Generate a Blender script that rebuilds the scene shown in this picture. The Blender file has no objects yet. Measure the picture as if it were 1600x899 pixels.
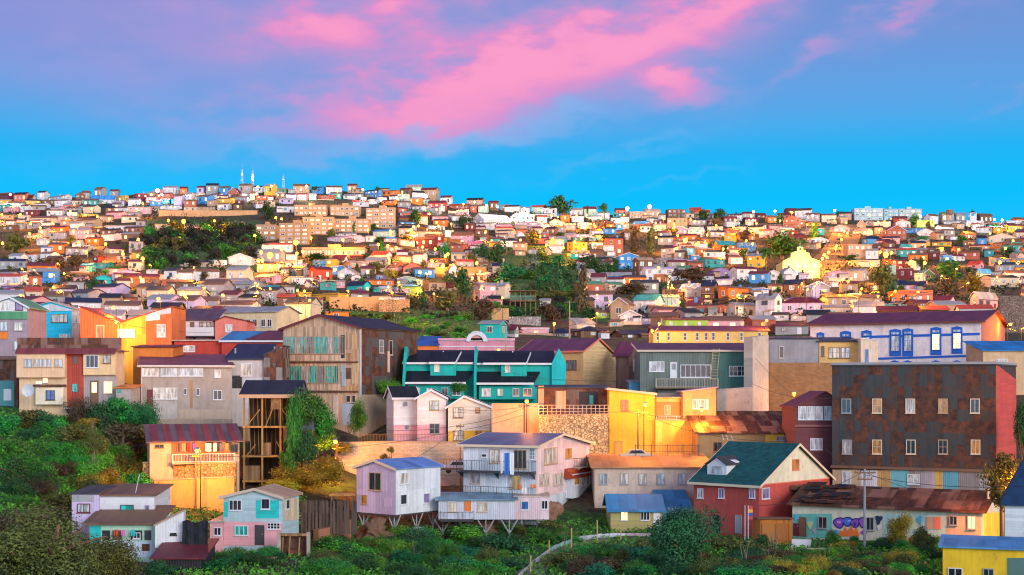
import bpy, bmesh, math, random
from mathutils import Vector, Matrix, noise
random.seed(7)
F, CX, HY = 2198.0, 800.0, 600.0
SC = bpy.context.scene
COL = SC.collection

def s2l(c):
    return tuple((v/255/12.92 if v/255 <= .04045 else ((v/255+.055)/1.055)**2.4) for v in c)

# ------------------------------------------------------------------ camera
cam = bpy.data.cameras.new('camera')
cam.sensor_width = 36; cam.lens = 36*F/1600; cam.shift_y = (HY-449.5)/1600
cam.clip_start = .5; cam.clip_end = 20000
co = bpy.data.objects.new('camera', cam); COL.objects.link(co)
co.rotation_euler = (math.radians(90), 0, 0)
SC.camera = co
SC.view_settings.view_transform = 'Standard'; SC.view_settings.look = 'None'
SC.view_settings.gamma = 1; SC.view_settings.exposure = 0.0
SC.cycles.max_bounces = 5; SC.cycles.diffuse_bounces = 3; SC.cycles.glossy_bounces = 2
SC.cycles.transparent_max_bounces = 4; SC.cycles.caustics_reflective = False
SC.cycles.caustics_refractive = False; SC.cycles.sample_clamp_indirect = 4
SC.cycles.use_denoising = True
SC.cycles.use_light_tree = True
SC.cycles.filter_width = 1.15

# ------------------------------------------------------------------ node helpers
def mth(nt, op, a, b=None, c=None, clamp=False):
    n = nt.nodes.new('ShaderNodeMath'); n.operation = op; n.use_clamp = clamp
    for i, v in enumerate((a, b, c)):
        if v is None: continue
        if isinstance(v, (int, float)): n.inputs[i].default_value = v
        else: nt.links.new(v, n.inputs[i])
    return n.outputs[0]
def maprange(nt, v, a, b, c=0., d=1., smooth=True):
    n = nt.nodes.new('ShaderNodeMapRange'); n.interpolation_type = 'SMOOTHSTEP' if smooth else 'LINEAR'
    nt.links.new(v, n.inputs[0])
    for i, q in enumerate((a, b, c, d)): n.inputs[i+1].default_value = q
    return n.outputs[0]
def comb(nt, x, y, z):
    n = nt.nodes.new('ShaderNodeCombineXYZ')
    for i, v in enumerate((x, y, z)):
        if isinstance(v, (int, float)): n.inputs[i].default_value = v
        else: nt.links.new(v, n.inputs[i])
    return n.outputs[0]
def mixc(nt, fac, a, b, op='MIX'):
    n = nt.nodes.new('ShaderNodeMix'); n.data_type = 'RGBA'; n.blend_type = op
    for i, v in ((0, fac), (6, a), (7, b)):
        if isinstance(v, (int, float)): n.inputs[i].default_value = v
        elif isinstance(v, tuple): n.inputs[i].default_value = (*v[:3], 1)
        else: nt.links.new(v, n.inputs[i])
    return n.outputs[2]
def noisen(nt, vec, scale=1., detail=3., rough=.55):
    n = nt.nodes.new('ShaderNodeTexNoise'); n.inputs['Scale'].default_value = scale
    n.inputs['Detail'].default_value = detail; n.inputs['Roughness'].default_value = rough
    if vec is not None: nt.links.new(vec, n.inputs['Vector'])
    return n.outputs[0]
def ramp(nt, v, stops):
    n = nt.nodes.new('ShaderNodeValToRGB'); nt.links.new(v, n.inputs[0])
    e = n.color_ramp.elements
    while len(e) < len(stops): e.new(.5)
    for k, (p, c) in enumerate(stops): e[k].position = p; e[k].color = (*c, 1)
    return n.outputs[0]

# ------------------------------------------------------------------ sky
def make_world():
    w = bpy.data.worlds.new('World'); SC.world = w; w.use_nodes = True
    nt = w.node_tree; nt.nodes.clear()
    out = nt.nodes.new('ShaderNodeOutputWorld'); bg = nt.nodes.new('ShaderNodeBackground')
    tc = nt.nodes.new('ShaderNodeTexCoord'); sp = nt.nodes.new('ShaderNodeSeparateXYZ')
    nt.links.new(tc.outputs['Generated'], sp.inputs[0]); X, Y, Z = sp.outputs
    az = mth(nt, 'ARCTAN2', X, Y); el = mth(nt, 'ARCSINE', Z)
    U = mth(nt, 'MULTIPLY_ADD', az, 2.3, .8)      # sky angles in units where the view is 1.6 wide
    V = mth(nt, 'MULTIPLY_ADD', el, -2.24, .6)
    # gradient by elevation
    def at(y): return (0.6-y)/2.24
    g = ramp(nt, maprange(nt, el, 0., 1.2, 0., 1., False), [
        (0.0, s2l((60, 200, 255))), (at(.31)/1.2, s2l((0, 192, 255))), (at(.24)/1.2, s2l((30, 180, 246))),
        (at(.17)/1.2, s2l((88, 166, 232))), (at(.07)/1.2, s2l((110, 152, 218))), (at(-.1)/1.2, s2l((112, 140, 205))),
        (.5, s2l((62, 84, 150))), (1.0, s2l((58, 72, 120)))])
    # purple veil at the top left
    pv = mth(nt, 'MULTIPLY', maprange(nt, U, .1, 1.15, 1., 0.), maprange(nt, V, -.05, .25, 1., 0.))
    g = mixc(nt, mth(nt, 'MULTIPLY', pv, .6), g, s2l((160, 150, 220)))
    uv = comb(nt, U, V, 0)
    mp = nt.nodes.new('ShaderNodeMapping'); nt.links.new(uv, mp.inputs[0])
    mp.inputs['Rotation'].default_value = (0, 0, math.radians(16)); mp.inputs['Scale'].default_value = (2.6, 9.5, 1)
    n1 = noisen(nt, mp.outputs[0], 1., 6., .5)
    mp2 = nt.nodes.new('ShaderNodeMapping'); nt.links.new(uv, mp2.inputs[0])
    mp2.inputs['Rotation'].default_value = (0, 0, math.radians(28)); mp2.inputs['Scale'].default_value = (9, 20, 1)
    n2 = noisen(nt, mp2.outputs[0], 1., 6., .52)
    wu = mth(nt, 'MULTIPLY_ADD', mth(nt, 'SUBTRACT', n1, .5), .30, U)
    wv = mth(nt, 'MULTIPLY_ADD', mth(nt, 'SUBTRACT', n2, .5), .16, V)
    def blob(cx, cy, sx, sy, ang, amp):
        a = math.radians(ang); ca, sa = math.cos(a), math.sin(a)
        du = mth(nt, 'SUBTRACT', wu, cx); dv = mth(nt, 'SUBTRACT', wv, cy)
        p = mth(nt, 'ADD', mth(nt, 'MULTIPLY', du, ca/sx), mth(nt, 'MULTIPLY', dv, sa/sx))
        q = mth(nt, 'ADD', mth(nt, 'MULTIPLY', du, -sa/sy), mth(nt, 'MULTIPLY', dv, ca/sy))
        r = mth(nt, 'ADD', mth(nt, 'MULTIPLY', p, p), mth(nt, 'MULTIPLY', q, q))
        return mth(nt, 'MULTIPLY', mth(nt, 'EXPONENT', mth(nt, 'MULTIPLY', r, -1.)), amp)
    def tot(bl):
        t = None
        for b in bl:
            v = blob(*b); t = v if t is None else mth(nt, 'ADD', t, v)
        return t
    pink = tot([(.92, .075, .31, .088, -15, .92), (.68, .14, .15, .05, -10, .62), (.60, .03, .16, .05, -5, .5),
                (1.17, .02, .16, .035, -20, .9), (1.08, .15, .075, .03, -6, .95), (1.27, .105, .08, .022, -22, .65),
                (1.50, .02, .15, .026, -22, .7), (1.42, .05, .03, .02, 0, .35), (.30, .05, .18, .05, 10, .36), (.10, .12, .24, .06, 0, .45), (.50, .06, .16, .06, 0, .5),
                (.40, .19, .28, .04, -10, .42), (.62, .21, .2, .03, -6, .4), (1.58, .175, .06, .012, -8, .35), (.72, -.06, .7, .06, -5, .7), (.66, .10, .42, .10, -15, .50), (.85, .13, .3, .05, -14, .2),
                (1.0, -.35, .9, .12, -12, .8), (.2, -.7, .9, .2, 10, .7)])
    d = mth(nt, 'MULTIPLY', pink, mth(nt, 'ADD', mth(nt, 'MULTIPLY', n1, 1.7), mth(nt, 'MULTIPLY_ADD', n2, 1.1, -.62)))
    d = maprange(nt, d, -.08, 1.42)
    pc = ramp(nt, d, [(0., s2l((170, 160, 220))), (.35, s2l((200, 156, 214))), (.72, s2l((238, 146, 204))), (1., s2l((255, 158, 202)))])
    c = mixc(nt, mth(nt, 'MINIMUM', mth(nt, 'MULTIPLY', d, 1.08), .95), g, pc)
    wh = tot([(.80, .20, .22, .03, -12, .5), (1.05, .285, .12, .012, -6, .2), (.45, .235, .35, .02, -4, .3), (1.0, .235, .2, .02, -16, .3)])
    wd = maprange(nt, mth(nt, 'MULTIPLY', wh, mth(nt, 'MULTIPLY', n2, 1.6)), .05, .6, 0., .55)
    c = mixc(nt, wd, c, s2l((150, 190, 240)))
    # afterglow on the side of the sky behind the viewer
    bk = maprange(nt, Y, .2, -.7)
    side = mth(nt, 'ADD', mth(nt, 'MULTIPLY', X, .66), mth(nt, 'MULTIPLY', Y, -.75))
    back = mth(nt, 'MULTIPLY', maprange(nt, side, .0, .9), maprange(nt, el, .95, .05))
    cool = mth(nt, 'MULTIPLY', bk, mth(nt, 'SUBTRACT', 1., back))
    warm = ramp(nt, maprange(nt, el, 0., 1., 0., 1., False), [(0., (1.12, .84, .80)), (.25, (1.02, .98, 1.0)), (1., (.66, .78, .98))])
    c = mixc(nt, mth(nt, 'MULTIPLY', mth(nt, 'MULTIPLY', cool, maprange(nt, el, 1.0, .1)), .7), c, (.50, .78, 1.))
    c = mixc(nt, mth(nt, 'MULTIPLY', back, .9), c, warm)
    st = mth(nt, 'MULTIPLY_ADD', mth(nt, 'MULTIPLY', bk, maprange(nt, el, .9, .0)), .95, mth(nt, 'MULTIPLY_ADD', back, .55, 1.))
    nt.links.new(c, bg.inputs[0]); nt.links.new(st, bg.inputs[1]); nt.links.new(bg.outputs[0], out.inputs[0])
    w.cycles.sampling_method = 'MANUAL'; w.cycles.sample_map_resolution = 512
make_world()
sl = bpy.data.lights.new('sun', 'SUN'); sl.energy = 1.75; sl.angle = math.radians(24); sl.color = (1., .91, .84)
so = bpy.data.objects.new('sun', sl); COL.objects.link(so)
# low light from behind the viewer, to the right
so.rotation_euler = Vector((-.52, .80, -.30)).to_track_quat('-Z', 'Y').to_euler()

# ------------------------------------------------------------------ terrain
TX = [0, 150, 250, 450, 600, 750, 900, 1050, 1200, 1400, 1600]
TT = [
(10, [3000]*11), (60, [1000]*11),
(90, [885, 915, 940, 950, 930, 935, 935, 925, 905, 915, 945]),
(110, [850, 885, 905, 905, 900, 905, 905, 900, 885, 892, 918]),
(125, [805, 862, 875, 868, 875, 880, 880, 875, 862, 862, 868]),
(135, [760, 815, 850, 848, 858, 865, 858, 855, 850, 848, 846]),
(145, [715, 745, 800, 815, 838, 845, 838, 832, 838, 836, 820]),
(152, [690, 705, 787, 788, 810, 818, 815, 815, 815, 790, 780]),
(160, [665, 675, 735, 757, 785, 790, 772, 775, 790, 770, 750]),
(170, [645, 648, 690, 705, 755, 758, 722, 722, 720, 740, 720]),
(180, [628, 638, 664, 672, 700, 700, 698, 698, 690, 700, 700]),
(195, [605, 612, 640, 640, 640, 640, 645, 655, 660, 660, 650]),
(210, [580, 580, 590, 600, 620, 620, 620, 620, 650, 620, 620]),
(230, [540, 543, 548, 565, 575, 578, 588, 590, 590, 590, 590]),
(250, [525, 528, 530, 545, 550, 552, 558, 562, 562, 570, 570]),
(275, [508, 508, 511, 520, 530, 532, 540, 545, 545, 540, 540]),
(320, [488, 490, 492, 500, 515, 515, 520, 522, 522, 512, 508]),
(400, [462, 462, 462, 468, 478, 485, 490, 490, 488, 480, 475]),
(480, [440, 440, 440, 445, 450, 458, 462, 462, 456, 450, 446]),
(1000, [314, 308, 303, 296, 301, 326, 336, 338, 340, 344, 351]),
(1060, [316, 310, 305, 298, 303, 328, 338, 340, 342, 346, 353]),
(1400, [420]*11), (3000, [560]*11), (12000, [598]*11)]
def _row(r, x):
    x = min(max(x, TX[0]), TX[-1])
    for i in range(len(TX)-1):
        if x <= TX[i+1]:
            t = (x-TX[i])/(TX[i+1]-TX[i]); t = t*t*(3-2*t)
            return r[i]+(r[i+1]-r[i])*t
def yg(x, D):
    D = min(max(D, 10), 11999)
    for i in range(len(TT)-1):
        if D <= TT[i+1][0]:
            a, b = TT[i], TT[i+1]; t = (D-a[0])/(b[0]-a[0])
            ya, yb = _row(a[1], x), _row(b[1], x)
            # interpolate heights, not pixels, so slopes stay natural
            za, zb = (HY-ya)*a[0], (HY-yb)*b[0]
            if b[0] - a[0] > 300 and b[0] <= 1000:
                return ya+(yb-ya)*t
            return HY-(za+(zb-za)*t)/D
def Tz(X, Y):
    Y = max(Y, 10.)
    return (HY-yg(CX+X*F/Y, Y))/F*Y
def depth_at(x, y):
    lo, hi = 60., 1000.
    for _ in range(40):
        m = (lo+hi)/2
        if yg(x, m) > y: lo = m
        else: hi = m
    return lo
def P(x, y, D): return Vector(((x-CX)/F*D, D, (HY-y)/F*D))

# ------------------------------------------------------------------ materials
MC = {}
def pbsdf(name):
    m = bpy.data.materials.new(name); m.use_nodes = True
    nt = m.node_tree; return m, nt, nt.nodes['Principled BSDF']
KP = dict(
 plaster=dict(a1=.20, a3=.22, d=.62, rough=.9, bump=.25),
 corr=dict(a1=.12, a2=.14, a3=.18, sw=.9, sh=2.4, d=.42, rough=.6, wave=.22),
 plank=dict(a1=.13, a2=.10, a3=.12, row=.24, d=.40, rough=.75),
 vplank=dict(a1=.15, a2=.30, a3=.25, sw=.22, sh=3., d=.35, rough=.85),
 roofx=dict(a1=.20, a2=.20, a3=.16, sw=.95, sh=3.6, d=.50, rough=.55, axis='x'),
 roofy=dict(a1=.20, a2=.20, a3=.16, sw=.95, sh=3.6, d=.50, rough=.55, axis='y'),
 tile=dict(a1=.12, a2=.22, a3=.05, sw=.5, sh=.35, d=.2, rough=.8, axis='x', row=.35),
 plain=dict(a1=.06, a3=.05, d=.1, rough=.6),
 cloth=dict(a1=.08, a3=.12, d=.05, rough=.9),
 brick=dict(a1=.2, a3=.15, d=.3, rough=.9), stone=dict(a1=.2, a3=.1, d=.25, rough=.9),
 rustx=dict(a1=.12, a2=.22, a3=.2, sw=.85, sh=2.2, d=.2, rough=.7, axis='x'),
 rust=dict(a1=.15, a2=.28, a3=.25, sw=.8, sh=1.25, d=.0, rough=.7),
)
DIRT = (.10, .07, .045)
def M(kind, col):
    col = C[col] if isinstance(col, str) else col
    key = (kind, tuple(round(v, 3) for v in col))
    if key in MC: return MC[key]
    m, nt, b = pbsdf(kind); MC[key] = m
    k = dict(a1=0, a2=0, a3=0, sw=1, sh=2.4, d=0, rough=.7, bump=0, row=0, wave=0, axis=None); k.update(KP[kind])
    tc = nt.nodes.new('ShaderNodeTexCoord'); sp = nt.nodes.new('ShaderNodeSeparateXYZ')
    oi = nt.nodes.new('ShaderNodeObjectInfo')
    P_ = tc.outputs['Object']; nt.links.new(P_, sp.inputs[0]); X, Y, Z = sp.outputs
    if k['axis'] == 'x': H, W = X, Y
    elif k['axis'] == 'y': H, W = Y, X
    else: H, W = mth(nt, 'ADD', X, Y), Z
    off = mth(nt, 'MULTIPLY', oi.outputs['Random'], 37.)
    base = comb(nt, H, W, off)
    n1 = noisen(nt, base, .45, 5., .6)
    mp = nt.nodes.new('ShaderNodeMapping'); nt.links.new(base, mp.inputs[0]); mp.inputs['Scale'].default_value = (2.6, .22, 1)
    n3 = noisen(nt, mp.outputs[0], 1., 3., .6)
    v = mth(nt, 'MULTIPLY_ADD', mth(nt, 'SUBTRACT', n1, .5), k['a1']*3, 1.)
    v = mth(nt, 'MULTIPLY_ADD', mth(nt, 'SUBTRACT', n3, .5), k['a3']*3, v)
    if k['a2']:
        sh = k['row'] if (k['row'] and kind != 'tile') else k['sh']
        cell = comb(nt, mth(nt, 'FLOOR', mth(nt, 'DIVIDE', H, k['sw'] if not (k['row'] and kind == 'plank') else 5.)),
                    mth(nt, 'FLOOR', mth(nt, 'DIVIDE', W, sh)), off)
        wn = nt.nodes.new('ShaderNodeTexWhiteNoise'); nt.links.new(cell, wn.inputs[0])
        v = mth(nt, 'MULTIPLY_ADD', mth(nt, 'SUBTRACT', wn.outputs['Value'], .5), k['a2']*2, v)
        # seams
        fr = mth(nt, 'FRACT', mth(nt, 'DIVIDE', W if k['row'] else H, k['row'] or k['sw']))
        seam = maprange(nt, fr, 0., .12, .78 if k['row'] else .82, 1.)
        v = mth(nt, 'MULTIPLY', v, seam)
    if kind == 'brick':
        bt = nt.nodes.new('ShaderNodeTexBrick'); nt.links.new(base, bt.inputs[0])
        bt.inputs['Scale'].default_value = 1.; bt.inputs['Brick Width'].default_value = .5; bt.inputs['Row Height'].default_value = .16
        bt.inputs['Mortar Size'].default_value = .018
        bt.inputs['Color1'].default_value = (*[c*.85 for c in col], 1); bt.inputs['Color2'].default_value = (*[c*1.2 for c in col], 1)
        bt.inputs['Mortar'].default_value = (*[c*.6+.04 for c in col], 1); cs = bt.outputs[0]
    elif kind == 'stone':
        vo = nt.nodes.new('ShaderNodeTexVoronoi'); vo.feature = 'DISTANCE_TO_EDGE'; nt.links.new(base, vo.inputs[0])
        vo.inputs['Scale'].default_value = 2.9; vo.inputs['Randomness'].default_value = .8
        v2 = nt.nodes.new('ShaderNodeTexVoronoi'); nt.links.new(base, v2.inputs[0]); v2.inputs['Scale'].default_value = 2.9; v2.inputs['Randomness'].default_value = .8
        hs = nt.nodes.new('ShaderNodeSeparateColor'); nt.links.new(v2.outputs['Color'], hs.inputs[0])
        cs = mixc(nt, hs.outputs[0], tuple(c*.75 for c in col), tuple(min(1, c*1.3) for c in col))
        cs = mixc(nt, maprange(nt, vo.outputs['Distance'], .02, .14), tuple(c*.32 for c in col), cs)
    elif kind in ('rust', 'rustx'):
        g = noisen(nt, base, 1.3, 6., .7)
        mp3 = nt.nodes.new('ShaderNodeMapping'); nt.links.new(base, mp3.inputs[0]); mp3.inputs['Scale'].default_value = (1.1, .35, 1)
        g2 = noisen(nt, mp3.outputs[0], 1., 4., .6)
        t = mth(nt, 'ADD', mth(nt, 'MULTIPLY', wn.outputs['Value'], .75), mth(nt, 'MULTIPLY', mth(nt, 'ADD', g, g2), .48))
        t = mth(nt, 'ADD', t, mth(nt, 'MULTIPLY', mth(nt, 'SUBTRACT', n3, .5), .55)); t = maprange(nt, t, .54, .92)
        rc = mixc(nt, maprange(nt, g, .35, .65), (.04, .022, .017), (.14, .048, .022))
        cs = mixc(nt, t, col, rc)
    else:
        rgb = nt.nodes.new('ShaderNodeRGB'); rgb.outputs[0].default_value = (*col, 1); cs = rgb.outputs[0]
    cs = mixc(nt, 1., cs, comb(nt, v, v, v), 'MULTIPLY')
    if k['d']:
        n5 = noisen(nt, base, 1.1, 6., .7)
        dm = mth(nt, 'MULTIPLY', maprange(nt, mth(nt, 'ADD', mth(nt, 'MULTIPLY', n5, .6), mth(nt, 'MULTIPLY', n3, .4)), .5, .72), k['d'])
        cs = mixc(nt, dm, cs, tuple(DIRT[i]*.6+col[i]*.25 for i in range(3)))
    nt.links.new(cs, b.inputs['Base Color']); b.inputs['Roughness'].default_value = k['rough']; b.inputs['Specular IOR Level'].default_value = .22 if k['axis'] else .35
    if k['wave'] or k['bump']:
        bp = nt.nodes.new('ShaderNodeBump'); bp.inputs['Strength'].default_value = .4; bp.inputs['Distance'].default_value = .03
        hgt = mth(nt, 'SINE', mth(nt, 'MULTIPLY', H, 6.283/k['wave'])) if k['wave'] else noisen(nt, base, 4., 4.)
        nt.links.new(hgt, bp.inputs['Height']); nt.links.new(bp.outputs[0], b.inputs['Normal'])
    return m
def pane(kind):
    key = ('pane', kind)
    if key in MC: return MC[key]
    m, nt, b = pbsdf('glass_'+kind); MC[key] = m
    col = dict(sky=(.50, .56, .60), dark=(.03, .04, .05), curt=(.66, .62, .55), teal=(.03, .52, .46), lit=(.8, .6, .3),
               amber=(.55, .25, .05), blue=(.05, .14, .42), grey=(.2, .22, .24), violet=(.25, .2, .4))[kind]
    tc = nt.nodes.new('ShaderNodeTexCoord'); sp = nt.nodes.new('ShaderNodeSeparateXYZ'); oi = nt.nodes.new('ShaderNodeObjectInfo')
    nt.links.new(tc.outputs['Object'], sp.inputs[0])
    h = comb(nt, mth(nt, 'MULTIPLY', mth(nt, 'ADD', sp.outputs[0], sp.outputs[1]), 3.), mth(nt, 'MULTIPLY', sp.outputs[2], .6), mth(nt, 'MULTIPLY', oi.outputs['Random'], 40.))
    v = maprange(nt, noisen(nt, h, 1., 3.), .35, .65, .45 if kind != 'lit' else .8, 1.25)
    c = mixc(nt, 1., col, comb(nt, v, v, v), 'MULTIPLY')
    nt.links.new(c, b.inputs['Base Color']); b.inputs['Roughness'].default_value = .12
    b.inputs['Specular IOR Level'].default_value = .8
    if kind == 'lit':
        nt.links.new(mixc(nt, 1., (1., .66, .27), comb(nt, v, v, v), 'MULTIPLY'), b.inputs['Emission Color']); b.inputs['Emission Strength'].default_value = 1.6
        m.cycles.emission_sampling = 'NONE'
    return m
C = dict(white=(.70, .72, .75), cream=(.74, .60, .42), tan=(.50, .34, .21), yellow=(.80, .47, .06), orange=(.76, .22, .04),
    brick=(.42, .13, .08), red=(.55, .08, .04), maroon=(.17, .035, .045), pink=(.76, .38, .42), magenta=(.72, .2, .5),
    lilac=(.58, .48, .70), purple=(.34, .25, .50), blue=(.06, .30, .68), teal=(.05, .38, .38), turquoise=(.02, .55, .53),
    mint=(.42, .66, .52), green=(.10, .30, .16), lime=(.45, .66, .10), grey=(.34, .345, .36), brown=(.20, .11, .065),
    dark=(.022, .026, .034), cyan=(.02, .58, .80), beige=(.60, .48, .38), navy=(.016, .03, .07), concrete=(.42, .37, .33),
    wood=(.30, .17, .08), charcoal=(.06, .065, .07), coral=(.72, .20, .13))
def emis(name, col, st):
    key = (name,)
    if key in MC: return MC[key]
    m, nt, b = pbsdf(name); MC[key] = m
    b.inputs['Base Color'].default_value = (*col, 1)
    b.inputs['Emission Color'].default_value = (*col, 1); b.inputs['Emission Strength'].default_value = st
    m.cycles.emission_sampling = 'NONE'
    return m
def leafmat(name, c1, c2, sc=.8):
    key = ('leaf', name)
    if key in MC: return MC[key]
    m, nt, b = pbsdf('leaf_'+name); MC[key] = m
    tc = nt.nodes.new('ShaderNodeTexCoord'); oi = nt.nodes.new('ShaderNodeObjectInfo')
    v = nt.nodes.new('ShaderNodeVectorMath'); v.operation = 'MULTIPLY_ADD'
    nt.links.new(tc.outputs['Object'], v.inputs[0]); v.inputs[1].default_value = (sc*3, sc*3, sc*3)
    nt.links.new(comb(nt, mth(nt, 'MULTIPLY', oi.outputs['Random'], 50.), 0, 0), v.inputs[2])
    n = noisen(nt, v.outputs[0], 1., 4., .65)
    f = maprange(nt, n, .32, .68)
    c = mixc(nt, f, c1, c2)
    hv = nt.nodes.new('ShaderNodeHueSaturation'); nt.links.new(c, hv.inputs['Color'])
    nt.links.new(maprange(nt, oi.outputs['Random'], 0, 1, .47, .53, False), hv.inputs['Hue'])
    nt.links.new(maprange(nt, oi.outputs['Random'], 0, 1, .75, 1.3, False), hv.inputs['Value'])
    nt.links.new(hv.outputs[0], b.inputs['Base Color']); b.inputs['Roughness'].default_value = .6
    b.inputs['Specular IOR Level'].default_value = .3
    return m

# ------------------------------------------------------------------ mesh building
class MB:
    def __init__(s): s.v = []; s.f = []; s.m = []
    def face(s, pts, mi=0):
        n = len(s.v); s.v += [tuple(p) for p in pts]; s.f.append(tuple(range(n, n+len(pts)))); s.m.append(mi)
    def hexa(s, p, mi=0):   # p: 4 bottom, 4 top
        n = len(s.v); s.v += [tuple(q) for q in p]
        for q in ((0, 3, 2, 1), (4, 5, 6, 7), (0, 1, 5, 4), (1, 2, 6, 5), (2, 3, 7, 6), (3, 0, 4, 7)):
            s.f.append(tuple(n+i for i in q)); s.m.append(mi)
    def fbox(s, fn, a0, a1, b0, b1, c0, c1, mi=0):
        s.hexa([fn(a0, b0, c0), fn(a1, b0, c0), fn(a1, b0, c1), fn(a0, b0, c1),
                fn(a0, b1, c0), fn(a1, b1, c0), fn(a1, b1, c1), fn(a0, b1, c1)], mi)
    def box(s, x0, x1, y0, y1, z0, z1, mi=0):
        s.hexa([(x0, y0, z0), (x1, y0, z0), (x1, y1, z0), (x0, y1, z0), (x0, y0, z1), (x1, y0, z1), (x1, y1, z1), (x0, y1, z1)], mi)
    def prism(s, A, B, mi=0):
        n = len(s.v); k = len(A); s.v += [tuple(p) for p in A]+[tuple(p) for p in B]
        s.f.append(tuple(range(n, n+k))); s.m.append(mi); s.f.append(tuple(range(n+2*k-1, n+k-1, -1))); s.m.append(mi)
        for i in range(k):
            j = (i+1) % k; s.f.append((n+i, n+k+i, n+k+j, n+j)); s.m.append(mi)
    def tube(s, p0, p1, r, n=6, r1=None, mi=0):
        p0, p1 = Vector(p0), Vector(p1); d = p1-p0
        if d.length < 1e-5: return
        q = d.to_track_quat('Z', 'Y'); r1 = r if r1 is None else r1
        A = [p0+q@Vector((math.cos(6.2832*i/n)*r, math.sin(6.2832*i/n)*r, 0)) for i in range(n)]
        B = [p1+q@Vector((math.cos(6.2832*i/n)*r1, math.sin(6.2832*i/n)*r1, 0)) for i in range(n)]
        s.prism(A, B, mi)
    def bar(s, p0, p1, w, mi=0):
        s.tube(p0, p1, w*.7, 4, mi=mi)
    def mesh(s, name, mats):
        me = bpy.data.meshes.new(name); me.from_pydata(s.v, [], s.f)
        for m in mats: me.materials.append(m)
        if len(mats) > 1: me.polygons.foreach_set('material_index', s.m)
        bm = bmesh.new(); bm.from_mesh(me); bmesh.ops.recalc_face_normals(bm, faces=bm.faces); bm.to_mesh(me); bm.free()
        return me
    def build(s, name, mats, parent=None, loc=None):
        if not isinstance(mats, (list, tuple)): mats = [mats]
        o = bpy.data.objects.new(name, s.mesh(name, mats)); COL.objects.link(o)
        if parent is not None: o.parent = parent
        if loc is not None: o.location = loc
        return o
def tag(o, label=None, cat=None, group=None, kind=None):
    if label: o['label'] = label
    if cat: o['category'] = cat
    if group: o['group'] = group
    if kind: o['kind'] = kind
    return o
def empty(name, loc, rz=0, **k):
    o = bpy.data.objects.new(name, None); COL.objects.link(o); o.empty_display_size = .3
    o.location = loc; o.rotation_euler = (0, 0, rz); tag(o, **k); return o

# unit windows for far houses: 1 x 1 in x,z
def unit_window(pk, fk, n):
    b = MB(); t = .1
    b.box(0, t, -.08, .02, 0, 1); b.box(1-t, 1, -.08, .02, 0, 1); b.box(t, 1-t, -.08, .02, 0, t); b.box(t, 1-t, -.08, .02, 1-t, 1)
    for i in range(1, n): b.box(i/n-.03, i/n+.03, -.07, .02, t, 1-t)
    b.box(t, 1-t, -.03, .02, t, 1-t, 1)
    return b.mesh('window', [M('plain', fk), pane(pk)])
UW = {}
def uwin(pk, fk, n):
    k = (pk, fk, n)
    if k not in UW: UW[k] = unit_window(*k)
    return UW[k]

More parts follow.
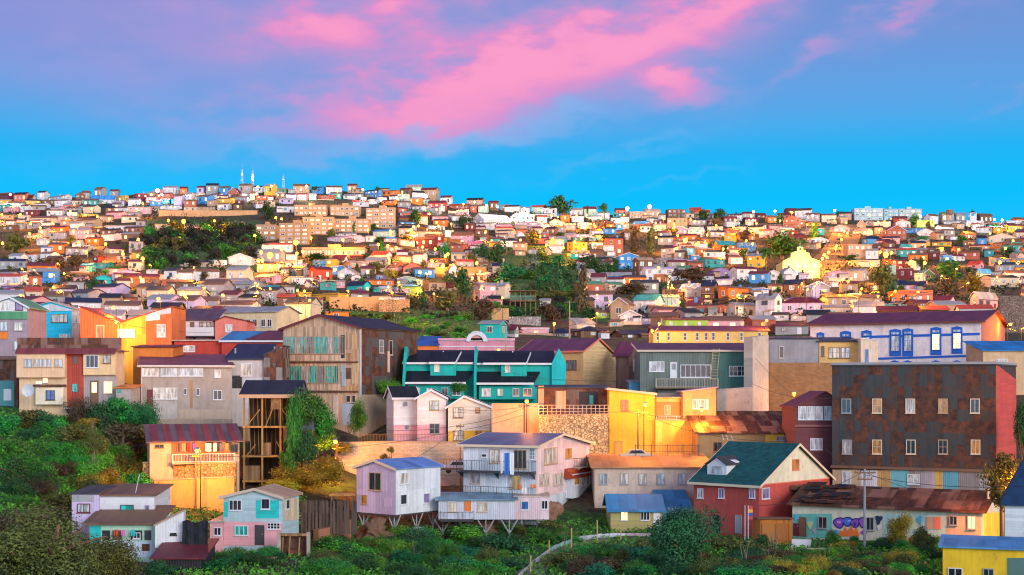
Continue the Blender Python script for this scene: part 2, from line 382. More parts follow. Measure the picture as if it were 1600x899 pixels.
class House:
    def __init__(s, name, label, cat, xl, xr, ye, yb, D, yaw=0, xs=None, L=8., wall=None, fnd=None, group=None, check=True):
        s.a = a = math.radians(yaw); s.D = D; u = (math.cos(a), math.sin(a)); vv = (-math.sin(a), math.cos(a))
        xc = xr if a < 0 else xl; xf = xl if a < 0 else xr; sg = -1 if a < 0 else 1
        p = P(xc, yb, D); k = (xf-CX)/F
        s.W = W = (k*p.y-p.x)/(sg*(u[0]-k*u[1]))
        if xs is not None:
            k = (xs-CX)/F; L = (k*p.y-p.x)/(vv[0]-k*vv[1])
        s.L = abs(L); s.H = (yb-ye)/F*D
        o = p if a >= 0 else p-Vector((u[0]*W, u[1]*W, 0))
        s.z0 = p.z
        s.M = Matrix.Translation(o)@Matrix.Rotation(a, 4, 'Z'); s.Mi = s.M.inverted()
        s.wm = wall; s.yb = yb
        tz = min(Tz(*(s.M@Vector(c)).xy) for c in ((0, 0, 0), (W, 0, 0), (W, s.L, 0), (0, s.L, 0)))
        s.fnd = max(.25, p.z-tz+.6) if fnd is None else fnd
        if check and fnd is None:
            for t in (.1, .5, .9):
                q = s.M@Vector((W*t, -.1, 0)); zz = Tz(q.x, q.y)
                if (zz-q.z)*F/q.y > 5: print('TERR', name, label[:30], round((zz-q.z)*F/q.y), 'px above base at', round(CX+q.x*F/q.y), 'D', round(q.y))
        s.r = empty(name, o, a, label=label, cat=cat, group=group)
    def pt(s, f, a, z, o):
        return Vector((a, -o, z)) if f == 'F' else (Vector((s.W+o, a, z)) if f == 'R' else Vector((-o, a, z)))
    def uv(s, f, x, y):
        o = s.Mi@Vector((0, 0, 0)); d = s.Mi.to_3x3()@Vector(((x-CX)/F, 1, (HY-y)/F))
        if f == 'F': t = -o.y/d.y; q = o+d*t; return q.x, q.z
        X = s.W if f == 'R' else 0.
        t = (X-o.x)/d.x; q = o+d*t; return q.y, q.z
    def body(s, axis='x', prof=None, mat=None, name='wall'):
        """prof: top outline [(t,h)..] across; axis is the direction it is extruded along."""
        mat = mat or s.wm; b = MB(); W, L = s.W, s.L
        if prof is None: prof = [(0, s.H), (L if axis == 'x' else W, s.H)]
        s.prof, s.axis = prof, axis
        e = L if axis == 'x' else W
        ol = [(0, -s.fnd), (e, -s.fnd)]+list(reversed(prof))
        if axis == 'x': b.prism([(0, t, h) for t, h in ol], [(W, t, h) for t, h in ol])
        else: b.prism([(t, 0, h) for t, h in ol], [(t, L, h) for t, h in ol])
        s.wall = b.build(name, mat, s.r); return s
    def roof(s, mat, ov=.35, th=.12, trim=None, name='roof'):
        if s.axis == 'h': return s
        b = MB(); tb = MB(); e = s.W if s.axis == 'x' else s.L; pr = s.prof
        fn = (lambda c, t, h: (c, t, h)) if s.axis == 'x' else (lambda c, t, h: (t, c, h))
        for i in range(len(pr)-1):
            (t0, h0), (t1, h1) = pr[i], pr[i+1]; sl = (h1-h0)/max(1e-6, t1-t0)
            if i == 0: t0 -= ov; h0 -= ov*sl
            if i == len(pr)-2: t1 += ov; h1 += ov*sl
            h0 += .015; h1 += .015
            b.prism([fn(-ov, t0, h0), fn(-ov, t1, h1), fn(-ov, t1, h1+th), fn(-ov, t0, h0+th)],
                    [fn(e+ov, t0, h0), fn(e+ov, t1, h1), fn(e+ov, t1, h1+th), fn(e+ov, t0, h0+th)])
            if trim:
                for c0, c1 in ((-ov-.05, -ov-.003), (e+ov+.003, e+ov+.05)):
                    tb.prism([fn(c0, t0, h0-.12), fn(c0, t1, h1-.12), fn(c0, t1, h1+th+.03), fn(c0, t0, h0+th+.03)],
                             [fn(c1, t0, h0-.12), fn(c1, t1, h1-.12), fn(c1, t1, h1+th+.03), fn(c1, t0, h0+th+.03)])
                if i == 0:
                    tb.prism([fn(-ov-.04, t0-.06, h0-.14), fn(-ov-.04, t0-.004, h0-.14), fn(-ov-.04, t0-.004, h0+th), fn(-ov-.04, t0-.06, h0+th)],
                             [fn(e+ov+.04, t0-.06, h0-.14), fn(e+ov+.04, t0-.004, h0-.14), fn(e+ov+.04, t0-.004, h0+th), fn(e+ov+.04, t0-.06, h0+th)])
        s.rf = b.build(name, mat, s.r)
        if trim: tb.build('fascia', trim, s.rf)
        return s
    def hip(s, R, mat, ov=.4):
        s.body('x'); b = MB(); W, L, H = s.W, s.L, s.H+.02; m = min(W, L)/2
        e = [(-ov, -ov, H), (W+ov, -ov, H), (W+ov, L+ov, H), (-ov, L+ov, H)]
        if W >= L: r0, r1 = (m, L/2, H+R), (W-m+.01, L/2, H+R)
        else: r0, r1 = (W/2, m, H+R), (W/2, L-m+.01, H+R)
        if W >= L: b.face([e[0], e[1], r1, r0]); b.face([e[2], e[3], r0, r1]); b.face([e[1], e[2], r1]); b.face([e[3], e[0], r0])
        else: b.face([e[0], e[1], r0]); b.face([e[2], e[3], r1]); b.face([e[1], e[2], r1, r0]); b.face([e[3], e[0], r0, r1])
        b.face([e[3], e[2], e[1], e[0]])
        s.rf = b.build('roof', mat, s.r); s.axis = 'h'; return s
    def flat(s, mat, ph=.3, edge=None):
        s.body('x'); b = MB(); W, L, H = s.W, s.L, s.H
        b.box(-.12, W+.12, -.12, L+.12, H+.005, H+.15)
        s.rf = b.build('roof', mat, s.r)
        if ph:
            q = MB(); t = .18; z0, z1 = H+.155, H+.155+ph
            q.box(-.1, W+.1, -.1, t-.1, z0, z1); q.box(-.1, W+.1, L-t+.1, L+.1, z0, z1)
            q.box(-.1, t-.1, t-.1, L-t+.1, z0, z1); q.box(W-t+.1, W+.1, t-.1, L-t+.1, z0, z1)
            q.build('parapet', edge or s.wm, s.r)
        return s
    def gx(s, mat, yr=None, R=None, rp=.5, **k):
        if yr is not None: R = (HY-yr)/F*(s.D+s.L*rp)-s.z0-s.H
        R = max(R, .15)
        s.body('x', [(0, s.H), (s.L*rp, s.H+R), (s.L, s.H+(0 if rp < .99 else R))] if rp < .99 else [(0, s.H), (s.L, s.H+R)])
        return s.roof(mat, **k)
    def gy(s, mat, peak=None, R=None, rp=.5, hr=None, **k):
        if peak: t, h = s.uv('F', *peak)
        else: t, h = s.W*rp, s.H+R
        s.body('y', [(0, s.H), (t, h), (s.W, s.H if hr is None else hr)]); return s.roof(mat, **k)
    def shed(s, mat, R, d='b', **k):
        W, L, H = s.W, s.L, s.H
        if d == 'b': s.body('x', [(0, H), (L, H+R)])
        elif d == 'f': s.body('x', [(0, H+R), (L, H)])
        elif d == 'r': s.body('y', [(0, H), (W, H+R)])
        else: s.body('y', [(0, H+R), (W, H)])
        return s.roof(mat, **k)
    def win(s, f, x0, y0, x1, y1, nx=2, ny=1, fr='white', pn='sky', fw=.07, name='window', out=.085):
        a0, z1 = s.uv(f, x0, y0); a1, z0 = s.uv(f, x1, y1)
        if a1 < a0: a0, a1 = a1, a0
        return s.winl(f, a0, a1, z0, z1, nx, ny, fr, pn, fw, name, out)
    def winl(s, f, a0, a1, z0, z1, nx=2, ny=1, fr='white', pn='sky', fw=.07, name='window', out=.085):
        fn = lambda a, z, o: s.pt(f, a, z, o); b = MB()
        b.fbox(fn, a0, a1, z0, z0+fw, .001, out); b.fbox(fn, a0, a1, z1-fw, z1, .001, out)
        b.fbox(fn, a0, a0+fw, z0+fw, z1-fw, .001, out); b.fbox(fn, a1-fw, a1, z0+fw, z1-fw, .001, out)
        for i in range(1, nx):
            c = a0+(a1-a0)*i/nx; b.fbox(fn, c-.03, c+.03, z0+fw, z1-fw, .002, out-.008)
        for i in range(1, ny):
            c = z0+(z1-z0)*i/ny; b.fbox(fn, a0+fw, a1-fw, c-.025, c+.025, .003, out-.015)
        b.fbox(fn, a0-.05, a1+.05, z0-.07, z0-.003, .001, out+.06)
        w = b.build(name, M('plain', fr), s.r)
        q = MB(); q.fbox(fn, a0+fw, a1-fw, z0+fw, z1-fw, .001, out-.035); q.build('pane', pane(pn), w)
        return w
    def door(s, f, x0, y0, x1, y1, col='white', pn=None):
        a0, z1 = s.uv(f, x0, y0); a1, z0 = s.uv(f, x1, y1)
        if a1 < a0: a0, a1 = a1, a0
        fn = lambda a, z, o: s.pt(f, a, z, o); b = MB()
        b.fbox(fn, a0-.08, a0, z0, z1+.08, .001, .09); b.fbox(fn, a1, a1+.08, z0, z1+.08, .001, .09); b.fbox(fn, a0, a1, z1, z1+.08, .001, .09)
        b.fbox(fn, a0, a1, z0, z1, .002, .045); b.fbox(fn, a0+.12, a1-.12, z0+.15, z0+(z1-z0)*.45, .045, .06)
        d = b.build('door', M('plain', col), s.r)
        h = MB(); h.fbox(fn, a1-.14, a1-.08, z0+.95, z0+1.05, .046, .12); h.build('handle', M('plain', 'grey'), d)
        if pn:
            h = MB(); h.fbox(fn, a0+.12, a1-.12, z0+(z1-z0)*.55, z1-.12, .046, .055); h.build('pane', pane(pn), d)
        return d
    def panel(s, f, pts, mat, name='cladding', th=.035, px=True):
        q = [s.uv(f, *p) for p in pts] if px else pts
        b = MB(); b.prism([s.pt(f, a, z, .002) for a, z in q], [s.pt(f, a, z, th) for a, z in q])
        return b.build(name, mat, s.r)
    def pbox(s, f, x0, y0, x1, y1, o0, o1, mat, name, parent=None):
        a0, z1 = s.uv(f, x0, y0); a1, z0 = s.uv(f, x1, y1)
        if a1 < a0: a0, a1 = a1, a0
        b = MB(); b.fbox(lambda a, z, o: s.pt(f, a, z, o), a0, a1, z0, z1, o0, o1)
        return b.build(name, mat, parent or s.r)
    def balc(s, f, x0, x1, yf, yr, dep, rail='dark', slab='concrete', bars=.18, name='balcony', solid=None, ends=True):
        a0, zf = s.uv(f, x0, yf); a1, _ = s.uv(f, x1, yf); _, zr = s.uv(f, x0, yr)
        if a1 < a0: a0, a1 = a1, a0
        fn = lambda a, z, o: s.pt(f, a, z, o); b = MB()
        b.fbox(fn, a0, a1, zf-.14, zf, .003, dep)
        if yf: 
            for c in (a0+.2, (a0+a1)/2, a1-.2): b.hexa([fn(c-.05, zf-.8, .003), fn(c+.05, zf-.8, .003), fn(c+.05, zf-.75, .05), fn(c-.05, zf-.75, .05),
                                                  fn(c-.05, zf-.143, .003), fn(c+.05, zf-.143, .003), fn(c+.05, zf-.143, dep-.1), fn(c-.05, zf-.143, dep-.1)])
        o = b.build(name, M('plaster', slab), s.r); r = MB(); t = .025
        for zz in (zr-.05, zf+.08): 
            r.fbox(fn, a0, a1, zz, zz+.05, dep-.06, dep-.01)
            if ends:
                for c in (a0, a1-.05): r.fbox(fn, c, c+.05, zz+.001, zz+.051, .01, dep-.061)
        n = max(2, int((a1-a0)/bars))
        for i in range(n+1):
            c = a0+(a1-a0-.04)*i/n; w = .055 if i % 6 == 0 else t
            r.fbox(fn, c, c+w, zf, zr-.05, dep-.05, dep-.05+w)
        if ends:
            for k in range(1, int(dep/bars)):
                for c in (a0, a1-.05): r.fbox(fn, c+.01, c+.03, zf, zr-.05, k*bars, k*bars+.02)
        if solid:
            r.fbox(fn, a0+.01, a1-.01, zf+.13, zr-.06, dep-.045, dep-.03)
        r.build('railing', M('plain', rail), o)
        return o
    def chim(s, x, y, r=.09, h=.8, mat='grey'):
        """flue pipe standing on the roof at pixel x,y"""
        a, z = s.uv('F', x, y); b = MB(); yy = s.L*.3
        b.tube((a, yy, z-.6), (a, yy, z+h), r, 8); b.tube((a, yy, z+h), (a, yy, z+h+.12), r*1.8, 8, r*.6)
        return b.build('chimney', M('plain', mat), s.rf)
    def gutter(s, mat='white'):
        b = MB(); b.tube((.1, -.1, s.H-.05), (.1, -.1, -s.fnd*.3), .05, 6); b.tube((.1, -.42, s.H+.02), (s.W-.1, -.42, s.H+.02), .07, 6)
        return b.build('gutter', M('plain', mat), s.r)
# ------------------------------------------------------------------ the named buildings near the viewer
def flat_wall(name, label, cat, pts, mat, th=.5, group=None, base=None, cap=None):
    """free-standing or retaining wall along pts [(x, ytop, ybase, D)]"""
    b = MB(); q = [(P(x, yt, D), P(x, ybb, D)) for x, yt, ybb, D in pts]
    o = q[0][1].copy(); n = len(q)
    for i in range(n-1):
        (t0, b0), (t1, b1) = q[i], q[i+1]; d = (t1-t0); d.z = 0; nn = Vector((-d.y, d.x, 0)).normalized()*th
        z0, z1 = min(b0.z, Tz(b0.x, b0.y)-.4), min(b1.z, Tz(b1.x, b1.y)-.4)
        A = Vector((b0.x, b0.y, z0)); B = Vector((b1.x, b1.y, z1))
        b.hexa([A-o, B-o, B+nn-o, A+nn-o, t0-o, t1-o, t1+nn-o, t0+nn-o])
    r = b.build(name, mat, None, o); tag(r, label, cat, group)
    if cap:
        c = MB()
        for i in range(n-1):
            (t0, _), (t1, _) = q[i], q[i+1]; d = (t1-t0); d.z = 0; nn = Vector((-d.y, d.x, 0)).normalized()
            up = Vector((0, 0, .12)); a0, a1, c0, c1 = t0-nn*.06, t1-nn*.06, t0+nn*(th+.06), t1+nn*(th+.06)
            e = Vector((0, 0, .003))
            c.hexa([a0-o+e, a1-o+e, c1-o+e, c0-o+e, a0-o+up, a1-o+up, c1-o+up, c0-o+up])
        c.build('coping', cap, r)
    return r
W_, DK = 'white', 'dark'
def near_buildings():
    # ---- bottom row
    h = House('shack', 'white two-room shack with a bent antenna rod, above mint lean-to and the treetop', 'shack', 155, 241, 775, 816, 126, 0, L=6, wall=M('plank', 'white'))
    h.shed(M('roofx', 'brown'), .5, 'b', ov=.25)
    h.win('F', 188, 789, 209, 803, 2, 1, 'charcoal', 'teal'); h.win('F', 226, 789, 234, 804, 1, 1, 'lilac', 'grey')
    h.win('R', 243, 790, 245, 800, 1, 1, 'brown', 'dark')
    b = MB(); b.tube((3.0, .8, h.H), (3.4, .8, h.H+1.9), .03, 5); b.build('antenna_rod', M('plain', 'white'), h.rf)
    h = House('shack', 'small lilac-white shack with red-framed window and grey sheet upper band', 'shack', 112, 154, 773, 816, 125.5, 0, L=6, wall=M('corr', 'lilac'))
    h.shed(M('roofx', 'charcoal'), .3, 'b', ov=.1)
    h.panel('F', [(112.5, 774), (147, 774), (147, 784), (112.5, 784)], M('vplank', 'grey')); h.win('F', 121, 787, 141, 801, 2, 1, 'maroon', 'sky')
    h = House('lean_to', 'mint and white lean-to with rusted porch roof and washing inside', 'shed', 140, 242, 818, 872, 122, 0, L=5, wall=M('plank', 'mint'), fnd=2)
    h.shed(M('roofx', 'brown'), .9, 'b', ov=.5)
    h.panel('F', [(165, 846), (240, 846), (240, 871), (165, 871)], M('corr', (.5, .62, .72)))
    h.panel('F', [(141, 822), (158, 822), (158, 858), (141, 858)], M('plank', 'turquoise'), th=.05)
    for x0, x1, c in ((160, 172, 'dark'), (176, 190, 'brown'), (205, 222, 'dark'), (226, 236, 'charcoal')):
        h.panel('F', [(x0, 829), (x1, 829), (x1, 844), (x0, 844)], M('plain', c), 'recess_shade', .06)  # flat panels; shade of the open bays put into their colour
    h.win('F', 208, 832, 220, 842, 2, 1, 'white', 'blue'); h.panel('F', [(222, 850), (234, 850), (234, 861), (222, 861)], M('rust', 'brown'), th=.07)
    for x, c, l in ((178, 'red', 'short red garment drying under the rusted porch roof'), (189, 'magenta', 'bright magenta shirt drying under the rusted porch roof'), (205, 'turquoise', 'small turquoise cloth drying under the rusted porch roof')):
        cloth(l, x, 828, 6, 10, 121.4, C[c])
    h = House('shed', 'tilted white sheet-metal shed beside a hanging dark tarp', 'shed', 242, 287, 822, 862, 120, 8, xs=238, wall=M('corr', 'white'), fnd=1.5)
    h.shed(M('roofy', 'tan'), 1.2, 'r', ov=.1)
    h.win('F', 266, 833, 276, 836, 2, 1, 'dark', 'dark', .03); h.panel('F', [(243, 856), (252, 861.5), (243, 861.5)], M('plain', 'dark'), 'torn_corner')
    b = MB()
    for i in range(9):
        for j in range(5):
            def q(i, j): return Vector((i*.24, .12*math.sin(i*1.9)+.1*math.sin(j*2.2+i), -j*.72+.1*math.sin(i+j)))
            b.face([q(i, j), q(i+1, j), q(i+1, j+1), q(i, j+1)])
    o = b.build('tarp', M('cloth', 'dark'), None, P(285, 815, 119.5)); tag(o, 'dark blue tarp hanging in folds beside the tilted white shed', 'tarp')
    so_ = o.modifiers.new('s', 'SOLIDIFY'); so_.thickness = .03
    h = House('shed', 'low black sheet shed under a sagging patched roof, at the bottom edge', 'shed', 240, 316, 873, 900, 116, 0, L=5, wall=M('corr', 'dark'), fnd=2)
    h.shed(M('roofx', 'maroon'), .9, 'b', ov=.3)
    # turquoise and pink house
    h = House('house', 'pink lower house front with turquoise planked upper storey and orange-lit roof edge', 'house', 349, 441, 778, 853, 128, -9, xs=467, wall=M('plank', (.42, .58, .62)))
    h.gy(M('roofy', 'tan'), peak=(399, 765), trim=M('plain', 'beige'), ov=.3)
    h.panel('F', [(349.5, 815), (441, 817), (441, 853), (349.5, 853)], M('plank', 'pink'))
    h.panel('F', [(400, 782), (436, 782), (436, 810), (400, 810)], M('plank', 'turquoise')); h.panel('F', [(350, 784), (356, 784), (356, 808), (350, 808)], M('plank', 'turquoise'))
    h.win('F', 358, 781, 378, 798, 3, 1, W_, 'dark'); h.win('F', 408, 779, 422, 796, 1, 1, W_, 'dark'); h.win('F', 367, 821, 388, 837, 3, 1, W_, 'teal', out=.1)
    h.door('F', 400, 822, 412, 852, 'charcoal'); h.win('F', 418, 817, 438, 827, 4, 2, W_, 'dark', .05, out=.1); h.win('R', 446, 781, 452, 795, 1, 1, W_, 'dark')
    h.panel('R', [(444, 779), (466, 779), (466, 812), (444, 814)], M('corr', 'cream'))
    h = House('house', 'pink single-storey annex with one window, joined to the turquoise-topped house', 'house', 328, 348, 817, 855, 128.6, 0, L=5, wall=M('plaster', 'pink'))
    h.flat(M('roofx', 'grey'), 0); h.win('F', 334, 824, 346, 837, 2, 1, W_, 'dark')
    # white stilt house
    h = House('stilt_house', 'boxy lilac-and-white house propped on Y-shaped stilts, blue pitched roof', 'stilt house', 557, 618, 733, 805, 143, -38, xs=688, wall=M('corr', (.60, .50, .66)), fnd=0)  # white house; shade on the gable side is put into the lilac wall colour
    h.body('y', [(0, h.H+.0), (h.W*.5, h.H+.75), (h.W, h.H)]); h.roof(M('roofy', (.13, .25, .55)), ov=.3, trim=M('plain', 'cream'))
    a, z = h.uv('R', 621, 736); h.panel('R', [(.02, .02), (h.L-.02, .02), (h.L-.02, h.H-.1), (.02, h.H-.1)], M('corr', (.70, .76, .80)), px=False)  # brighter light on this side is put into the panel colour
    h.win('F', 577, 738, 596, 767, 2, 1, 'tan', 'dark'); h.win('F', 565, 773, 574, 788, 1, 1, 'tan', 'amber')
    h.win('R', 624, 739, 639, 756, 2, 1, W_, 'curt', out=.1); h.win('R', 625, 773, 635, 788, 1, 1, W_, 'dark', out=.1); h.win('R', 661, 771, 671, 786, 1, 1, W_, 'violet', out=.1)
    h.panel('F', [(600, 778), (612, 778), (612, 792), (600, 792)], M('plain', (.62, .5, .62)), 'blocked_window')
    b = MB(); b.box(.05, h.W-.05, .05, h.L-.05, -.16, -.02); b.build('floor_frame', M('plain', 'charcoal'), h.r)
    yprops(h, [(.12, .06), (.9, .06), (.9, .55), (.9, .92), (.4, .5)])
    # white three-storey
    h = House('stilt_house', 'white three-storey house with two railed balconies and laundry on the upper one', 'stilt house', 724, 838, 697, 775, 150, -24, xs=921, wall=M('corr', (.66, .74, .80)))  # bluish shade of the front is put into the wall colour
    h.body('x', [(0, h.H), (h.L*.42, h.H+1.0), (h.L, h.H-.35)]); h.roof(M('roofx', (.15, .17, .28)), ov=.55, trim=M('plain', 'cream'))
    h.panel('R', [(.02, -.2), (h.L-.3, -.2), (h.L-.3, h.H-.5), (h.L*.42, h.H+.7), (.02, h.H-.05)], M('corr', (.80, .62, .62)), px=False)  # pinkish low light on the gable is put into this panel's colour
    h.win('F', 765, 702, 781, 724, 2, 1, 'tan', 'curt'); h.win('F', 803, 703, 823, 733, 3, 1, 'tan', 'dark'); h.win('F', 752, 709, 761, 715, 1, 1, W_, 'dark')
    h.win('F', 828, 701, 836, 718, 2, 3, W_, 'grey', .05)
    h.win('F', 736, 741, 751, 756, 2, 1, 'beige', 'sky'); h.win('F', 796, 742, 815, 764, 2, 1, 'beige', 'curt')
    h.win('R', 850, 701, 870, 724, 3, 1, 'tan', 'curt', out=.11); h.win('R', 883, 701, 892, 716, 1, 1, 'tan', 'amber', out=.11)
    h.win('R', 842, 741, 857, 757, 2, 1, 'beige', 'curt', out=.11); h.win('R', 863, 741, 878, 757, 2, 1, 'beige', 'curt', out=.11)
    h.balc('F', 721, 838, 735, 718, 1.3, 'charcoal', 'charcoal', .3); h.balc('F', 712, 838, 774, 757, 1.5, 'charcoal', 'concrete', .3)
    h.balc('R', 895, 921, 730, 716, 1.0, 'charcoal', 'beige', .2)
    h.pbox('R', 883, 741, 912, 773, .04, .9, M('corr', (.66, .72, .78)), 'bay'); h.win('R', 885, 744, 894, 757, 1, 1, W_, 'amber', out=.96); h.win('R', 897, 744, 909, 757, 2, 1, W_, 'curt', out=.96)
    a0, z1 = h.uv('R', 880, 733); a1, z0 = h.uv('R', 916, 742); fn = lambda a, z, o: h.pt('R', a, z, o); b = MB()
    b.hexa([fn(a0, z0, .05), fn(a1, z0, .05), fn(a1, z0, 1.1), fn(a0, z0, 1.1), fn(a0+.3, z1, .05), fn(a1-.3, z1, .05), fn(a1-.3, z1-.1, .5), fn(a0+.3, z1-.1, .5)]); b.build('awning', M('roofy', (.35, .06, .03)), h.r)
    global H3; H3 = h
    h = House('stilt_house', 'long white lowest-storey house on stilts with orange door and thin blue roof', 'stilt house', 685, 804, 782, 812, 146, 0, L=6, wall=M('corr', (.62, .66, .76)), fnd=0)
    h.shed(M('roofx', (.20, .36, .45)), .25, 'b', ov=.35)
    h.win('F', 700, 785, 714, 800, 3, 1, 'beige', 'curt'); h.door('F', 727, 783, 735, 799, 'orange'); h.win('F', 746, 785, 762, 800, 2, 1, 'beige', 'curt')
    h.balc('F', 688, 740, 812, 799, .9, 'charcoal', 'charcoal', .35)
    yprops(h, [(.3, .05), (.62, .05), (.93, .05), (.05, .1)])
    h = House('stilt_house', 'pinkish two-window annex under the three-storey white house, blue-paned window', 'stilt house', 804, 858, 777, 812, 148.2, 0, L=5, wall=M('corr', (.78, .62, .66)), fnd=0)
    h.shed(M('roofx', 'beige'), .1, 'b', ov=.1); h.win('F', 814, 783, 826, 797, 1, 1, W_, 'blue'); h.win('F', 846, 782, 856, 796, 2, 1, W_, 'dark')
    yprops(h, [(.2, .05), (.28, .5), (.66, .05)], straight=True)
    # beige long house
    h = House('house', 'long beige single-storey house with five equal windows and rust-orange lit roof', 'house', 929, 1110, 731, 771, 156, 0, L=8, wall=M('plaster', 'beige'))
    h.shed(M('roofx', (.52, .26, .12)), .95, 'b', ov=.45)
    for x in (936, 969, 998, 1026, 1059): h.win('F', x, 740, x+13, 757, 2, 1, 'grey', 'curt' if x in (969, 998) else 'sky', .06)
    h = House('cottage', 'small olive-yellow cottage with bright blue hipped roof, one window lit', 'cottage', 954, 1034, 798, 827, 147, 0, L=7, wall=M('plank', (.42, .36, .14)))
    h.gx(M('roofx', (.03, .24, .46)), R=1.35, ov=.4)
    h.win('F', 970, 799, 981, 813, 2, 2, W_, 'lit', .05); h.win('F', 1001, 799, 1015, 813, 3, 1, W_, 'dark', .05); h.door('F', 1022, 799, 1030, 822, 'white')
    h = House('shed', 'low blue corrugated shed attached between blue-roofed cottage and red house', 'shed', 1034, 1081, 798, 825, 148.5, 0, L=7, wall=M('corr', (.10, .3, .45)))
    h.shed(M('roofx', (.04, .25, .45)), 1.5, 'b', ov=.2)
    # red house with green roof
    h = House('house', 'red house with dark green tiled roof, small dormer and cream gable', 'house', 1084, 1186, 757, 840, 141, -43, xs=1296, wall=M('plaster', (.50, .085, .07)))
    pk = h.uv('R', 1244, 695); h.body('x', [(0, h.H), (pk[0], pk[1]), (h.L, h.H)]); h.roof(M('tile', (.015, .10, .095)), ov=.45, trim=M('plain', 'cream'))
    h.panel('R', [(.0, h.H), (h.L, h.H), (pk[0], pk[1]-.05)], M('plaster', (.72, .68, .5)), px=False, name='gable_facing')
    h.panel('R', [(.0, h.H-.12), (h.L, h.H-.12), (h.L, h.H+.0), (.0, h.H+.0)], M('plain', 'coral'), px=False, name='gable_band', th=.07)
    for x in (1090, 1123, 1171): h.win('F', x, 763, x+9, 779, 2, 1, W_, 'violet' if x > 1100 else 'sky', .06)
    h.win('R', 1190, 763, 1202, 779, 2, 1, W_, 'violet'); h.win('R', 1270, 760, 1282, 777, 2, 1, W_, 'violet'); h.win('R', 1237, 718, 1248, 734, 2, 1, 'coral', 'amber', out=.09)
    h.door('R', 1236, 764, 1252, 792, 'brown'); h.pbox('R', 1233, 759, 1257, 762.5, .01, .8, M('plain', 'brown'), 'door_hood')
    h.door('F', 1116, 806, 1124, 834, 'dark'); h.door('F', 1150, 806, 1158, 834, 'grey')
    # dormer
    t, z = h.uv('F', 1110, 731); b = MB(); rr = h.H
    sl = (pk[1]-h.H)/pk[0]; x0, x1 = 1.0, 3.4; y0, y1 = 1.0, 3.4
    b.prism([(x0, y0, rr+y0*sl), (x0, y0, rr+y0*sl+1.1), ((x0+x1)/2, y0, rr+y0*sl+1.9), (x1, y0, rr+y0*sl+1.1), (x1, y0, rr+y0*sl)],
            [(x0, y1, rr+y1*sl), (x0, y1, rr+y1*sl+.15), ((x0+x1)/2, y1, rr+y0*sl+1.9), (x1, y1, rr+y1*sl+.15), (x1, y1, rr+y1*sl)])
    dm = b.build('dormer', M('plain', 'white'), h.r); b = MB(); xm = (x0+x1)/2; ze = rr+y0*sl+1.12; zp = ze+.82
    for xa, xb in ((x0-.2, xm), (x1+.2, xm)):
        b.prism([(xa, y0-.2, ze), (xb, y0-.2, zp), (xb, y0-.2, zp+.1), (xa, y0-.2, ze+.1)], [(xa, y1+.8, ze), (xb, y1+.8, zp), (xb, y1+.8, zp+.1), (xa, y1+.8, ze+.1)])
    b.build('dormer_roof', M('tile', 'charcoal'), dm)
    b = MB(); b.box(x0+.5, x1-.5, y0-.05, y0-.005, rr+y0*sl+.25, rr+y0*sl+1.0); b.build('pane', pane('sky'), dm)
    # wooden shed by the red house
    h = House('shed', 'orange-brown wooden board shed with double doors beside the red house', 'shed', 1187, 1238, 816, 849, 134, 0, L=4, wall=M('vplank', (.50, .17, .03)))
    h.shed(M('roofx', 'brown'), .25, 'f', ov=.2)
    h.door('F', 1192, 819, 1211, 847, (.5, .19, .04)); h.door('F', 1213, 819, 1232, 847, (.45, .15, .03))
    # graffiti building
    h = House('house', 'low graffiti-covered house with rust-orange sheet roof, broken dark roof end', 'house', 1238, 1535, 800, 842, 131, -29, xs=1569, wall=M('plaster', (.62, .60, .46)))
    pk = h.uv('R', 1552, 784); h.body('x', [(0, h.H), (h.L*.45, h.H+1.5), (h.L, h.H)])
    h.roof(M('rustx', (.30, .15, .10)), ov=.45)
    sl = 1.5/(h.L*.45)
    for i in range(26):
        x = random.uniform(-.2, 5.6); y = random.uniform(-.4, h.L*.4); l = random.uniform(.8, 2.4); w = random.uniform(.3, .9); g = .16+.012*i; b = MB()
        l = min(l, 5.8-x); tl = random.uniform(-.05, .12)
        b.prism([(x, y, h.H+y*sl+g), (x+l, y, h.H+y*sl+g+tl), (x+l, y+w, h.H+(y+w)*sl+g+tl), (x, y+w, h.H+(y+w)*sl+g)],
                [(x, y, h.H+y*sl+g+.01), (x+l, y, h.H+y*sl+g+.01+tl), (x+l, y+w, h.H+(y+w)*sl+g+.01+tl), (x, y+w, h.H+(y+w)*sl+g+.01)])
        b.build('loose_sheet', M('rustx', 'dark'), h.rf)
    h.panel('F', [(1239, 803), (1300, 803), (1300, 841), (1239, 841)], M('plaster', (.14, .48, .42)))
    h.panel('F', [(1380, 803), (1478, 803), (1478, 840), (1380, 840)], M('plaster', (.38, .58, .56)))
    h.panel('F', [(1478, 803), (1533, 803), (1533, 840), (1478, 840)], M('plaster', (.60, .40, .30)))
    for k, (pts, col) in enumerate(GRAF):
        h.panel('F', pts, M('plain', col), 'graffiti', .040+.0035*k)
    for x0, x1, y0, y1, pn in ((1279, 1293, 807, 826, 'dark'), (1354, 1366, 808, 829, 'dark'), (1484, 1496, 806, 821, 'dark'), (1512, 1525, 806, 827, 'lit')):
        h.win('F', x0, y0, x1, y1, 2, 1, 'grey', pn, .06, out=.17)
    h.door('F', 1249, 809, 1259, 839, 'brown'); h.door('F', 1241, 819, 1248, 838, 'maroon')
    for x, c in ((1421, (.5, .62, .4)), (1448, 'tan'), (1460, 'coral')): h.panel('F', [(x, 808), (x+10, 808), (x+10, 827), (x, 827)], M('plain', c), 'boarded_window', .09)
    h.panel('R', [(1537, 802), (1568, 800), (1568, 838), (1537, 841)], M('plaster', (.85, .60, .06)))  # yellow lamplight on the end wall is put into this panel's colour
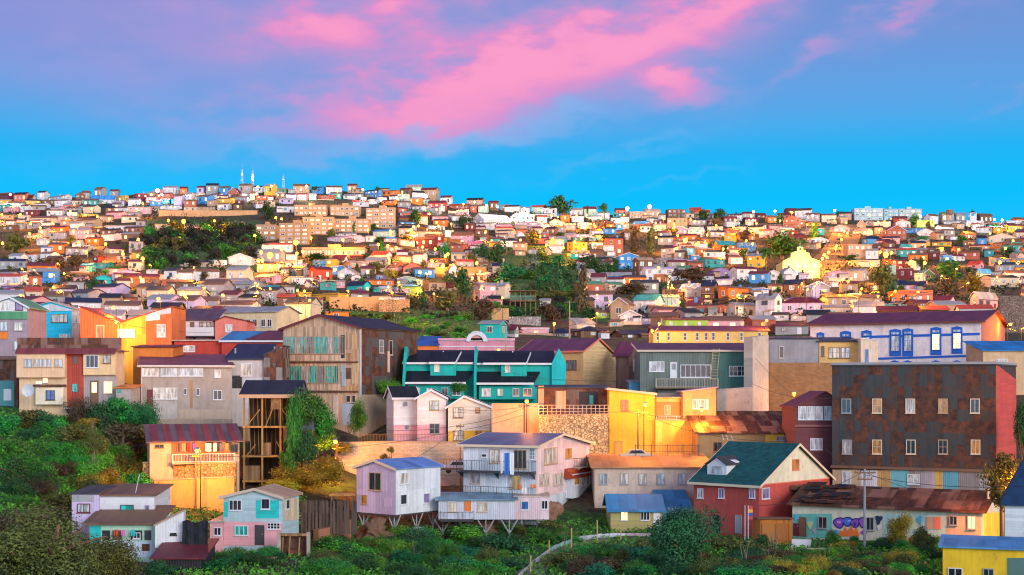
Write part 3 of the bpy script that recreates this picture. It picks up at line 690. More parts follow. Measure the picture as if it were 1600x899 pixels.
    b = MB(); b.tube((18.2, 3, h.H+1), (18.2, 3, h.H+3.4), .12, 8); b.build('chimney', M('plain', 'beige'), h.rf)
    # yellow house at the corner
    h = House('house', 'bright yellow house with pale blue roof, cut by the lower edge', 'house', 1473, 1660, 862, 908, 100, -19, L=5, wall=M('plaster', (.84, .54, .03)))
    h.shed(M('roofx', (.10, .30, .55)), .25, 'b', ov=.3); h.win('F', 1481, 887, 1504, 903, 2, 1, W_, 'dark'); h.win('F', 1536, 888, 1553, 903, 2, 1, 'grey', 'dark')
    h.panel('F', [(1574, 872), (1608, 872), (1608, 903), (1574, 903)], M('plain', (.1, .2, .18)), 'recess_shade')  # flat panel painted dark in place of a shaded opening
    h = House('house', 'pale blue-white house with steep navy roof, cut by the picture edge', 'house', 1570, 1650, 792, 845, 110, -20, L=7, wall=M('plank', (.66, .74, .80)))
    h.hip(4.4, M('tile', (.015, .05, .12)))
    # ---- orange lit balcony house
    h = House('house', 'balcony house over an orange-lit wall, red-and-grey striped sheet roof', 'house', 234, 374, 691, 723, 149.5, 17, L=6, wall=M('plaster', (.68, .42, .24)))
    h.shed(M('roofx', (.16, .10, .10)), 1.5, 'b', ov=.4)
    b = MB()
    for i in range(7):
        b.prism([(i*1.4+.2, -.42, h.H-.09+.15), (i*1.4+.9, -.42, h.H-.09+.15), (i*1.4+.9, h.L+.2, h.H+1.54+.15), (i*1.4+.2, h.L+.2, h.H+1.54+.15)],
                [(i*1.4+.2, -.42, h.H-.09+.18), (i*1.4+.9, -.42, h.H-.09+.18), (i*1.4+.9, h.L+.2, h.H+1.54+.18), (i*1.4+.2, h.L+.2, h.H+1.54+.18)])
    b.build('red_sheets', M('roofx', (.28, .05, .05)), h.rf)
    h.panel('F', [(268, 692), (366, 692), (366, 721), (268, 721)], M('plaster', (.30, .14, .06)), 'balcony_recess_shade'); h.win('F', 242, 695, 256, 700, 2, 1, 'brown', 'dark', .04)  # recess is a flat panel; its shade is put into the plaster colour
    h.win('F', 360, 694, 372, 708, 2, 1, 'brown', 'dark', out=.1)
    h.balc('F', 268, 366, 723, 709, 1.1, 'white', 'tan', .16); wallsp = h
    for x, w, c, l in ((276, 5, (.1, .08, .1), 'black trousers at the end of the balcony washing line'), (284, 6, (.7, .3, .2), 'salmon shirt on the orange-lit balcony line'), (292, 5, (.6, .05, .05), 'red shirt on the orange-lit balcony line'),
                    (301, 5, (.3, .1, .5), 'violet garment on the orange-lit balcony line'), (321, 9, (.75, .7, .66), 'wide white cloth on the orange-lit balcony line'), (333, 6, (.7, .68, .66), 'narrow white cloth on the orange-lit balcony line'),
                    (343, 7, (.15, .14, .2), 'dark jacket on the orange-lit balcony line'), (352, 5, (.5, .3, .1), 'ochre towel on the orange-lit balcony line')):
        cloth(l, x, 693, w, 13, 150.3, c)
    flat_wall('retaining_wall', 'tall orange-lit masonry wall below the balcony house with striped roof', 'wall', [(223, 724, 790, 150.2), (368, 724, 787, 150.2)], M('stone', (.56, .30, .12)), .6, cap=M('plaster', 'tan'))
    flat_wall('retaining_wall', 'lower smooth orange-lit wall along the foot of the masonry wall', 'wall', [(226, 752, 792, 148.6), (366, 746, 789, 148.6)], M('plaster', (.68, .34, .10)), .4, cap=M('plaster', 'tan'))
    # ---- derelict timber frame
    derelict()
    # ---- old glazed factory
    h = House('factory', 'old timber factory with turquoise glazed galleries and rust-streaked long side wall', 'factory', 442, 562, 512, 617, 183, -27, xs=651, wall=M('vplank', (.56, .38, .24)), fnd=11.5)
    pk = h.uv('F', 500, 493); h.body('y', [(0, h.H), pk, (h.W, h.H)]); h.roof(M('roofy', (.016, .022, .034)), ov=.45, trim=M('plain', 'maroon'))
    h.panel('R', [(.02, 0), (h.L-.02, 0), (h.L-.02, h.H-.15), (.02, h.H-.15)], M('rust', (.10, .11, .11)), px=False, name='metal_sheeting')
    h.panel('R', [(.0, -.2), (.35, -.2), (.35, h.H-.1), (.0, h.H-.1)], M('corr', (.5, .56, .6)), px=False, name='corner_sheet', th=.07)
    h.panel('R', [(.02, -11), (h.L*.55, -11), (h.L*.55, -.06), (.02, -.06)], M('plaster', (.36, .27, .2)), px=False, name='concrete_wall')
    def gallery(y0, y1, xs):
        for i in range(len(xs)-1):
            x0, x1 = xs[i], xs[i+1]; h.win('F', x0+.6, y0, x1-.6, y1, 3, (1, 1, 3)[i % 3], 'tan', ('teal', 'teal', 'sky', 'teal', 'grey')[i % 5], .05)
        h.panel('F', [(xs[0]-2, y1+1.5), (xs[-1]+2, y1+1.5), (xs[-1]+2, y1+11), (xs[0]-2, y1+11)], M('vplank', (.62, .44, .30)), 'spandrel', .06)
        h.panel('F', [(xs[0]-2, y1+12), (560, y1+12), (560, y1+14.5), (xs[0]-2, y1+14.5)], M('plain', (.12, .06, .04)), 'beam', .16)
    gallery(526, 553, [445, 452, 461, 470, 479, 490, 501, 512, 521, 530, 539]); gallery(572, 599, [446, 460, 472, 483, 496, 508, 519, 530])
    for i, (x0, x1, y0, y1, c) in enumerate(((541, 549, 520, 546, 'tan'), (550, 558, 522, 560, (.55, .35, .18)), (541, 551, 552, 570, (.5, .3, .16)), (551, 560, 566, 600, (.6, .45, .25)),
                                             (533, 539, 524, 560, 'charcoal'), (533, 540, 570, 604, (.3, .42, .46)), (541, 549, 575, 592, 'brown'), (542, 559, 603, 614, (.5, .32, .14)))):
        h.panel('F', [(x0, y0), (x1, y0), (x1, y1), (x0, y1)], M('vplank', c), 'patch_board', .05+.004*i)
    h.win('R', 592, 531, 599, 552, 1, 2, 'beige', 'grey', out=.1); h.win('R', 607, 532, 613, 555, 1, 1, 'beige', 'dark', out=.1)
    h.panel('R', [(605, 549), (608, 549), (608, 582), (605, 582)], M('plain', 'beige'), 'timber_post', .12)
    h.win('F', 541, 618, 548, 629, 1, 1, 'beige', 'dark'); h.win('F', 550, 618, 556, 629, 1, 1, 'beige', 'dark')
    h.panel('F', [(534, 630), (557, 632), (555, 664), (536, 664)], M('plain', (.45, .52, .6)), 'patched_sheet', .05)
    h.panel('F', [(521, 618), (529, 618), (529, 660), (521, 660)], M('vplank', (.7, .52, .4)), 'pilaster', .1)
    # ---- turquoise row
    rowhouse(631, 740, 0, 'turquoise terraced house with stepped dark roofs, beside the timber factory')
    rowhouse(741, 864, 1, 'turquoise terraced house with stepped dark roofs, tall pointed end wall')
    # ---- white houses with painted bases
    h = House('house', 'white cottage with pink base and one front gable, beside the timber factory', 'house', 615, 652, 620, 691, 180, 24, xs=604, wall=M('plank', (.68, .72, .76)))
    h.gx(M('roofx', DK), R=1.2, ov=.3, trim=M('plain', W_)); h.panel('F', [(615, 664), (652, 664), (652, 691), (615, 691)], M('plank', 'pink'))
    h.win('F', 628, 627, 637, 636, 1, 1, W_, 'grey', .05); h.win('F', 631, 664, 639, 672, 1, 1, W_, 'grey', .05, out=.1)
    h = House('house', 'white gabled house front with pink base, olive shuttered window over the wall', 'house', 652, 697, 622, 691, 179, 0, L=6, wall=M('plank', (.80, .74, .72)))
    h.gy(M('roofy', DK), peak=(674, 610), ov=.3, trim=M('plain', W_)); h.panel('F', [(652.3, 664), (696.6, 664), (696.6, 691), (652.3, 691)], M('plank', 'pink'))
    h.win('F', 671, 626, 686, 641, 2, 2, (.3, .3, .1), 'sky'); h.win('F', 671, 662, 687, 678, 2, 2, 'grey', 'dark', out=.1)
    h = House('house', 'cream-white gabled house with yellow base beside the pink-based white one', 'house', 700, 766, 636, 691, 178, 0, L=6, wall=M('plank', (.82, .72, .58)))
    h.gy(M('roofy', DK), peak=(725, 620), ov=.35, trim=M('plain', W_)); h.panel('F', [(700.4, 673), (765.6, 673), (765.6, 691), (700.4, 691)], M('plaster', 'yellow'))
    h.win('F', 708, 637, 724, 653, 2, 2, 'brown', 'curt'); h.win('F', 743, 637, 750, 645, 1, 1, 'brown', 'amber', .05)
    h.win('F', 708, 673, 725, 689, 2, 2, 'brown', 'curt', out=.1); h.win('F', 743, 673, 752, 683, 1, 1, 'brown', 'amber', .05, out=.1)
    # ---- retaining walls of the middle terrace
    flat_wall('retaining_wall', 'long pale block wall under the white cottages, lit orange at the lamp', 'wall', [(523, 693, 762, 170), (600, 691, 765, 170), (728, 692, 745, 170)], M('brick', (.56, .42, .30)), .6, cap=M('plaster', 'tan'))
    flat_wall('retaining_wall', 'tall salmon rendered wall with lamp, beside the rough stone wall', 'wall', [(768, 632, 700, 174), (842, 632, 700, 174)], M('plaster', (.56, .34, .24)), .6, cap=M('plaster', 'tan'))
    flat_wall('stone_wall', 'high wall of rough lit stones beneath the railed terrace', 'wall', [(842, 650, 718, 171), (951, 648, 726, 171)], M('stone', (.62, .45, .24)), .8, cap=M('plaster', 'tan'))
    b = MB(); w = 109/F*171
    for i in range(17): b.box(i*w/16-.03, i*w/16+.03, 0, .06, 0, 1.2)
    for z in (.35, .75, 1.15): b.box(0, w, .01, .05, z, z+.05)
    tag(b.build('railing', M('plain', 'beige'), None, P(842, 648.4, 171.3)), 'pale metal railing along the top of the rough stone wall', 'railing')
    h = House('shed', 'row of rusty sheet sheds and lean-tos behind the railed terrace', 'shed', 840, 948, 607, 640, 176, 0, L=5, wall=M('rust', (.16, .12, .12)), fnd=2)
    h.shed(M('roofx', 'charcoal'), .3, 'b', ov=.3); h.panel('F', [(841, 603), (850, 603), (850, 639), (841, 639)], M('plaster', 'tan'))
    h.panel('F', [(850, 609), (866, 609), (866, 638), (850, 638)], M('rust', 'maroon')); h.panel('F', [(905, 612), (934, 612), (934, 638), (905, 638)], M('plain', 'dark'), 'recess_shade')  # shade of the open shed bay painted as a flat dark panel
    h.panel('F', [(921, 618), (927, 618), (927, 632), (921, 632)], M('plain', 'teal'), th=.07); h.panel('F', [(868, 611), (884, 611), (884, 638), (868, 638)], M('vplank', 'tan'))
    # yellow house on the terrace
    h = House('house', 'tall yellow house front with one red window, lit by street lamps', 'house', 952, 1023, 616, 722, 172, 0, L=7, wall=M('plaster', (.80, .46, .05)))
    h.shed(M('roofx', 'tan'), .6, 'l', ov=.25, trim=M('plain', 'beige')); h.win('F', 970, 625, 982, 643, 2, 3, 'coral', 'amber'); h.door('F', 961, 690, 972, 717, (.55, .35, .08))
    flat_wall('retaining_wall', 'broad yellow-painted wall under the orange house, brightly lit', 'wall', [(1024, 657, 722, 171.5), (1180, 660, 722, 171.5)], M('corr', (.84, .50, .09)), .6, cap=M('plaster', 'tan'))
    h = House('terrace_room', 'half-open terrace room with tank and plants beside the yellow house', 'terrace room', 1024, 1066, 622, 657, 173.5, 0, L=4, wall=M('plaster', (.66, .42, .16)), fnd=.3)
    h.shed(M('roofx', 'tan'), .4, 'b', ov=.3); h.panel('F', [(1025, 628), (1064, 628), (1064, 655), (1025, 655)], M('plaster', (.42, .22, .08)), 'porch_recess_shade')  # no real hollow: porch shade is put into a darker plaster panel
    h.win('F', 1038, 633, 1048, 648, 2, 2, 'beige', 'amber'); h.balc('F', 1025, 1064, 657, 650, .5, 'white', 'tan', .2)
    h = House('house', 'orange plastered house with white three-pane window and pink roof edge', 'house', 1067, 1119, 613, 658, 172.6, 0, L=6, wall=M('plaster', (.64, .30, .14)))
    h.shed(M('roofx', 'pink'), .5, 'r', ov=.15); h.win('F', 1082, 624, 1107, 639, 4, 1, W_, 'sky')
    flat_wall('retaining_wall', 'stained grey concrete wall between the orange house and pale firewall', 'wall', [(1120, 610, 668, 176), (1176, 606, 668, 176)], M('plaster', 'concrete'), .6, cap=M('plaster', 'grey'))
    # corrugated green house
    h = House('house', 'corrugated grey-green house with white windows, wooden ladder and long balcony', 'house', 1000, 1175, 548, 606, 195, 0, L=9, wall=M('corr', (.13, .17, .15)))
    h.shed(M('roofx', (.14, .045, .075)), 1.15, 'b', ov=.4, trim=M('plain', 'beige'))
    h.win('F', 1014, 565, 1038, 581, 4, 1, W_, 'sky'); h.door('F', 1048, 567, 1057, 591, 'white', 'grey'); h.win('F', 1063, 570, 1111, 590, 6, 1, W_, 'dark', .09); h.win('F', 1139, 572, 1165, 588, 4, 2, W_, 'dark', .08)
    h.balc('F', 1024, 1121, 606, 592, 1.3, 'beige', 'brown', .22)
    h.panel('F', [(1119, 550), (1174, 550), (1174, 606), (1119, 606)], M('corr', (.05, .15, .13)))
    b = MB()
    for x in (0, .9): b.bar((x, 0, 0), (x+.45, .5, 4.4), .05)
    for i in range(11): t = (i+.5)/11; b.bar((.45*t, .5*t, 4.4*t), (.9+.45*t, .5*t, 4.4*t), .035)
    tag(b.build('ladder', M('plain', (.6, .42, .2)), None, P(1110, 594, 194.3)), 'wooden ladder leaning on the corrugated green house above its balcony', 'ladder')
    flat_wall('firewall', 'tall narrow pale firewall rising between green house and brick wall', 'wall', [(1176, 527, 660, 191), (1201, 524, 660, 194)], M('plaster', (.60, .46, .36)), 1.4)
    flat_wall('brick_wall', 'big brown brick wall below the grey house', 'wall', [(1202, 567, 652, 199), (1300, 567, 652, 199)], M('brick', (.34, .17, .07)), .8)
    h = House('house', 'grey rendered house with one narrow window on the brick wall', 'house', 1202, 1279, 530, 567, 200, 0, L=7, wall=M('plaster', (.30, .29, .31)), fnd=.3)
    h.shed(M('roofx', 'navy'), .5, 'b', ov=.25); h.win('F', 1217, 541, 1225, 560, 1, 1, 'beige', 'dark', .1)
    h = House('house', 'yellow timber house with brown-framed window band and a dark roof', 'house', 1280, 1344, 534, 575, 200, 0, L=7, wall=M('plank', (.66, .42, .14)), fnd=3)
    h.shed(M('roofx', 'navy'), .7, 'b', ov=.4); h.win('F', 1295, 543, 1312, 560, 3, 2, 'brown', 'curt'); h.win('F', 1314, 543, 1328, 560, 2, 2, 'brown', 'sky'); h.win('F', 1283, 541, 1288, 557, 1, 1, 'brown', 'dark')
    h = House('house', 'narrow cream house end with one slim blue window', 'house', 1345, 1372, 533, 577, 198, 0, L=7, wall=M('plaster', (.74, .56, .40)), fnd=3)
    h.shed(M('roofx', 'white'), .3, 'l', ov=.1); h.win('F', 1352, 546, 1357, 569, 1, 1, 'blue', 'blue')
    # white and blue building
    h = House('mansion', 'large white building with cobalt blue window surrounds and long maroon roof', 'mansion', 1266, 1533, 515, 580, 228, -27, xs=1570, wall=M('plaster', (.80, .68, .66)))
    h.H = (580-503)/F*231
    pk = h.uv('R', 1546, 484); h.gx(M('roofx', (.17, .03, .06)), R=2.3, rp=.5, ov=.7, trim=M('plain', (.16, .05, .03)))
    h.panel('R', [(.05, .3), (h.L-.05, .3), (h.L-.05, h.H), (h.L/2, h.H+2.2), (.05, h.H)], M('plaster', (.48, .16, .12)), px=False)
    bl = M('plain', (.015, .12, .52))
    def band(x0, y0, x1, y1, hh, th): h.panel('F', [(x0, y0), (x1, y1), (x1, y1+hh), (x0, y0+hh)], bl, 'painted_band', th)
    band(1346, 525, 1531, 520, 4, .06); band(1372, 559, 1532, 554, 3.5, .06)
    def bwin(x0, x1, y0, y1, pn='curt'):
        h.panel('F', [(x0, y0), ((x0+x1)/2, y0-2), (x1, y0), (x1, y1), (x0, y1)], bl, 'window_surround', .10)
        h.win('F', x0+2.5, y0+3, x1-2.5, y0+7, 2, 1, (.015, .12, .52), 'sky', .05, out=.17); h.win('F', x0+2.5, y0+9, x1-2.5, max(y1-8, y0+13), 2, 3, (.015, .12, .52), pn, .05, out=.17)
    bwin(1390, 1408, 516, 557); bwin(1410, 1427, 515, 557); bwin(1454, 1471, 513, 555, 'lit'); bwin(1487, 1504, 512, 553, 'lit'); bwin(1346, 1362, 518, 557); bwin(1313, 1330, 519, 558); bwin(1276, 1288, 521, 558)
    for x in (1390, 1410, 1454, 1487): h.panel('F', [(x, 566), (x+8, 563), (x+17, 566), (x+17, 580), (x, 580)], bl, 'window_surround', .10)
    h = House('house', 'beige house with bright blue sheet roof behind the red firewall', 'house', 1536, 1640, 548, 590, 212, 0, L=8, wall=M('plaster', (.62, .42, .24)))
    h.shed(M('roofx', (.02, .2, .5)), 1.5, 'b', ov=.4); h.win('F', 1556, 561, 1574, 575, 4, 1, W_, 'curt')
    # rusty metal building
    h = House('tenement', 'huge rust-patched metal-clad tenement with two rows of white-framed windows', 'tenement', 1300, 1556, 571, 733, 149, -28, L=14, xs=None, wall=M('rust', (.07, .08, .08)))
    h.flat(M('plaster', 'charcoal'), .25, M('plain', 'grey'))
    h.panel('R', [(.02, -4), (h.L, -4), (h.L, h.H-1.5), (.02, h.H+.1)], M('plank', (.62, .09, .07)), px=False)
    for y0, xs in ((623, (1322, 1370, 1422, 1473, 1523)), (687, (1323, 1370, 1423, 1473, 1524))):
        for i, x in enumerate(xs):
            h.win('F', x-7, y0, x+8, y0+23, 2, 2 if i % 2 else 1, ('grey', 'cream', 'cream', 'tan', 'cream')[i], ('dark', 'amber', 'curt', 'amber', 'dark')[(i+(y0 > 650)*2) % 5], .09, out=.1)
    h.pbox('F', 1299, 731, 1557, 734, .01, .35, M('plain', 'brown'), 'ledge')
    h.panel('F', [(1301, 734), (1345, 734), (1345, 775), (1301, 775)], M('plaster', (.50, .38, .24))); h.win('F', 1316, 736, 1330, 759, 2, 2, W_, 'sky', .08)
    pc = [(1345, 1371, (.62, .62, .66)), (1371, 1392, (.55, .34, .12)), (1392, 1420, (.15, .42, .46)), (1420, 1440, (.32, .25, .22)), (1440, 1461, (.5, .4, .42)), (1461, 1473, (.7, .42, .1)), (1473, 1497, (.12, .38, .48)), (1497, 1530, (.22, .2, .2)), (1530, 1555, (.35, .38, .36))]
    for i, (x0, x1, c) in enumerate(pc): h.panel('F', [(x0, 735), (x1, 735), (x1, 775), (x0, 775)], M('corr', c), 'patch_sheet', .04+.004*(i % 2))
    h.win('F', 1418, 741, 1437, 757, 2, 2, W_, 'curt', .09, out=.12)
    # dark red house
    h = House('house', 'dark maroon house with a white window band, against the rusty tenement', 'house', 1243, 1300, 636, 755, 159.5, 0, L=8, wall=M('plank', (.15, .045, .055)))
    h.gy(M('roofy', 'maroon'), peak=(1290, 613), ov=.25, hr=h.H+1.2)
    for x0, x1 in ((1247, 1260), (1261, 1273), (1274, 1286), (1288, 1299)): h.win('F', x0, 635, x1, 656, 3, 2, W_, 'sky', .06)
    h.win('F', 1266, 685, 1285, 703, 3, 1, W_, 'sky'); h.pbox('F', 1242, 664, 1299.6, 667, .01, .25, M('plain', (.25, .1, .1)), 'ledge')
    # low rusted-roof shack row
    h = House('shack', 'low shack with patched rust roof and chalky scribbles on its wall', 'shack', 1090, 1240, 676, 722, 166, 0, L=8, wall=M('plaster', (.36, .22, .10)))
    h.shed(M('rustx', (.40, .22, .13)), 2.1, 'b', ov=.5)
    for i, x in enumerate((1115, 1149, 1175)): h.win('F', x, 691, x+13, 706, 2, 1, 'brown', 'dark', .06)
    h.panel('F', [(1196, 679), (1239, 679), (1239, 710), (1196, 710)], M('plaster', (.76, .45, .07))); h.win('F', 1213, 682, 1231, 689, 2, 1, 'grey', 'grey', .05, out=.1)
    for k, x in enumerate((1128, 1134, 1141)): h.panel('F', [(x, 679), (x+1, 679), (x+3+k, 688), (x+2+k, 688)], M('plain', 'white'), 'graffiti', .05)
    h = House('shack', 'small grey-roofed upper shack with a white end wall behind the rust roof', 'shack', 1106, 1166, 655, 672, 175.5, 0, L=5, wall=M('plaster', 'white'), fnd=3)
    h.shed(M('roofx', (.16, .13, .17)), .9, 'b', ov=.3)
    left_buildings(); behind_buildings()

def ell(cx, cy, rx, ry, rot=0, n=14, w=0.):
    r = math.radians(rot); o = []
    for i in range(n):
        t = 6.2832*i/n; q = 1+w*math.sin(3*t+cx); x, y = rx*q*math.cos(t), ry*q*math.sin(t); o.append((cx+x*math.cos(r)-y*math.sin(r), cy+x*math.sin(r)+y*math.cos(r)))
    return o
NV, PU, BL_ = (.03, .02, .14), (.22, .07, .45), (.06, .16, .6)
GRAF = [(ell(1311, 817, 9, 9, 0, 14, .1), NV), (ell(1324, 815, 8, 8, 20, 14, .1), NV), (ell(1336, 817, 8, 8, 0, 14, .12), NV), (ell(1348, 816, 7, 9, 0, 14, .1), NV),
 (ell(1311, 817, 7, 7, 0, 14, .15), PU), (ell(1324, 815, 6, 6, 20, 14, .15), BL_), (ell(1336, 817, 6, 6, 0, 14, .15), PU), (ell(1348, 816, 5, 7, 0, 14, .12), (.3, .1, .4)),
 (ell(1311, 816, 3.5, 2), (.5, .3, .7)), (ell(1336, 819, 1.5, 3), NV), (ell(1327, 814, 2.5, 1.2), (.3, .5, .8)),
 ([(1310, 838), (1313, 828), (1317, 832), (1321, 823), (1325, 831), (1330, 821), (1334, 830), (1339, 824), (1343, 838)], (.80, .18, .03)),
 (ell(1306, 832, 5, 4, 0, 12, .2), (.05, .35, .65)), (ell(1350, 832, 5, 4, 0, 12, .2), (.4, .08, .32)), (ell(1297, 833, 4, 5, 0, 10, .2), (.5, .12, .3)), (ell(1373, 812, 5, 7, 10, 12, .3), (.02, .03, .08)),
 (ell(1266, 820, 4, 6, 0, 12, .3), (.5, .6, .3)), (ell(1273, 829, 3, 4, 0, 12, .3), (.45, .4, .5)), (ell(1245, 809, 3.5, 4, 0, 12, .3), (.1, .5, .7)), (ell(1437, 812, 4, 6, 0, 12, .3), (.05, .4, .6)), (ell(1374, 824, 3, 4, 20, 12, .3), (.7, .7, .72)),
 (ell(1415, 816, 4, 7, 15, 12, .3), (.3, .45, .5)), (ell(1520, 823, 5, 4, 0, 12, .3), (.7, .2, .05))]
GRAF_OLD = [
 ([(1303, 812), (1312, 806), (1322, 808), (1330, 814), (1338, 808), (1350, 812), (1352, 824), (1340, 830), (1322, 828), (1306, 828)], (.07, .05, .32)),
 ([(1310, 828), (1318, 822), (1324, 828), (1332, 820), (1338, 828), (1344, 824), (1341, 839), (1313, 839)], (.80, .16, .03)),
 ([(1302, 826), (1309, 824), (1312, 832), (1305, 838)], (.05, .35, .65)), ([(1345, 828), (1352, 826), (1353, 838), (1345, 837)], (.05, .35, .65)),
 ([(1307, 815), (1314, 811), (1318, 818), (1311, 823)], (.35, .12, .5)), ([(1326, 816), (1333, 812), (1338, 820), (1330, 822)], (.12, .18, .6)), ([(1342, 815), (1349, 816), (1347, 823), (1341, 821)], (.4, .1, .45)),
 ([(1295, 830), (1302, 822), (1304, 836), (1297, 839)], (.5, .12, .3)), ([(1368, 806), (1378, 804), (1379, 818), (1371, 820)], (.02, .03, .08)), ([(1369, 822), (1377, 820), (1378, 828), (1372, 829)], (.7, .7, .72)),
 ([(1354, 830), (1362, 829), (1363, 837), (1355, 838)], (.45, .08, .3)), ([(1262, 818), (1268, 812), (1272, 820), (1266, 828)], (.5, .6, .3)), ([(1270, 822), (1276, 818), (1276, 832), (1271, 832)], (.5, .4, .5)),
 ([(1434, 806), (1440, 804), (1442, 816), (1436, 818)], (.05, .4, .6)), ([(1404, 810), (1410, 806), (1414, 812), (1407, 820)], (.3, .4, .4)),
 ([(1517, 818), (1526, 821), (1523, 828), (1515, 826)], (.7, .2, .05)), ([(1240, 806), (1247, 804), (1246, 812), (1241, 813)], (.1, .5, .7)),
]
def cloth(label, x, y, w, hh, D, col, name='laundry', group=None):
    b = MB(); k = D/F; W, Hh = w*k, hh*k; n = 8; t = .025; ph = x*.7
    def q(i, j, s): 
        u = i/n; return Vector((W*u, .07*math.sin(u*9+ph)*(.3+j/4)+s, -Hh*j/4-.04*math.sin(u*5+ph)*(j > 3)))
    for i in range(n):
        for j in range(4):
            b.hexa([q(i, j, 0), q(i+1, j, 0), q(i+1, j, t), q(i, j, t), q(i, j+1, 0), q(i+1, j+1, 0), q(i+1, j+1, t), q(i, j+1, t)])
    o = b.build(name, M('cloth', col), None, P(x, y, D)); return tag(o, label, 'laundry', group or 'laundry hung out on balconies')
def yprops(h, spots, straight=False):
    """timber props from the floor frame down to the slope"""
    for u, v in spots:
        x, y = h.W*u, h.L*v; w = h.M@Vector((x, y, 0)); g = Tz(w.x, w.y)-h.z0-.6; b = MB(); g = min(g, -1.6)
        if straight: b.bar((x, y, g), (x, y, -.02), .14)
        else:
            j = max(g*.55, -1.6); b.bar((x, y, g), (x, y, j), .17)
            for dx in (-.95, .95): b.bar((x, y, j-.15), (x+dx*.9, y, -.05), .12)
            b.bar((x, y, j), (x, y, -.05), .10)
        b.build('stilt', M('plain', (.34, .38, .40)), h.r)
def derelict():
    D = 157.; k = D/F; X0 = 380; W = (466-X0)*k
    r = empty('derelict_house', P(X0, 756, D), 0, label='roofed skeleton of a derelict timber house with open ivy-grown floors', cat='ruin')
    z = lambda y: (756-y)*k
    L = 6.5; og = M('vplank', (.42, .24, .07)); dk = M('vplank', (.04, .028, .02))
    b = MB(); zz = z(618)
    b.prism([(-.4, -.4, zz), (-.4, L*.55, z(596)), (-.4, L*.55, z(596)+.14), (-.4, -.4, zz+.14)], [(W+.2, -.4, zz), (W+.2, L*.55, z(596)), (W+.2, L*.55, z(596)+.14), (W+.2, -.4, zz+.14)])
    b.prism([(-.4, L*.55, z(596)), (-.4, L+.3, zz), (-.4, L+.3, zz+.14), (-.4, L*.55, z(596)+.14)], [(W+.2, L*.55, z(596)), (W+.2, L+.3, zz), (W+.2, L+.3, zz+.14), (W+.2, L*.55, z(596)+.14)])
    b.build('roof', M('roofx', (.03, .03, .045)), r)
    b = MB(); b.box(-.4, W+.2, -.43, -.405, zz-.3, zz+.1); b.build('fascia', M('plain', 'tan'), r)
    for x in (0, .33*W, .66*W, W-.15):
        b = MB(); b.box(x, x+.18, 0, .18, -1.5, zz); b.build('post', og, r)
    for y in (667, 713, 752):
        b = MB(); b.box(-.1, W+.1, -.02, .2, z(y)-.12, z(y)+.08); b.box(0, W, .2, L*.5, z(y)-.10, z(y)); b.build('floor', og, r)
    for x0, x1, ya, yb in ((.05, .3, 667, 640), (.95, .7, 667, 640), (.4, .62, 667, 620), (.05, .22, 713, 695), (.75, .6, 713, 690)):
        b = MB(); b.bar((x0*W, .1, z(ya)), (x1*W, .1, z(yb)), .08); b.build('brace', og, r)
    for i in range(13):
        b = MB(); x = (i+.4)*W/13; lean = random.uniform(-.1, .1); b.bar((x, L*.45, z(667)), (x+lean, L*.45, z(620)), .06); b.bar((x+.1, L*.45, z(713)), (x+lean+.1, L*.45, z(669)), .055); b.build('stud', og, r)
    for x0_, x1_, ya, yb_ in ((.0, .12, 690, 667), (.36, .5, 713, 692), (.7, .98, 735, 714), (.02, .3, 751, 728), (.72, .9, 690, 668), (.5, .66, 640, 622)):
        b = MB(); b.box(x0_*W, x1_*W, .19, .24, z(ya), z(yb_)); b.build('board', M('vplank', (.24, .15, .08)), r)
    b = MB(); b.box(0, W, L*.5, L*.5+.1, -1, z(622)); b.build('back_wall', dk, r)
    b = MB(); g = z(668)
    b.prism([(W+.02, 0, g), (W+.02, 0, zz), (W+.02, L*.55, z(598)), (W+.02, L, zz), (W+.02, L, g)], [(W+.12, 0, g), (W+.12, 0, zz), (W+.12, L*.55, z(598)), (W+.12, L, zz), (W+.12, L, g)])
    b.build('side_wall', M('corr', (.08, .09, .12)), r)
    h = House('lean_to', 'dark grey corrugated wing joined to the derelict timber skeleton', 'shed', 466, 490, 616, 672, 158, 0, L=6, wall=M('corr', (.10, .11, .15)), fnd=0)
    h.shed(M('roofy', (.05, .05, .08)), -1.6, 'r', ov=.1)
    b = MB()
    for x in (.05, h.W-.2): b.box(x, x+.15, .1, .25, -5.5, -.003)
    b.bar((.1, .15, -1), (h.W-.1, .15, -2), .06); b.build('post', og, h.r)
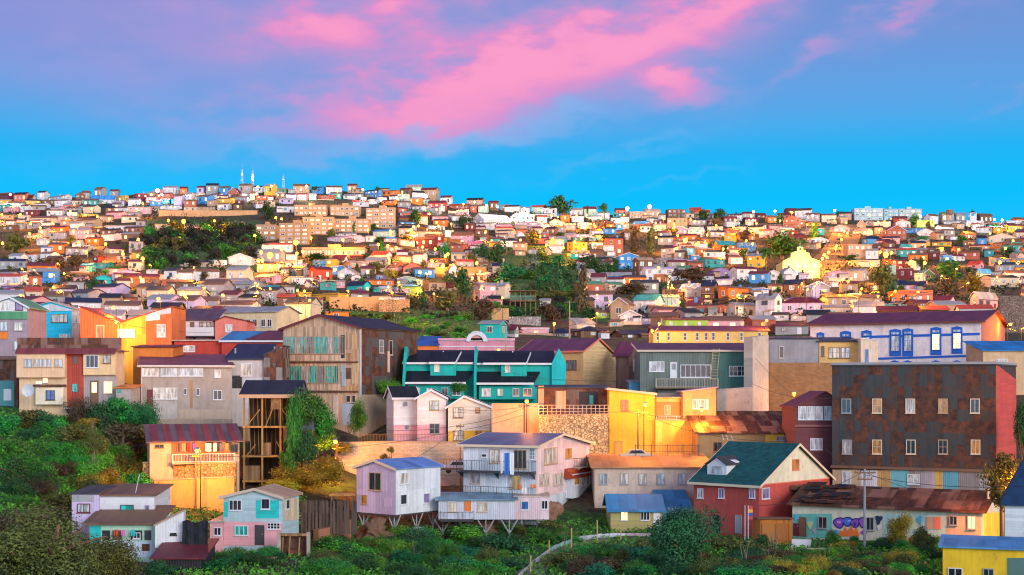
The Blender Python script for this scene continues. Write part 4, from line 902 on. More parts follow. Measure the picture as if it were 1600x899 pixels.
def rowhouse(x0, x1, k, label):
    D = 190.; T = M('plaster', (.015, .42, .38)); R = M('roofx', (.013, .017, .026)); wt = M('plain', 'white')
    s = (x1-x0)/(123 if k else 109); X = lambda a: x0+a*s; dy = -1 if k == 0 else 0
    h = House('terraced_house', label, 'house', X(3), x1, 568+dy, 624, D, 0, L=8, wall=T)
    h.shed(R, 1.7, 'b', ov=.4, trim=wt)
    mb = lambda xa, xb, ya, yb, o0, o1, m, n: h.pbox('F', X(xa), ya+dy, X(xb), yb+dy, o0, o1, m, n)
    # projecting upper bay with its own roof
    mb(42, 82, 569, 592, .01, 1.0, T, 'bay')
    a0, zt = h.uv('F', X(14 if k else 40), 552+dy); a1, _ = h.uv('F', X(88), 552); _, ze = h.uv('F', X(40), 569+dy)
    b = MB(); b.prism([(a0, -1.5, ze), (a0, 2.2, zt), (a0, 2.2, zt+.14), (a0, -1.5, ze+.14)], [(a1-.6, -1.5, ze), (a1, 2.2, zt), (a1, 2.2, zt+.14), (a1-.6, -1.5, ze+.14)]); ro = b.build('bay_roof', R, h.r)
    b = MB(); b.box(a0, a1-.6, -1.56, -1.504, ze-.12, ze+.16); b.prism([(a1-.6+.01, -1.5, ze-.05), (a1+.01, 2.2, zt-.05), (a1+.01, 2.2, zt+.2), (a1-.6+.01, -1.5, ze+.2)], [(a1-.6+.1, -1.5, ze-.05), (a1+.1, 2.2, zt-.05), (a1+.1, 2.2, zt+.2), (a1-.6+.1, -1.5, ze+.2)]); b.build('fascia', wt, ro)
    h.win('F', X(48), 570+dy, X(56), 582+dy, 1, 1, W_, 'curt', .08, out=1.08)
    h.win('F', X(74), 571+dy, X(80), 578+dy, 1, 1, 'grey', 'dark', .05)
    # porch roof
    b = MB(); a0, zt = h.uv('F', X(2), 583+dy); a1, _ = h.uv('F', X(103 if k else 108), 583); _, ze = h.uv('F', X(2), 600+dy); zt += .05
    b.prism([(a0, -2.4, ze), (a0, -.003, zt), (a0, -.003, zt+.14), (a0, -2.4, ze+.14)], [(a1-.9, -2.4, ze), (a1, -.003, zt), (a1, -.003, zt+.14), (a1-.9, -2.4, ze+.14)]); ro = b.build('porch_roof', R, h.r)
    b = MB(); b.box(a0, a1-.9, -2.47, -2.404, ze-.12, ze+.16); b.build('fascia', wt, ro)
    mb(8, 95, 603, 624, .01, 1.6, T, 'porch_room')
    for x in ((12, 26), (36, 46), (60, 70), (76, 90)): h.win('F', X(x[0]), 607+dy, X(x[1]), 619+dy, 2, 1, W_ if x[0] != 36 else 'teal', 'curt' if x[0] < 50 else 'dark', .06, out=1.68)
    # pointed party walls
    def fw(xp, yt, w=.35, up=1.2):
        a, z = h.uv('F', xp, yt); b = MB()
        ol = [(-2.6, -1), (-2.6, zt2), (.2, z-.9), (1.6, z), (h.L+.3, h.H+1.2), (h.L+.3, -1)]
        b.prism([(a, y, q) for y, q in ol], [(a+w, y, q) for y, q in ol]); b.build('firewall', T, h.r)
    _, zt2 = h.uv('F', X(0), 596+dy)
    fw(x0, 541)
    if k:
        a, z = h.uv('F', 862, 568); b = MB(); g = -.6; w = (885-862)*D/F
        b.prism([(a, -.5, g+.6), (a, -.5, z), (a+w*.5, -.5, z+2.0), (a+w*.98, -.5, z-.1), (a+w*.86, -.5, g+.6)], [(a, 7, g+.6), (a, 7, z), (a+w*.5, 7, z+2.0), (a+w*.98, 7, z-.1), (a+w*.86, 7, g+.6)])
        b.build('end_block', M('plaster', (.02, .52, .50)), h.r)
    h.chim(X(22), 575, .07, .5, 'grey'); h.chim(X(60), 560, .07, .9, 'white')
def left_buildings():
    # rust-parapet tenement
    h = House('tenement', 'cream tenement with red central strip and rusty parapet, lit windows below', 'tenement', 30, 182, 549, 637, 168, 0, xs=None, L=3.5, wall=M('plaster', (.70, .50, .30)))
    h.body('x'); b = MB(); b.box(-.2, h.W+.6, -.2, h.L, h.H+.005, h.H+.12); b.build('roof', M('roofx', 'charcoal'), h.r)
    h.panel('F', [(28, 528), (190, 528), (190, 549), (28, 549)], M('rust', (.30, .16, .13)), 'parapet', .25)
    b = MB(); z = h.H; W = h.W
    b.prism([(-.2, -.9, z-.35), (-.2, -.26, z+.25), (-.2, -.26, z+.35), (-.2, -.9, z-.25)], [(W+.1, -.9, z-.35), (W+.1, -.26, z+.25), (W+.1, -.26, z+.35), (W+.1, -.9, z-.25)]); b.build('eave_roof', M('roofx', (.2, .05, .06)), h.r)
    h.pbox('F', 29, 551, 104, 590, .01, .7, M('plaster', (.74, .52, .32)), 'bay'); h.panel('F', [(105, 551), (131, 551), (131, 637), (105, 637)], M('corr', (.42, .06, .04)))
    h.pbox('F', 132, 553, 182, 586, .01, .5, M('plaster', (.76, .55, .30)), 'bay'); h.panel('F', [(132, 587), (182, 587), (182, 637), (132, 637)], M('plaster', (.36, .32, .32)))
    for a, b_, o, f in ((41, 53, .77, 'grey'), (56, 69, .77, 'tan'), (70, 83, .77, 'tan'), (88, 101, .77, 'tan'), (163, 175, .57, 'brown')): h.win('F', a, 561 if a < 110 else 555, b_, 574 if a < 110 else 568, 2, 1, f, 'sky' if a < 100 else 'curt', .06, out=o)
    h.win('F', 136, 555, 156, 575, 3, 1, W_, 'dark', .08, out=.57); h.win('F', 114, 557, 121, 568, 1, 1, 'brown', 'dark', out=.1); h.win('F', 113, 600, 121, 612, 2, 3, 'teal', 'teal', .05, out=.1)
    h.pbox('F', 60, 605, 103, 632, .01, 1.0, M('plaster', (.82, .74, .55)), 'kitchen_block'); h.win('F', 76, 610, 90, 625, 2, 2, 'charcoal', 'blue', .06, out=1.07)
    h.pbox('F', 57, 601, 104, 604.5, .01, 1.3, M('rust', 'brown'), 'kitchen_roof')
    h.win('F', 67, 591, 75, 598, 1, 1, W_, 'lit', .04, out=.1); h.win('F', 56, 596, 66, 600, 1, 1, W_, 'lit', .03, out=.1)
    h.door('F', 142, 596, 153, 635, 'brown', 'lit'); h.win('F', 162, 596, 176, 615, 2, 1, 'cream', 'lit', .06, out=.1)
    h.balc('F', 104, 182, 637, 628, 1.2, 'charcoal', 'concrete', .3)
    h = House('shed', 'small concrete outhouse with orange roof edge next to the cream tenement', 'shed', 181, 205, 607, 640, 166.5, 0, L=4, wall=M('plaster', 'concrete')); h.shed(M('roofx', 'orange'), .3, 'b', ov=.3); h.win('F', 184, 608, 189, 613, 1, 1, 'teal', 'teal', .04)
    # grey house
    h = House('house', 'stained grey house with maroon roof and long glazed upper window band', 'house', 220, 362, 570, 656, 172, 14, xs=207, wall=M('plaster', (.38, .33, .29)))
    h.H = (656-572)/F*172; h.gx(M('roofx', (.26, .06, .07)), R=1.9, rp=.5, ov=.4, trim=M('plain', 'beige'))
    h.win('F', 222, 575, 248, 588, 3, 1, W_, 'curt'); h.win('F', 251, 575, 277, 588, 3, 1, W_, 'sky'); h.win('F', 279, 575, 317, 588, 3, 1, W_, 'sky'); h.win('F', 335, 578, 345, 590, 1, 1, W_, 'curt')
    h.win('F', 239, 606, 258, 624, 3, 2, W_, 'curt'); h.win('F', 258.5, 606, 277, 624, 3, 2, W_, 'curt'); h.win('F', 287, 607, 292, 617, 1, 1, W_, 'dark', .05); h.win('F', 307, 607, 312, 618, 1, 1, W_, 'dark', .05); h.win('F', 333, 610, 347, 625, 2, 1, W_, 'dark', .08)
    h.door('F', 231, 610, 238, 635, 'maroon'); h.panel('F', [(240, 626), (277, 626), (277, 655), (240, 655)], M('plaster', (.44, .43, .42))); h.panel('F', [(278, 640), (361, 640), (361, 656), (278, 656)], M('plaster', (.46, .38, .3)))
    h.panel('F', [(296, 594), (301, 594), (301, 638), (297, 638)], M('plaster', (.42, .24, .12)), 'rust_stain', .02); h.gutter()
    flat_wall('retaining_wall', 'weathered concrete base wall beneath the stained grey house', 'wall', [(244, 655, 676, 171), (362, 655, 676, 171)], M('plaster', (.40, .34, .28)), .5)
    # cyan house
    h = House('house', 'bright cyan-fronted house with white band under the roof', 'house', 43, 112, 482, 560, 214, -8, xs=124, wall=M('plank', (.02, .55, .80)))
    h.gy(M('roofy', 'beige'), peak=(80, 472), ov=.25)
    h.panel('F', [(43.5, 484), (80, 475), (112, 484), (112, 486), (43.5, 486)], M('corr', 'white')); h.panel('R', [(.02, -2), (h.L-.02, -2), (h.L-.02, h.H), (.02, h.H)], M('corr', (.74, .66, .64)), px=False)
    h.win('F', 49, 493, 70, 504, 3, 1, 'grey', 'dark'); h.win('F', 80, 491, 106, 504, 4, 1, 'brown', 'curt'); h.win('F', 54, 522, 68, 534, 2, 1, W_, 'curt'); h.win('F', 93, 522, 110, 534, 2, 1, W_, 'curt'); h.win('R', 115, 492, 121, 505, 1, 1, W_, 'curt', out=.1)
    # V-roofed orange house
    h = House('house', 'orange-and-yellow house with V-shaped red roof, lit by two street lamps', 'house', 125, 268, 503, 600, 205, 0, L=9, wall=M('corr', (.74, .17, .045)))
    v = h.uv('F', 184, 505); l = h.uv('F', 125, 480); rr = h.uv('F', 268, 480)
    h.body('y', [(0, l[1]), (v[0], v[1]), (h.W, rr[1])]); h.roof(M('roofy', (.36, .05, .035)), ov=.15)
    h.panel('F', [(184, 508), (228, 491), (228, 542), (210, 600), (190, 600), (184, 542)], M('corr', (.80, .46, .05)))  # pool of lamp glow painted as a yellow panel on the orange wall
    h.panel('F', [(228, 493), (250, 484), (250, 500), (228, 502)], M('corr', 'white'), th=.06); h.panel('F', [(249, 485), (267, 481), (267, 490), (249, 492)], M('corr', 'white'), th=.07)
    h.win('F', 150, 508, 163, 530, 1, 1, 'cream', 'amber', .12); h.win('F', 184, 514, 211, 528, 3, 1, W_, 'lit', .1, out=.1); h.win('F', 245, 507, 259, 527, 2, 3, W_, 'curt', .12)
    h = House('house', 'low maroon-roofed orange annex behind the grey house, yellow-lit end', 'house', 208, 270, 543, 570, 190, 0, L=6, wall=M('plaster', 'orange')); h.shed(M('roofx', 'maroon'), .4, 'b', ov=.3)
    # far-left house
    h = House('house', 'grey-lilac house at the picture edge, white gable and green roof band', 'house', -30, 43, 480, 640, 196, 0, L=8, wall=M('plaster', (.36, .28, .32)))
    h.gy(M('roofy', 'green'), peak=(16, 465), ov=.4, trim=M('plain', W_))
    h.panel('F', [(-30, 482), (16, 467), (42.6, 481), (42.6, 487), (-30, 487)], M('plank', 'white')); h.panel('F', [(-30, 487), (42.6, 487), (42.6, 499), (-30, 499)], M('tile', 'green'), 'skirt_roof', .2)
    h.win('F', 0, 472, 16, 486, 2, 1, W_, 'curt', out=.1); h.win('F', 24, 472, 36, 485, 2, 1, 'maroon', 'violet', out=.1); h.win('F', 0, 503, 12, 517, 2, 1, 'grey', 'sky'); h.win('F', 22, 503, 36, 517, 2, 1, 'grey', 'curt'); h.win('F', 22, 533, 31, 547, 1, 1, 'grey', 'sky')
    h.panel('F', [(-30, 519), (12, 519), (12, 530), (-30, 530)], M('plaster', 'orange'), th=.09)
    h = House('shack', 'rust and teal patched shack at the picture edge, below the lilac house', 'shack', -25, 28, 562, 640, 175, 0, L=6, wall=M('rust', (.2, .13, .12))); h.shed(M('roofx', 'brown'), .4, 'b')
    h.panel('F', [(-20, 595), (22, 595), (22, 636), (-20, 636)], M('plaster', (.1, .32, .34))); h.panel('F', [(6, 608), (18, 608), (18, 626), (6, 626)], M('plain', 'white'), 'board', .07)
    # balcony house behind
    h = House('house', 'house with white boarded balcony and coral side, dark sheet roof', 'house', 271, 336, 500, 540, 222, 0, L=7, wall=M('plank', (.70, .60, .62))); h.shed(M('roofx', (.13, .07, .09)), 1.9, 'b', ov=.4)
    h.win('F', 311, 503, 335, 518, 4, 2, 'maroon', 'curt', .1); h.door('F', 298, 504, 303, 518, 'brown'); h.balc('F', 274, 336, 526, 512, 1.2, 'white', 'dark', .14, solid=1)
    h = House('house', 'coral house wing with shallow curved dark roof and one white window', 'house', 336, 386, 502, 540, 221, 0, L=7, wall=M('plaster', (.72, .22, .17))); h.gy(M('roofy', 'maroon'), peak=(352, 495), ov=.3); h.win('F', 352, 507, 363, 519, 2, 1, W_, 'curt')
    h = House('house', 'long low red house with a thin pale eave, beside the blue-roofed wing', 'house', 272, 345, 533, 565, 205, 0, L=7, wall=M('plaster', (.46, .06, .04))); h.shed(M('roofx', 'beige'), .3, 'b', ov=.3); h.win('F', 281, 540, 305, 550, 3, 1, W_, 'curt')
    h = House('house', 'low red house wing under blue and maroon sheet roofs', 'house', 346, 440, 533, 565, 204, 0, L=9, wall=M('plaster', (.46, .06, .04))); h.shed(M('roofx', (.05, .25, .50)), 1.6, 'b', ov=.3, trim=M('plain', W_))
    b = MB(); hh = h.H+.15; b.prism([(3.4, -.3, hh), (9, -.3, hh), (9, 9, hh+1.65), (5.2, 9, hh+1.65)], [(3.4, -.3, hh+.06), (9, -.3, hh+.06), (9, 9, hh+1.71), (5.2, 9, hh+1.71)]); b.build('roof_patch', M('roofx', 'maroon'), h.rf)
    h = House('house', 'cream two-storey house with a row of dark windows behind the blue roof', 'house', 335, 432, 487, 535, 236, -20, xs=None, L=8, wall=M('plaster', (.74, .58, .34))); h.gx(M('roofx', 'grey'), R=1.0, ov=.4)
    for x in (342, 356, 385, 395, 408, 418): h.win('F', x, 499, x+7, 511, 2, 1, W_, 'dark', .08)
    h = House('house', 'pale grey house with navy roof, one white window, by the factory', 'house', 356, 412, 560, 640, 181, 0, L=8, wall=M('plaster', (.52, .49, .49))); h.shed(M('roofx', (.025, .03, .07)), 1.9, 'b', ov=.3, trim=M('plain', 'navy')); h.win('F', 376, 568, 394, 588, 2, 1, W_, 'curt', .1)
    h.panel('F', [(363, 587), (378, 587), (378, 607), (363, 607)], M('stone', 'charcoal')); h.panel('F', [(379, 590), (411, 590), (411, 640), (379, 640)], M('plank', (.55, .6, .66)))
    h.chim(362, 556, .12, .9, 'grey'); h.chim(424, 552, .1, .8, 'grey')
    h = House('shed', 'tall narrow rusted sheet shed squeezed against the timber factory', 'shed', 412, 441, 556, 620, 180.5, 0, L=6, wall=M('rust', (.3, .3, .3))); h.shed(M('roofy', 'charcoal'), 1.2, 'r', ov=.1)
def behind_buildings():
    h = House('barn', 'large yellow-gabled barn with long maroon roof behind the turquoise terrace', 'barn', 812, 911, 548, 604, 208, -33, xs=963, wall=M('plaster', (.66, .40, .18)))
    pk = h.uv('R', 934, 530); h.body('x', [(0, h.H), pk, (h.L, h.H-.8)]); h.roof(M('roofx', (.17, .05, .10)), ov=.35, trim=M('plain', 'coral'))
    h.panel('R', [(.03, -1), (h.L-.03, -1), (h.L-.03, h.H-1), (pk[0], pk[1]-.2), (.03, h.H-.1)], M('plank', (.72, .52, .26)), px=False); h.win('F', 885, 563, 901, 578, 4, 1, 'brown', 'grey')
    h = House('house', 'dark weathered plank house with maroon roof beside the yellow barn', 'house', 962, 983, 554, 604, 209, -30, xs=1001, wall=M('vplank', (.20, .12, .09)))
    h.gx(M('roofx', (.16, .04, .08)), R=1.8, ov=.4); h.win('R', 989, 562, 993, 580, 1, 2, 'beige', 'curt')
    h = House('garden_shed', 'tiny blue plank box below the weathered plank house', 'shed', 983, 1000, 597, 612, 197, 0, L=3, wall=M('plank', (.1, .35, .5)), fnd=2); h.shed(M('roofx', 'grey'), .2, 'b', ov=.2)
    h = House('house', 'pink parapeted house front with a white half-round arch on top', 'house', 685, 804, 533, 560, 232, 0, L=8, wall=M('plaster', (.70, .30, .38))); h.flat(M('roofx', 'grey'), .3, M('plaster', (.76, .36, .44)))
    a, z = h.uv('F', 745, 548); b = MB(); n = 14; r0, r1 = 1.05, 1.75; g = h.H-.1
    for i in range(n):
        t0, t1 = math.pi*i/n, math.pi*(i+1)/n
        f_ = lambda r, t, o: (a+r*math.cos(t), -o, g+r*math.sin(t))
        b.hexa([f_(r0, t0, .02), f_(r1, t0, .02), f_(r1, t1, .02), f_(r0, t1, .02), f_(r0, t0, .3), f_(r1, t0, .3), f_(r1, t1, .3), f_(r0, t1, .3)])
    b.build('arch', M('plain', 'white'), h.r)
    b = MB(); b.prism([(a+1.06*math.cos(math.pi*i/n), -.02, g+1.06*math.sin(math.pi*i/n)) for i in range(n+1)], [(a+1.06*math.cos(math.pi*i/n), -.1, g+1.06*math.sin(math.pi*i/n)) for i in range(n+1)]); b.build('arch_field', M('plaster', (.62, .3, .3)), h.r)
    h.panel('F', [(686, 541), (803, 541), (803, 542.5), (686, 542.5)], M('plain', 'white'), 'moulding', .08)
    h = House('house', 'orange-walled house with blue roof squeezed beside the pink parapet', 'house', 653, 684, 540, 560, 231, 0, L=8, wall=M('plaster', (.78, .2, .05))); h.shed(M('roofx', (.03, .12, .4)), 1.6, 'b', ov=.3)
    h = House('house', 'long yellow house with a row of small windows and maroon roof', 'house', 1021, 1200, 517, 552, 243, 0, L=8, wall=M('plaster', (.74, .50, .16))); h.gx(M('roofx', (.2, .06, .09)), R=.9, ov=.35)
    for i, x in enumerate((1025, 1042, 1068, 1087, 1101, 1112, 1135, 1156, 1184)): h.win('F', x, 520, x+5, 532, 1, 2, W_, 'dark', .07)
    h = House('house', 'lime green flat house above the long yellow house', 'house', 1040, 1106, 500, 514, 262, 0, L=6, wall=M('plaster', (.40, .62, .10))); h.shed(M('roofx', 'maroon'), .5, 'b'); 
    for x in (1046, 1069, 1090): h.win('F', x, 503, x+5, 511, 1, 1, W_, 'curt', .06)
# ------------------------------------------------------------------ the hillside houses, read off the photograph: x0 x1 top eave base wall roof type
# four tiles, each 4 pixels per photograph pixel
FAR = {
(0, 250, 4): """150 225 215 235 270 tan maroon e|300 450 212 222 265 white grey e|450 530 200 218 265 brown brown g|570 715 218 245 275 white blue e|718 805 212 225 265 yellow grey f|818 930 200 212 265 maroon red f|1060 1140 190 197 215 white grey e|1155 1205 200 215 265 white grey f|1210 1282 200 210 262 cream grey f|1300 1395 203 215 245 white brown e|1420 1520 172 205 240 brick maroon g|1560 1600 195 210 250 cream brown g|1000 1070 240 250 272 teal grey e|1070 1135 240 245 272 blue blue f|1150 1335 288 293 318 cream brown e|1000 1140 285 290 310 white blue e|800 940 285 295 345 pink white e|310 400 290 300 330 pink grey e|640 710 280 300 350 brown dark e|485 630 330 335 355 yellow green f|190 380 345 360 392 cream brown e|0 105 380 385 415 white grey f|110 190 340 350 385 cream grey e|470 640 360 375 425 tan brown e|650 850 400 412 450 white grey e|910 1110 392 400 445 tan brown e|1155 1345 395 402 455 tan brown e|1375 1540 385 390 425 tan grey e|270 410 415 422 448 pink white e|230 310 485 500 535 white grey g|330 375 505 510 540 white grey f|380 440 505 512 542 cream brown e|450 515 500 515 540 white grey g|520 568 530 540 575 cream grey g|430 500 540 545 572 magenta purple f|255 328 540 548 588 white blue e|832 968 500 515 540 white red e|650 775 540 555 590 cream maroon e|120 250 583 592 640 white red e|185 300 635 650 680 mint grey h|510 600 645 655 700 teal blue e|600 690 640 650 680 teal green e|640 740 665 680 710 pink brown e|730 800 590 600 628 grey dark e|810 862 585 595 630 white dark e|580 625 598 605 640 maroon maroon f|660 870 680 705 750 grey lilac h|915 980 685 690 718 white grey f|950 1060 705 715 745 pink brown e|975 1105 740 755 810 brick brown f|1303 1420 612 625 665 white green e|1428 1570 585 610 660 white grey g|0 95 700 708 740 white grey e|125 205 690 700 755 white grey f|5 130 770 785 850 purple grey e|390 525 750 765 850 grey grey e|460 550 715 730 755 pink brown g|565 695 720 735 815 turquoise blue g|240 330 820 830 862 cream brown e|280 380 790 800 840 grey brown e|1480 1590 720 730 770 white grey e|1205 1270 765 770 805 tan brown f|1000 1170 848 853 875 white brown f|780 865 840 850 895 blue blue f|900 945 790 795 835 grey dark e|320 400 590 600 625 pink grey e|20 110 290 300 330 pink brown e|0 100 335 345 372 tan brown e|150 260 455 465 490 cream brown e|250 330 380 392 412 white brown e|1150 1280 620 640 665 grey dark e|700 780 700 712 750 lilac grey e|400 470 600 612 640 cream grey e|1250 1420 735 745 775 tan grey e|130 180 600 612 640 grey red e""",
(400, 250, 4): """255 325 205 215 250 pink maroon h|200 250 180 185 215 grey grey f|330 385 205 215 250 mint grey e|385 485 210 220 250 brick maroon e|120 200 175 185 215 green grey e|435 500 180 185 210 teal green e|545 635 212 225 245 white grey e|600 680 175 183 210 tan brown e|680 790 180 188 235 blue dark e|655 700 228 232 250 white grey f|885 960 210 215 265 mint grey e|605 705 250 262 295 white red e|700 765 245 255 275 white grey g|785 880 248 258 280 orange maroon e|1075 1180 250 270 310 red maroon e|950 1075 285 290 320 white grey e|1210 1330 270 282 310 brick red e|1340 1385 280 290 330 brick brown g|1500 1600 400 405 440 pink purple e|1355 1600 330 372 402 white white e|1230 1350 388 400 430 white grey e|0 110 215 225 250 red maroon e|145 240 235 245 275 lilac grey e|130 235 278 290 330 white brown e|730 885 430 445 480 mint blue e|445 680 465 475 520 lilac grey e|495 640 453 463 476 white grey h|685 740 470 478 515 white grey f|800 895 478 490 515 pink blue e|985 1160 437 447 495 grey dark e|1160 1235 430 440 482 white grey e|1040 1180 400 410 435 white teal e|1220 1350 445 470 520 purple brown e|1325 1450 500 508 550 magenta purple e|1400 1500 480 487 510 mint grey e|1205 1325 522 530 600 brick maroon e|1150 1215 515 530 560 white grey e|720 850 568 590 630 white red e|590 680 590 600 622 maroon red e|190 268 590 594 625 white grey f|145 290 622 640 670 white cream e|480 575 592 625 645 white maroon e|545 690 625 640 670 tan grey e|435 490 620 625 665 yellow grey f|360 435 625 630 665 blue grey f|250 325 645 655 668 pink pink e|330 475 665 680 755 red maroon e|215 330 665 675 725 grey dark e|470 530 660 668 715 blue white e|510 650 672 700 750 white grey g|150 215 670 680 725 grey dark e|570 665 715 730 757 white brown g|175 360 725 733 780 white grey e|0 160 710 725 775 pink grey e|40 150 785 795 850 grey teal e|150 245 780 790 870 grey brown e|505 565 750 760 805 pink grey f|330 400 750 765 800 white maroon e|400 500 755 765 815 teal grey e|570 715 757 777 860 turquoise navy e|715 768 800 806 870 turquoise turquoise f|768 850 790 800 872 pink white e|850 940 810 815 860 pink grey f|890 1040 728 740 790 mint blue g|905 1040 770 790 855 lime blue h|680 860 738 752 790 orange brown e|920 1040 640 672 712 coral maroon g|1180 1270 645 690 747 white maroon g|1280 1410 665 690 715 tan brown e|1320 1490 700 715 770 pink grey e|1360 1500 762 780 882 pink grey e|1465 1590 765 785 880 cream grey e|1165 1255 760 790 820 maroon maroon e|1080 1160 755 765 820 tan brown e|245 345 825 835 885 yellow brown f|345 580 832 840 899 yellow brown f|855 900 630 640 665 brick red e|950 1075 550 562 598 cream brown e|1075 1200 560 570 600 white brown e|880 960 560 575 605 white maroon e|1040 1180 605 615 650 orange brown e|860 980 590 602 640 tan brown e|20 120 255 265 300 cream brown e|1100 1200 340 352 385 pink brown e|900 1000 320 330 355 white brown e|1200 1300 310 320 350 cream brown e|700 760 300 310 330 tan brown e|820 905 660 672 700 pink maroon e|740 850 710 720 745 lilac brown e|0 60 265 275 300 white red e""",
(800, 250, 4): """0 140 322 345 385 white grey g|485 580 320 323 355 white grey f|735 875 322 326 370 tan grey f|630 700 330 335 365 teal grey e|975 1085 303 312 360 brown dark f|1090 1150 330 335 370 cream brown e|1240 1310 365 378 415 tan brown g|1340 1470 328 345 382 white brown e|1530 1598 330 345 365 brown maroon e|20 180 385 390 435 lilac grey e|235 330 370 385 430 white grey g|330 410 395 405 440 grey grey e|405 500 385 390 432 white blue e|595 650 382 400 440 orange brown g|645 705 390 402 440 blue grey e|755 880 375 400 440 orange blue e|800 880 402 415 450 white brown g|970 1095 358 366 436 tan grey f|1000 1095 412 430 462 purple maroon g|1100 1210 412 435 490 white white e|15 80 448 465 510 white grey g|180 235 450 460 500 brick grey e|230 280 475 480 502 pink grey f|280 340 475 490 517 teal grey e|345 470 508 515 570 yellow brown f|380 480 478 485 508 green grey e|480 555 478 485 508 mint grey e|470 570 510 516 560 white yellow e|592 695 480 490 600 brick dark e|570 635 532 540 600 white grey f|590 648 600 605 636 blue grey f|345 500 455 464 480 white maroon e|100 250 545 556 597 grey brown e|20 100 562 570 600 tan brown e|466 555 570 580 608 white grey e|370 450 580 586 616 turquoise brown e|930 1040 535 550 618 cream maroon e|670 790 580 600 680 blue purple g|755 885 605 625 740 brown tan e|835 1010 665 680 765 white lilac e|885 980 712 720 790 brown brown f|558 742 700 722 765 blue grey e|885 1010 610 620 650 grey grey e|1010 1130 615 625 652 white lilac e|1135 1290 605 622 652 white brown e|1250 1400 500 530 572 orange teal e|1410 1535 505 516 572 blue grey e|1470 1598 575 600 677 yellow grey e|1255 1360 672 690 732 purple grey g|1360 1530 662 680 762 white maroon e|1190 1275 712 725 750 white maroon e|1275 1385 745 752 780 white lilac e|1090 1165 755 772 796 white dark g|1055 1180 770 800 870 white white e|1185 1285 750 782 850 brown navy e|1285 1490 795 802 857 orange blue e|1500 1600 798 806 860 white maroon f|1100 1245 855 870 899 tan brown e|1120 1180 590 600 640 blue grey e|140 250 328 338 365 white brown e|330 400 455 470 500 pink grey e|500 590 430 442 470 white brown e|1330 1420 425 438 470 brick brown e|1420 1520 455 470 500 orange brown e|1520 1598 395 408 440 white brown e|700 740 445 455 500 grey brown e|1180 1250 480 492 530 orange brown e|1000 1080 470 480 520 orange brown e|880 960 650 660 690 grey grey e""",
(1200, 250, 4): """125 205 298 315 345 brown maroon h|100 205 348 368 428 brick maroon g|785 885 350 365 385 red maroon e|800 890 375 390 422 pink grey g|890 1040 370 378 422 lime green f|700 865 405 440 505 brick maroon g|850 970 420 430 460 blue blue e|590 712 470 492 527 blue navy h|930 1090 425 450 477 white grey g|870 1010 475 486 512 grey brown e|910 1015 490 508 540 yellow cream h|1025 1195 500 512 542 yellow maroon e|500 650 520 530 617 tan cream e|500 700 622 630 665 cream orange f|715 920 612 625 690 maroon dark e|720 800 655 662 720 mint grey f|800 910 672 680 742 maroon grey e|530 655 425 440 472 cream grey e|555 635 372 405 432 tan brown g|1380 1545 600 612 667 grey dark e|1250 1350 628 650 682 pink red e|1400 1500 690 696 747 grey dark e|1300 1395 680 702 767 mint blue e|1070 1150 590 598 642 blue grey f|915 985 700 715 770 pink grey f|970 1035 685 712 755 green teal g|805 880 750 780 822 lilac navy e|880 1015 750 778 822 pink navy e|815 1030 815 822 895 orange brown f|375 500 690 702 742 pink grey g|500 630 675 692 762 grey grey e|345 480 725 737 802 cream white e|240 385 760 792 872 grey white g|100 240 745 772 832 brown navy e|70 175 670 700 750 white grey g|0 70 690 705 752 white dark g|170 260 700 712 745 lilac grey e|90 370 852 872 899 cream purple h|0 90 770 785 832 tan brown e|375 710 835 856 899 tan brown g|1080 1190 405 418 440 white brown e|1100 1240 378 386 405 white grey f|1240 1350 375 383 418 white grey f|1350 1480 385 395 420 tan grey f|1490 1600 375 382 412 white grey f|1200 1300 445 458 500 orange brown e|1380 1550 455 480 520 cream maroon g|1220 1330 500 512 540 tan brown e|1370 1500 510 522 575 orange brown e|1000 1100 545 556 590 brown brown e|820 900 525 540 575 white teal e|210 320 430 445 475 grey grey f|310 360 425 432 470 turquoise grey f|410 510 405 425 455 pink grey g|230 380 480 495 520 white grey g|230 330 510 525 555 tan brown e|0 70 345 358 395 orange brown e|60 150 330 345 372 brick maroon g|250 360 380 390 415 orange brown e|370 440 370 378 400 tan brown e|450 530 320 335 352 green dark g|600 700 345 355 380 cream grey e|975 1045 350 362 375 white grey g|1560 1600 560 575 620 blue grey e|1530 1600 500 512 545 teal brown e|1145 1250 540 550 580 brick brown e|1100 1230 585 598 630 white maroon e|10 100 400 412 440 pink brown e|0 60 440 450 470 grey dark e|1140 1200 470 478 500 white brown g|120 230 770 785 830 white grey e|640 700 770 782 810 tan brown f|1320 1440 470 480 505 yellow brown e""",
(700, 440, 4): """1015 1165 100 140 235 tan brown g|1160 1350 75 115 200 white teal e|1075 1255 180 212 265 white grey g|1270 1415 148 168 215 cream brown e|1460 1580 33 50 112 white grey e|1490 1600 115 150 212 cream maroon e|200 370 243 262 350 turquoise grey e|465 630 292 298 335 pink white f|770 990 275 307 352 brown navy h|1020 1270 302 328 352 brown navy e|640 770 293 322 350 grey navy h|575 645 105 118 158 white grey g|760 920 228 262 297 cream grey e|370 440 275 290 345 white maroon e|900 1010 168 190 230 lime brown e|1005 1100 235 250 290 cream brown e|1340 1480 20 40 90 tan brown e|1170 1300 215 228 262 purple navy e""",
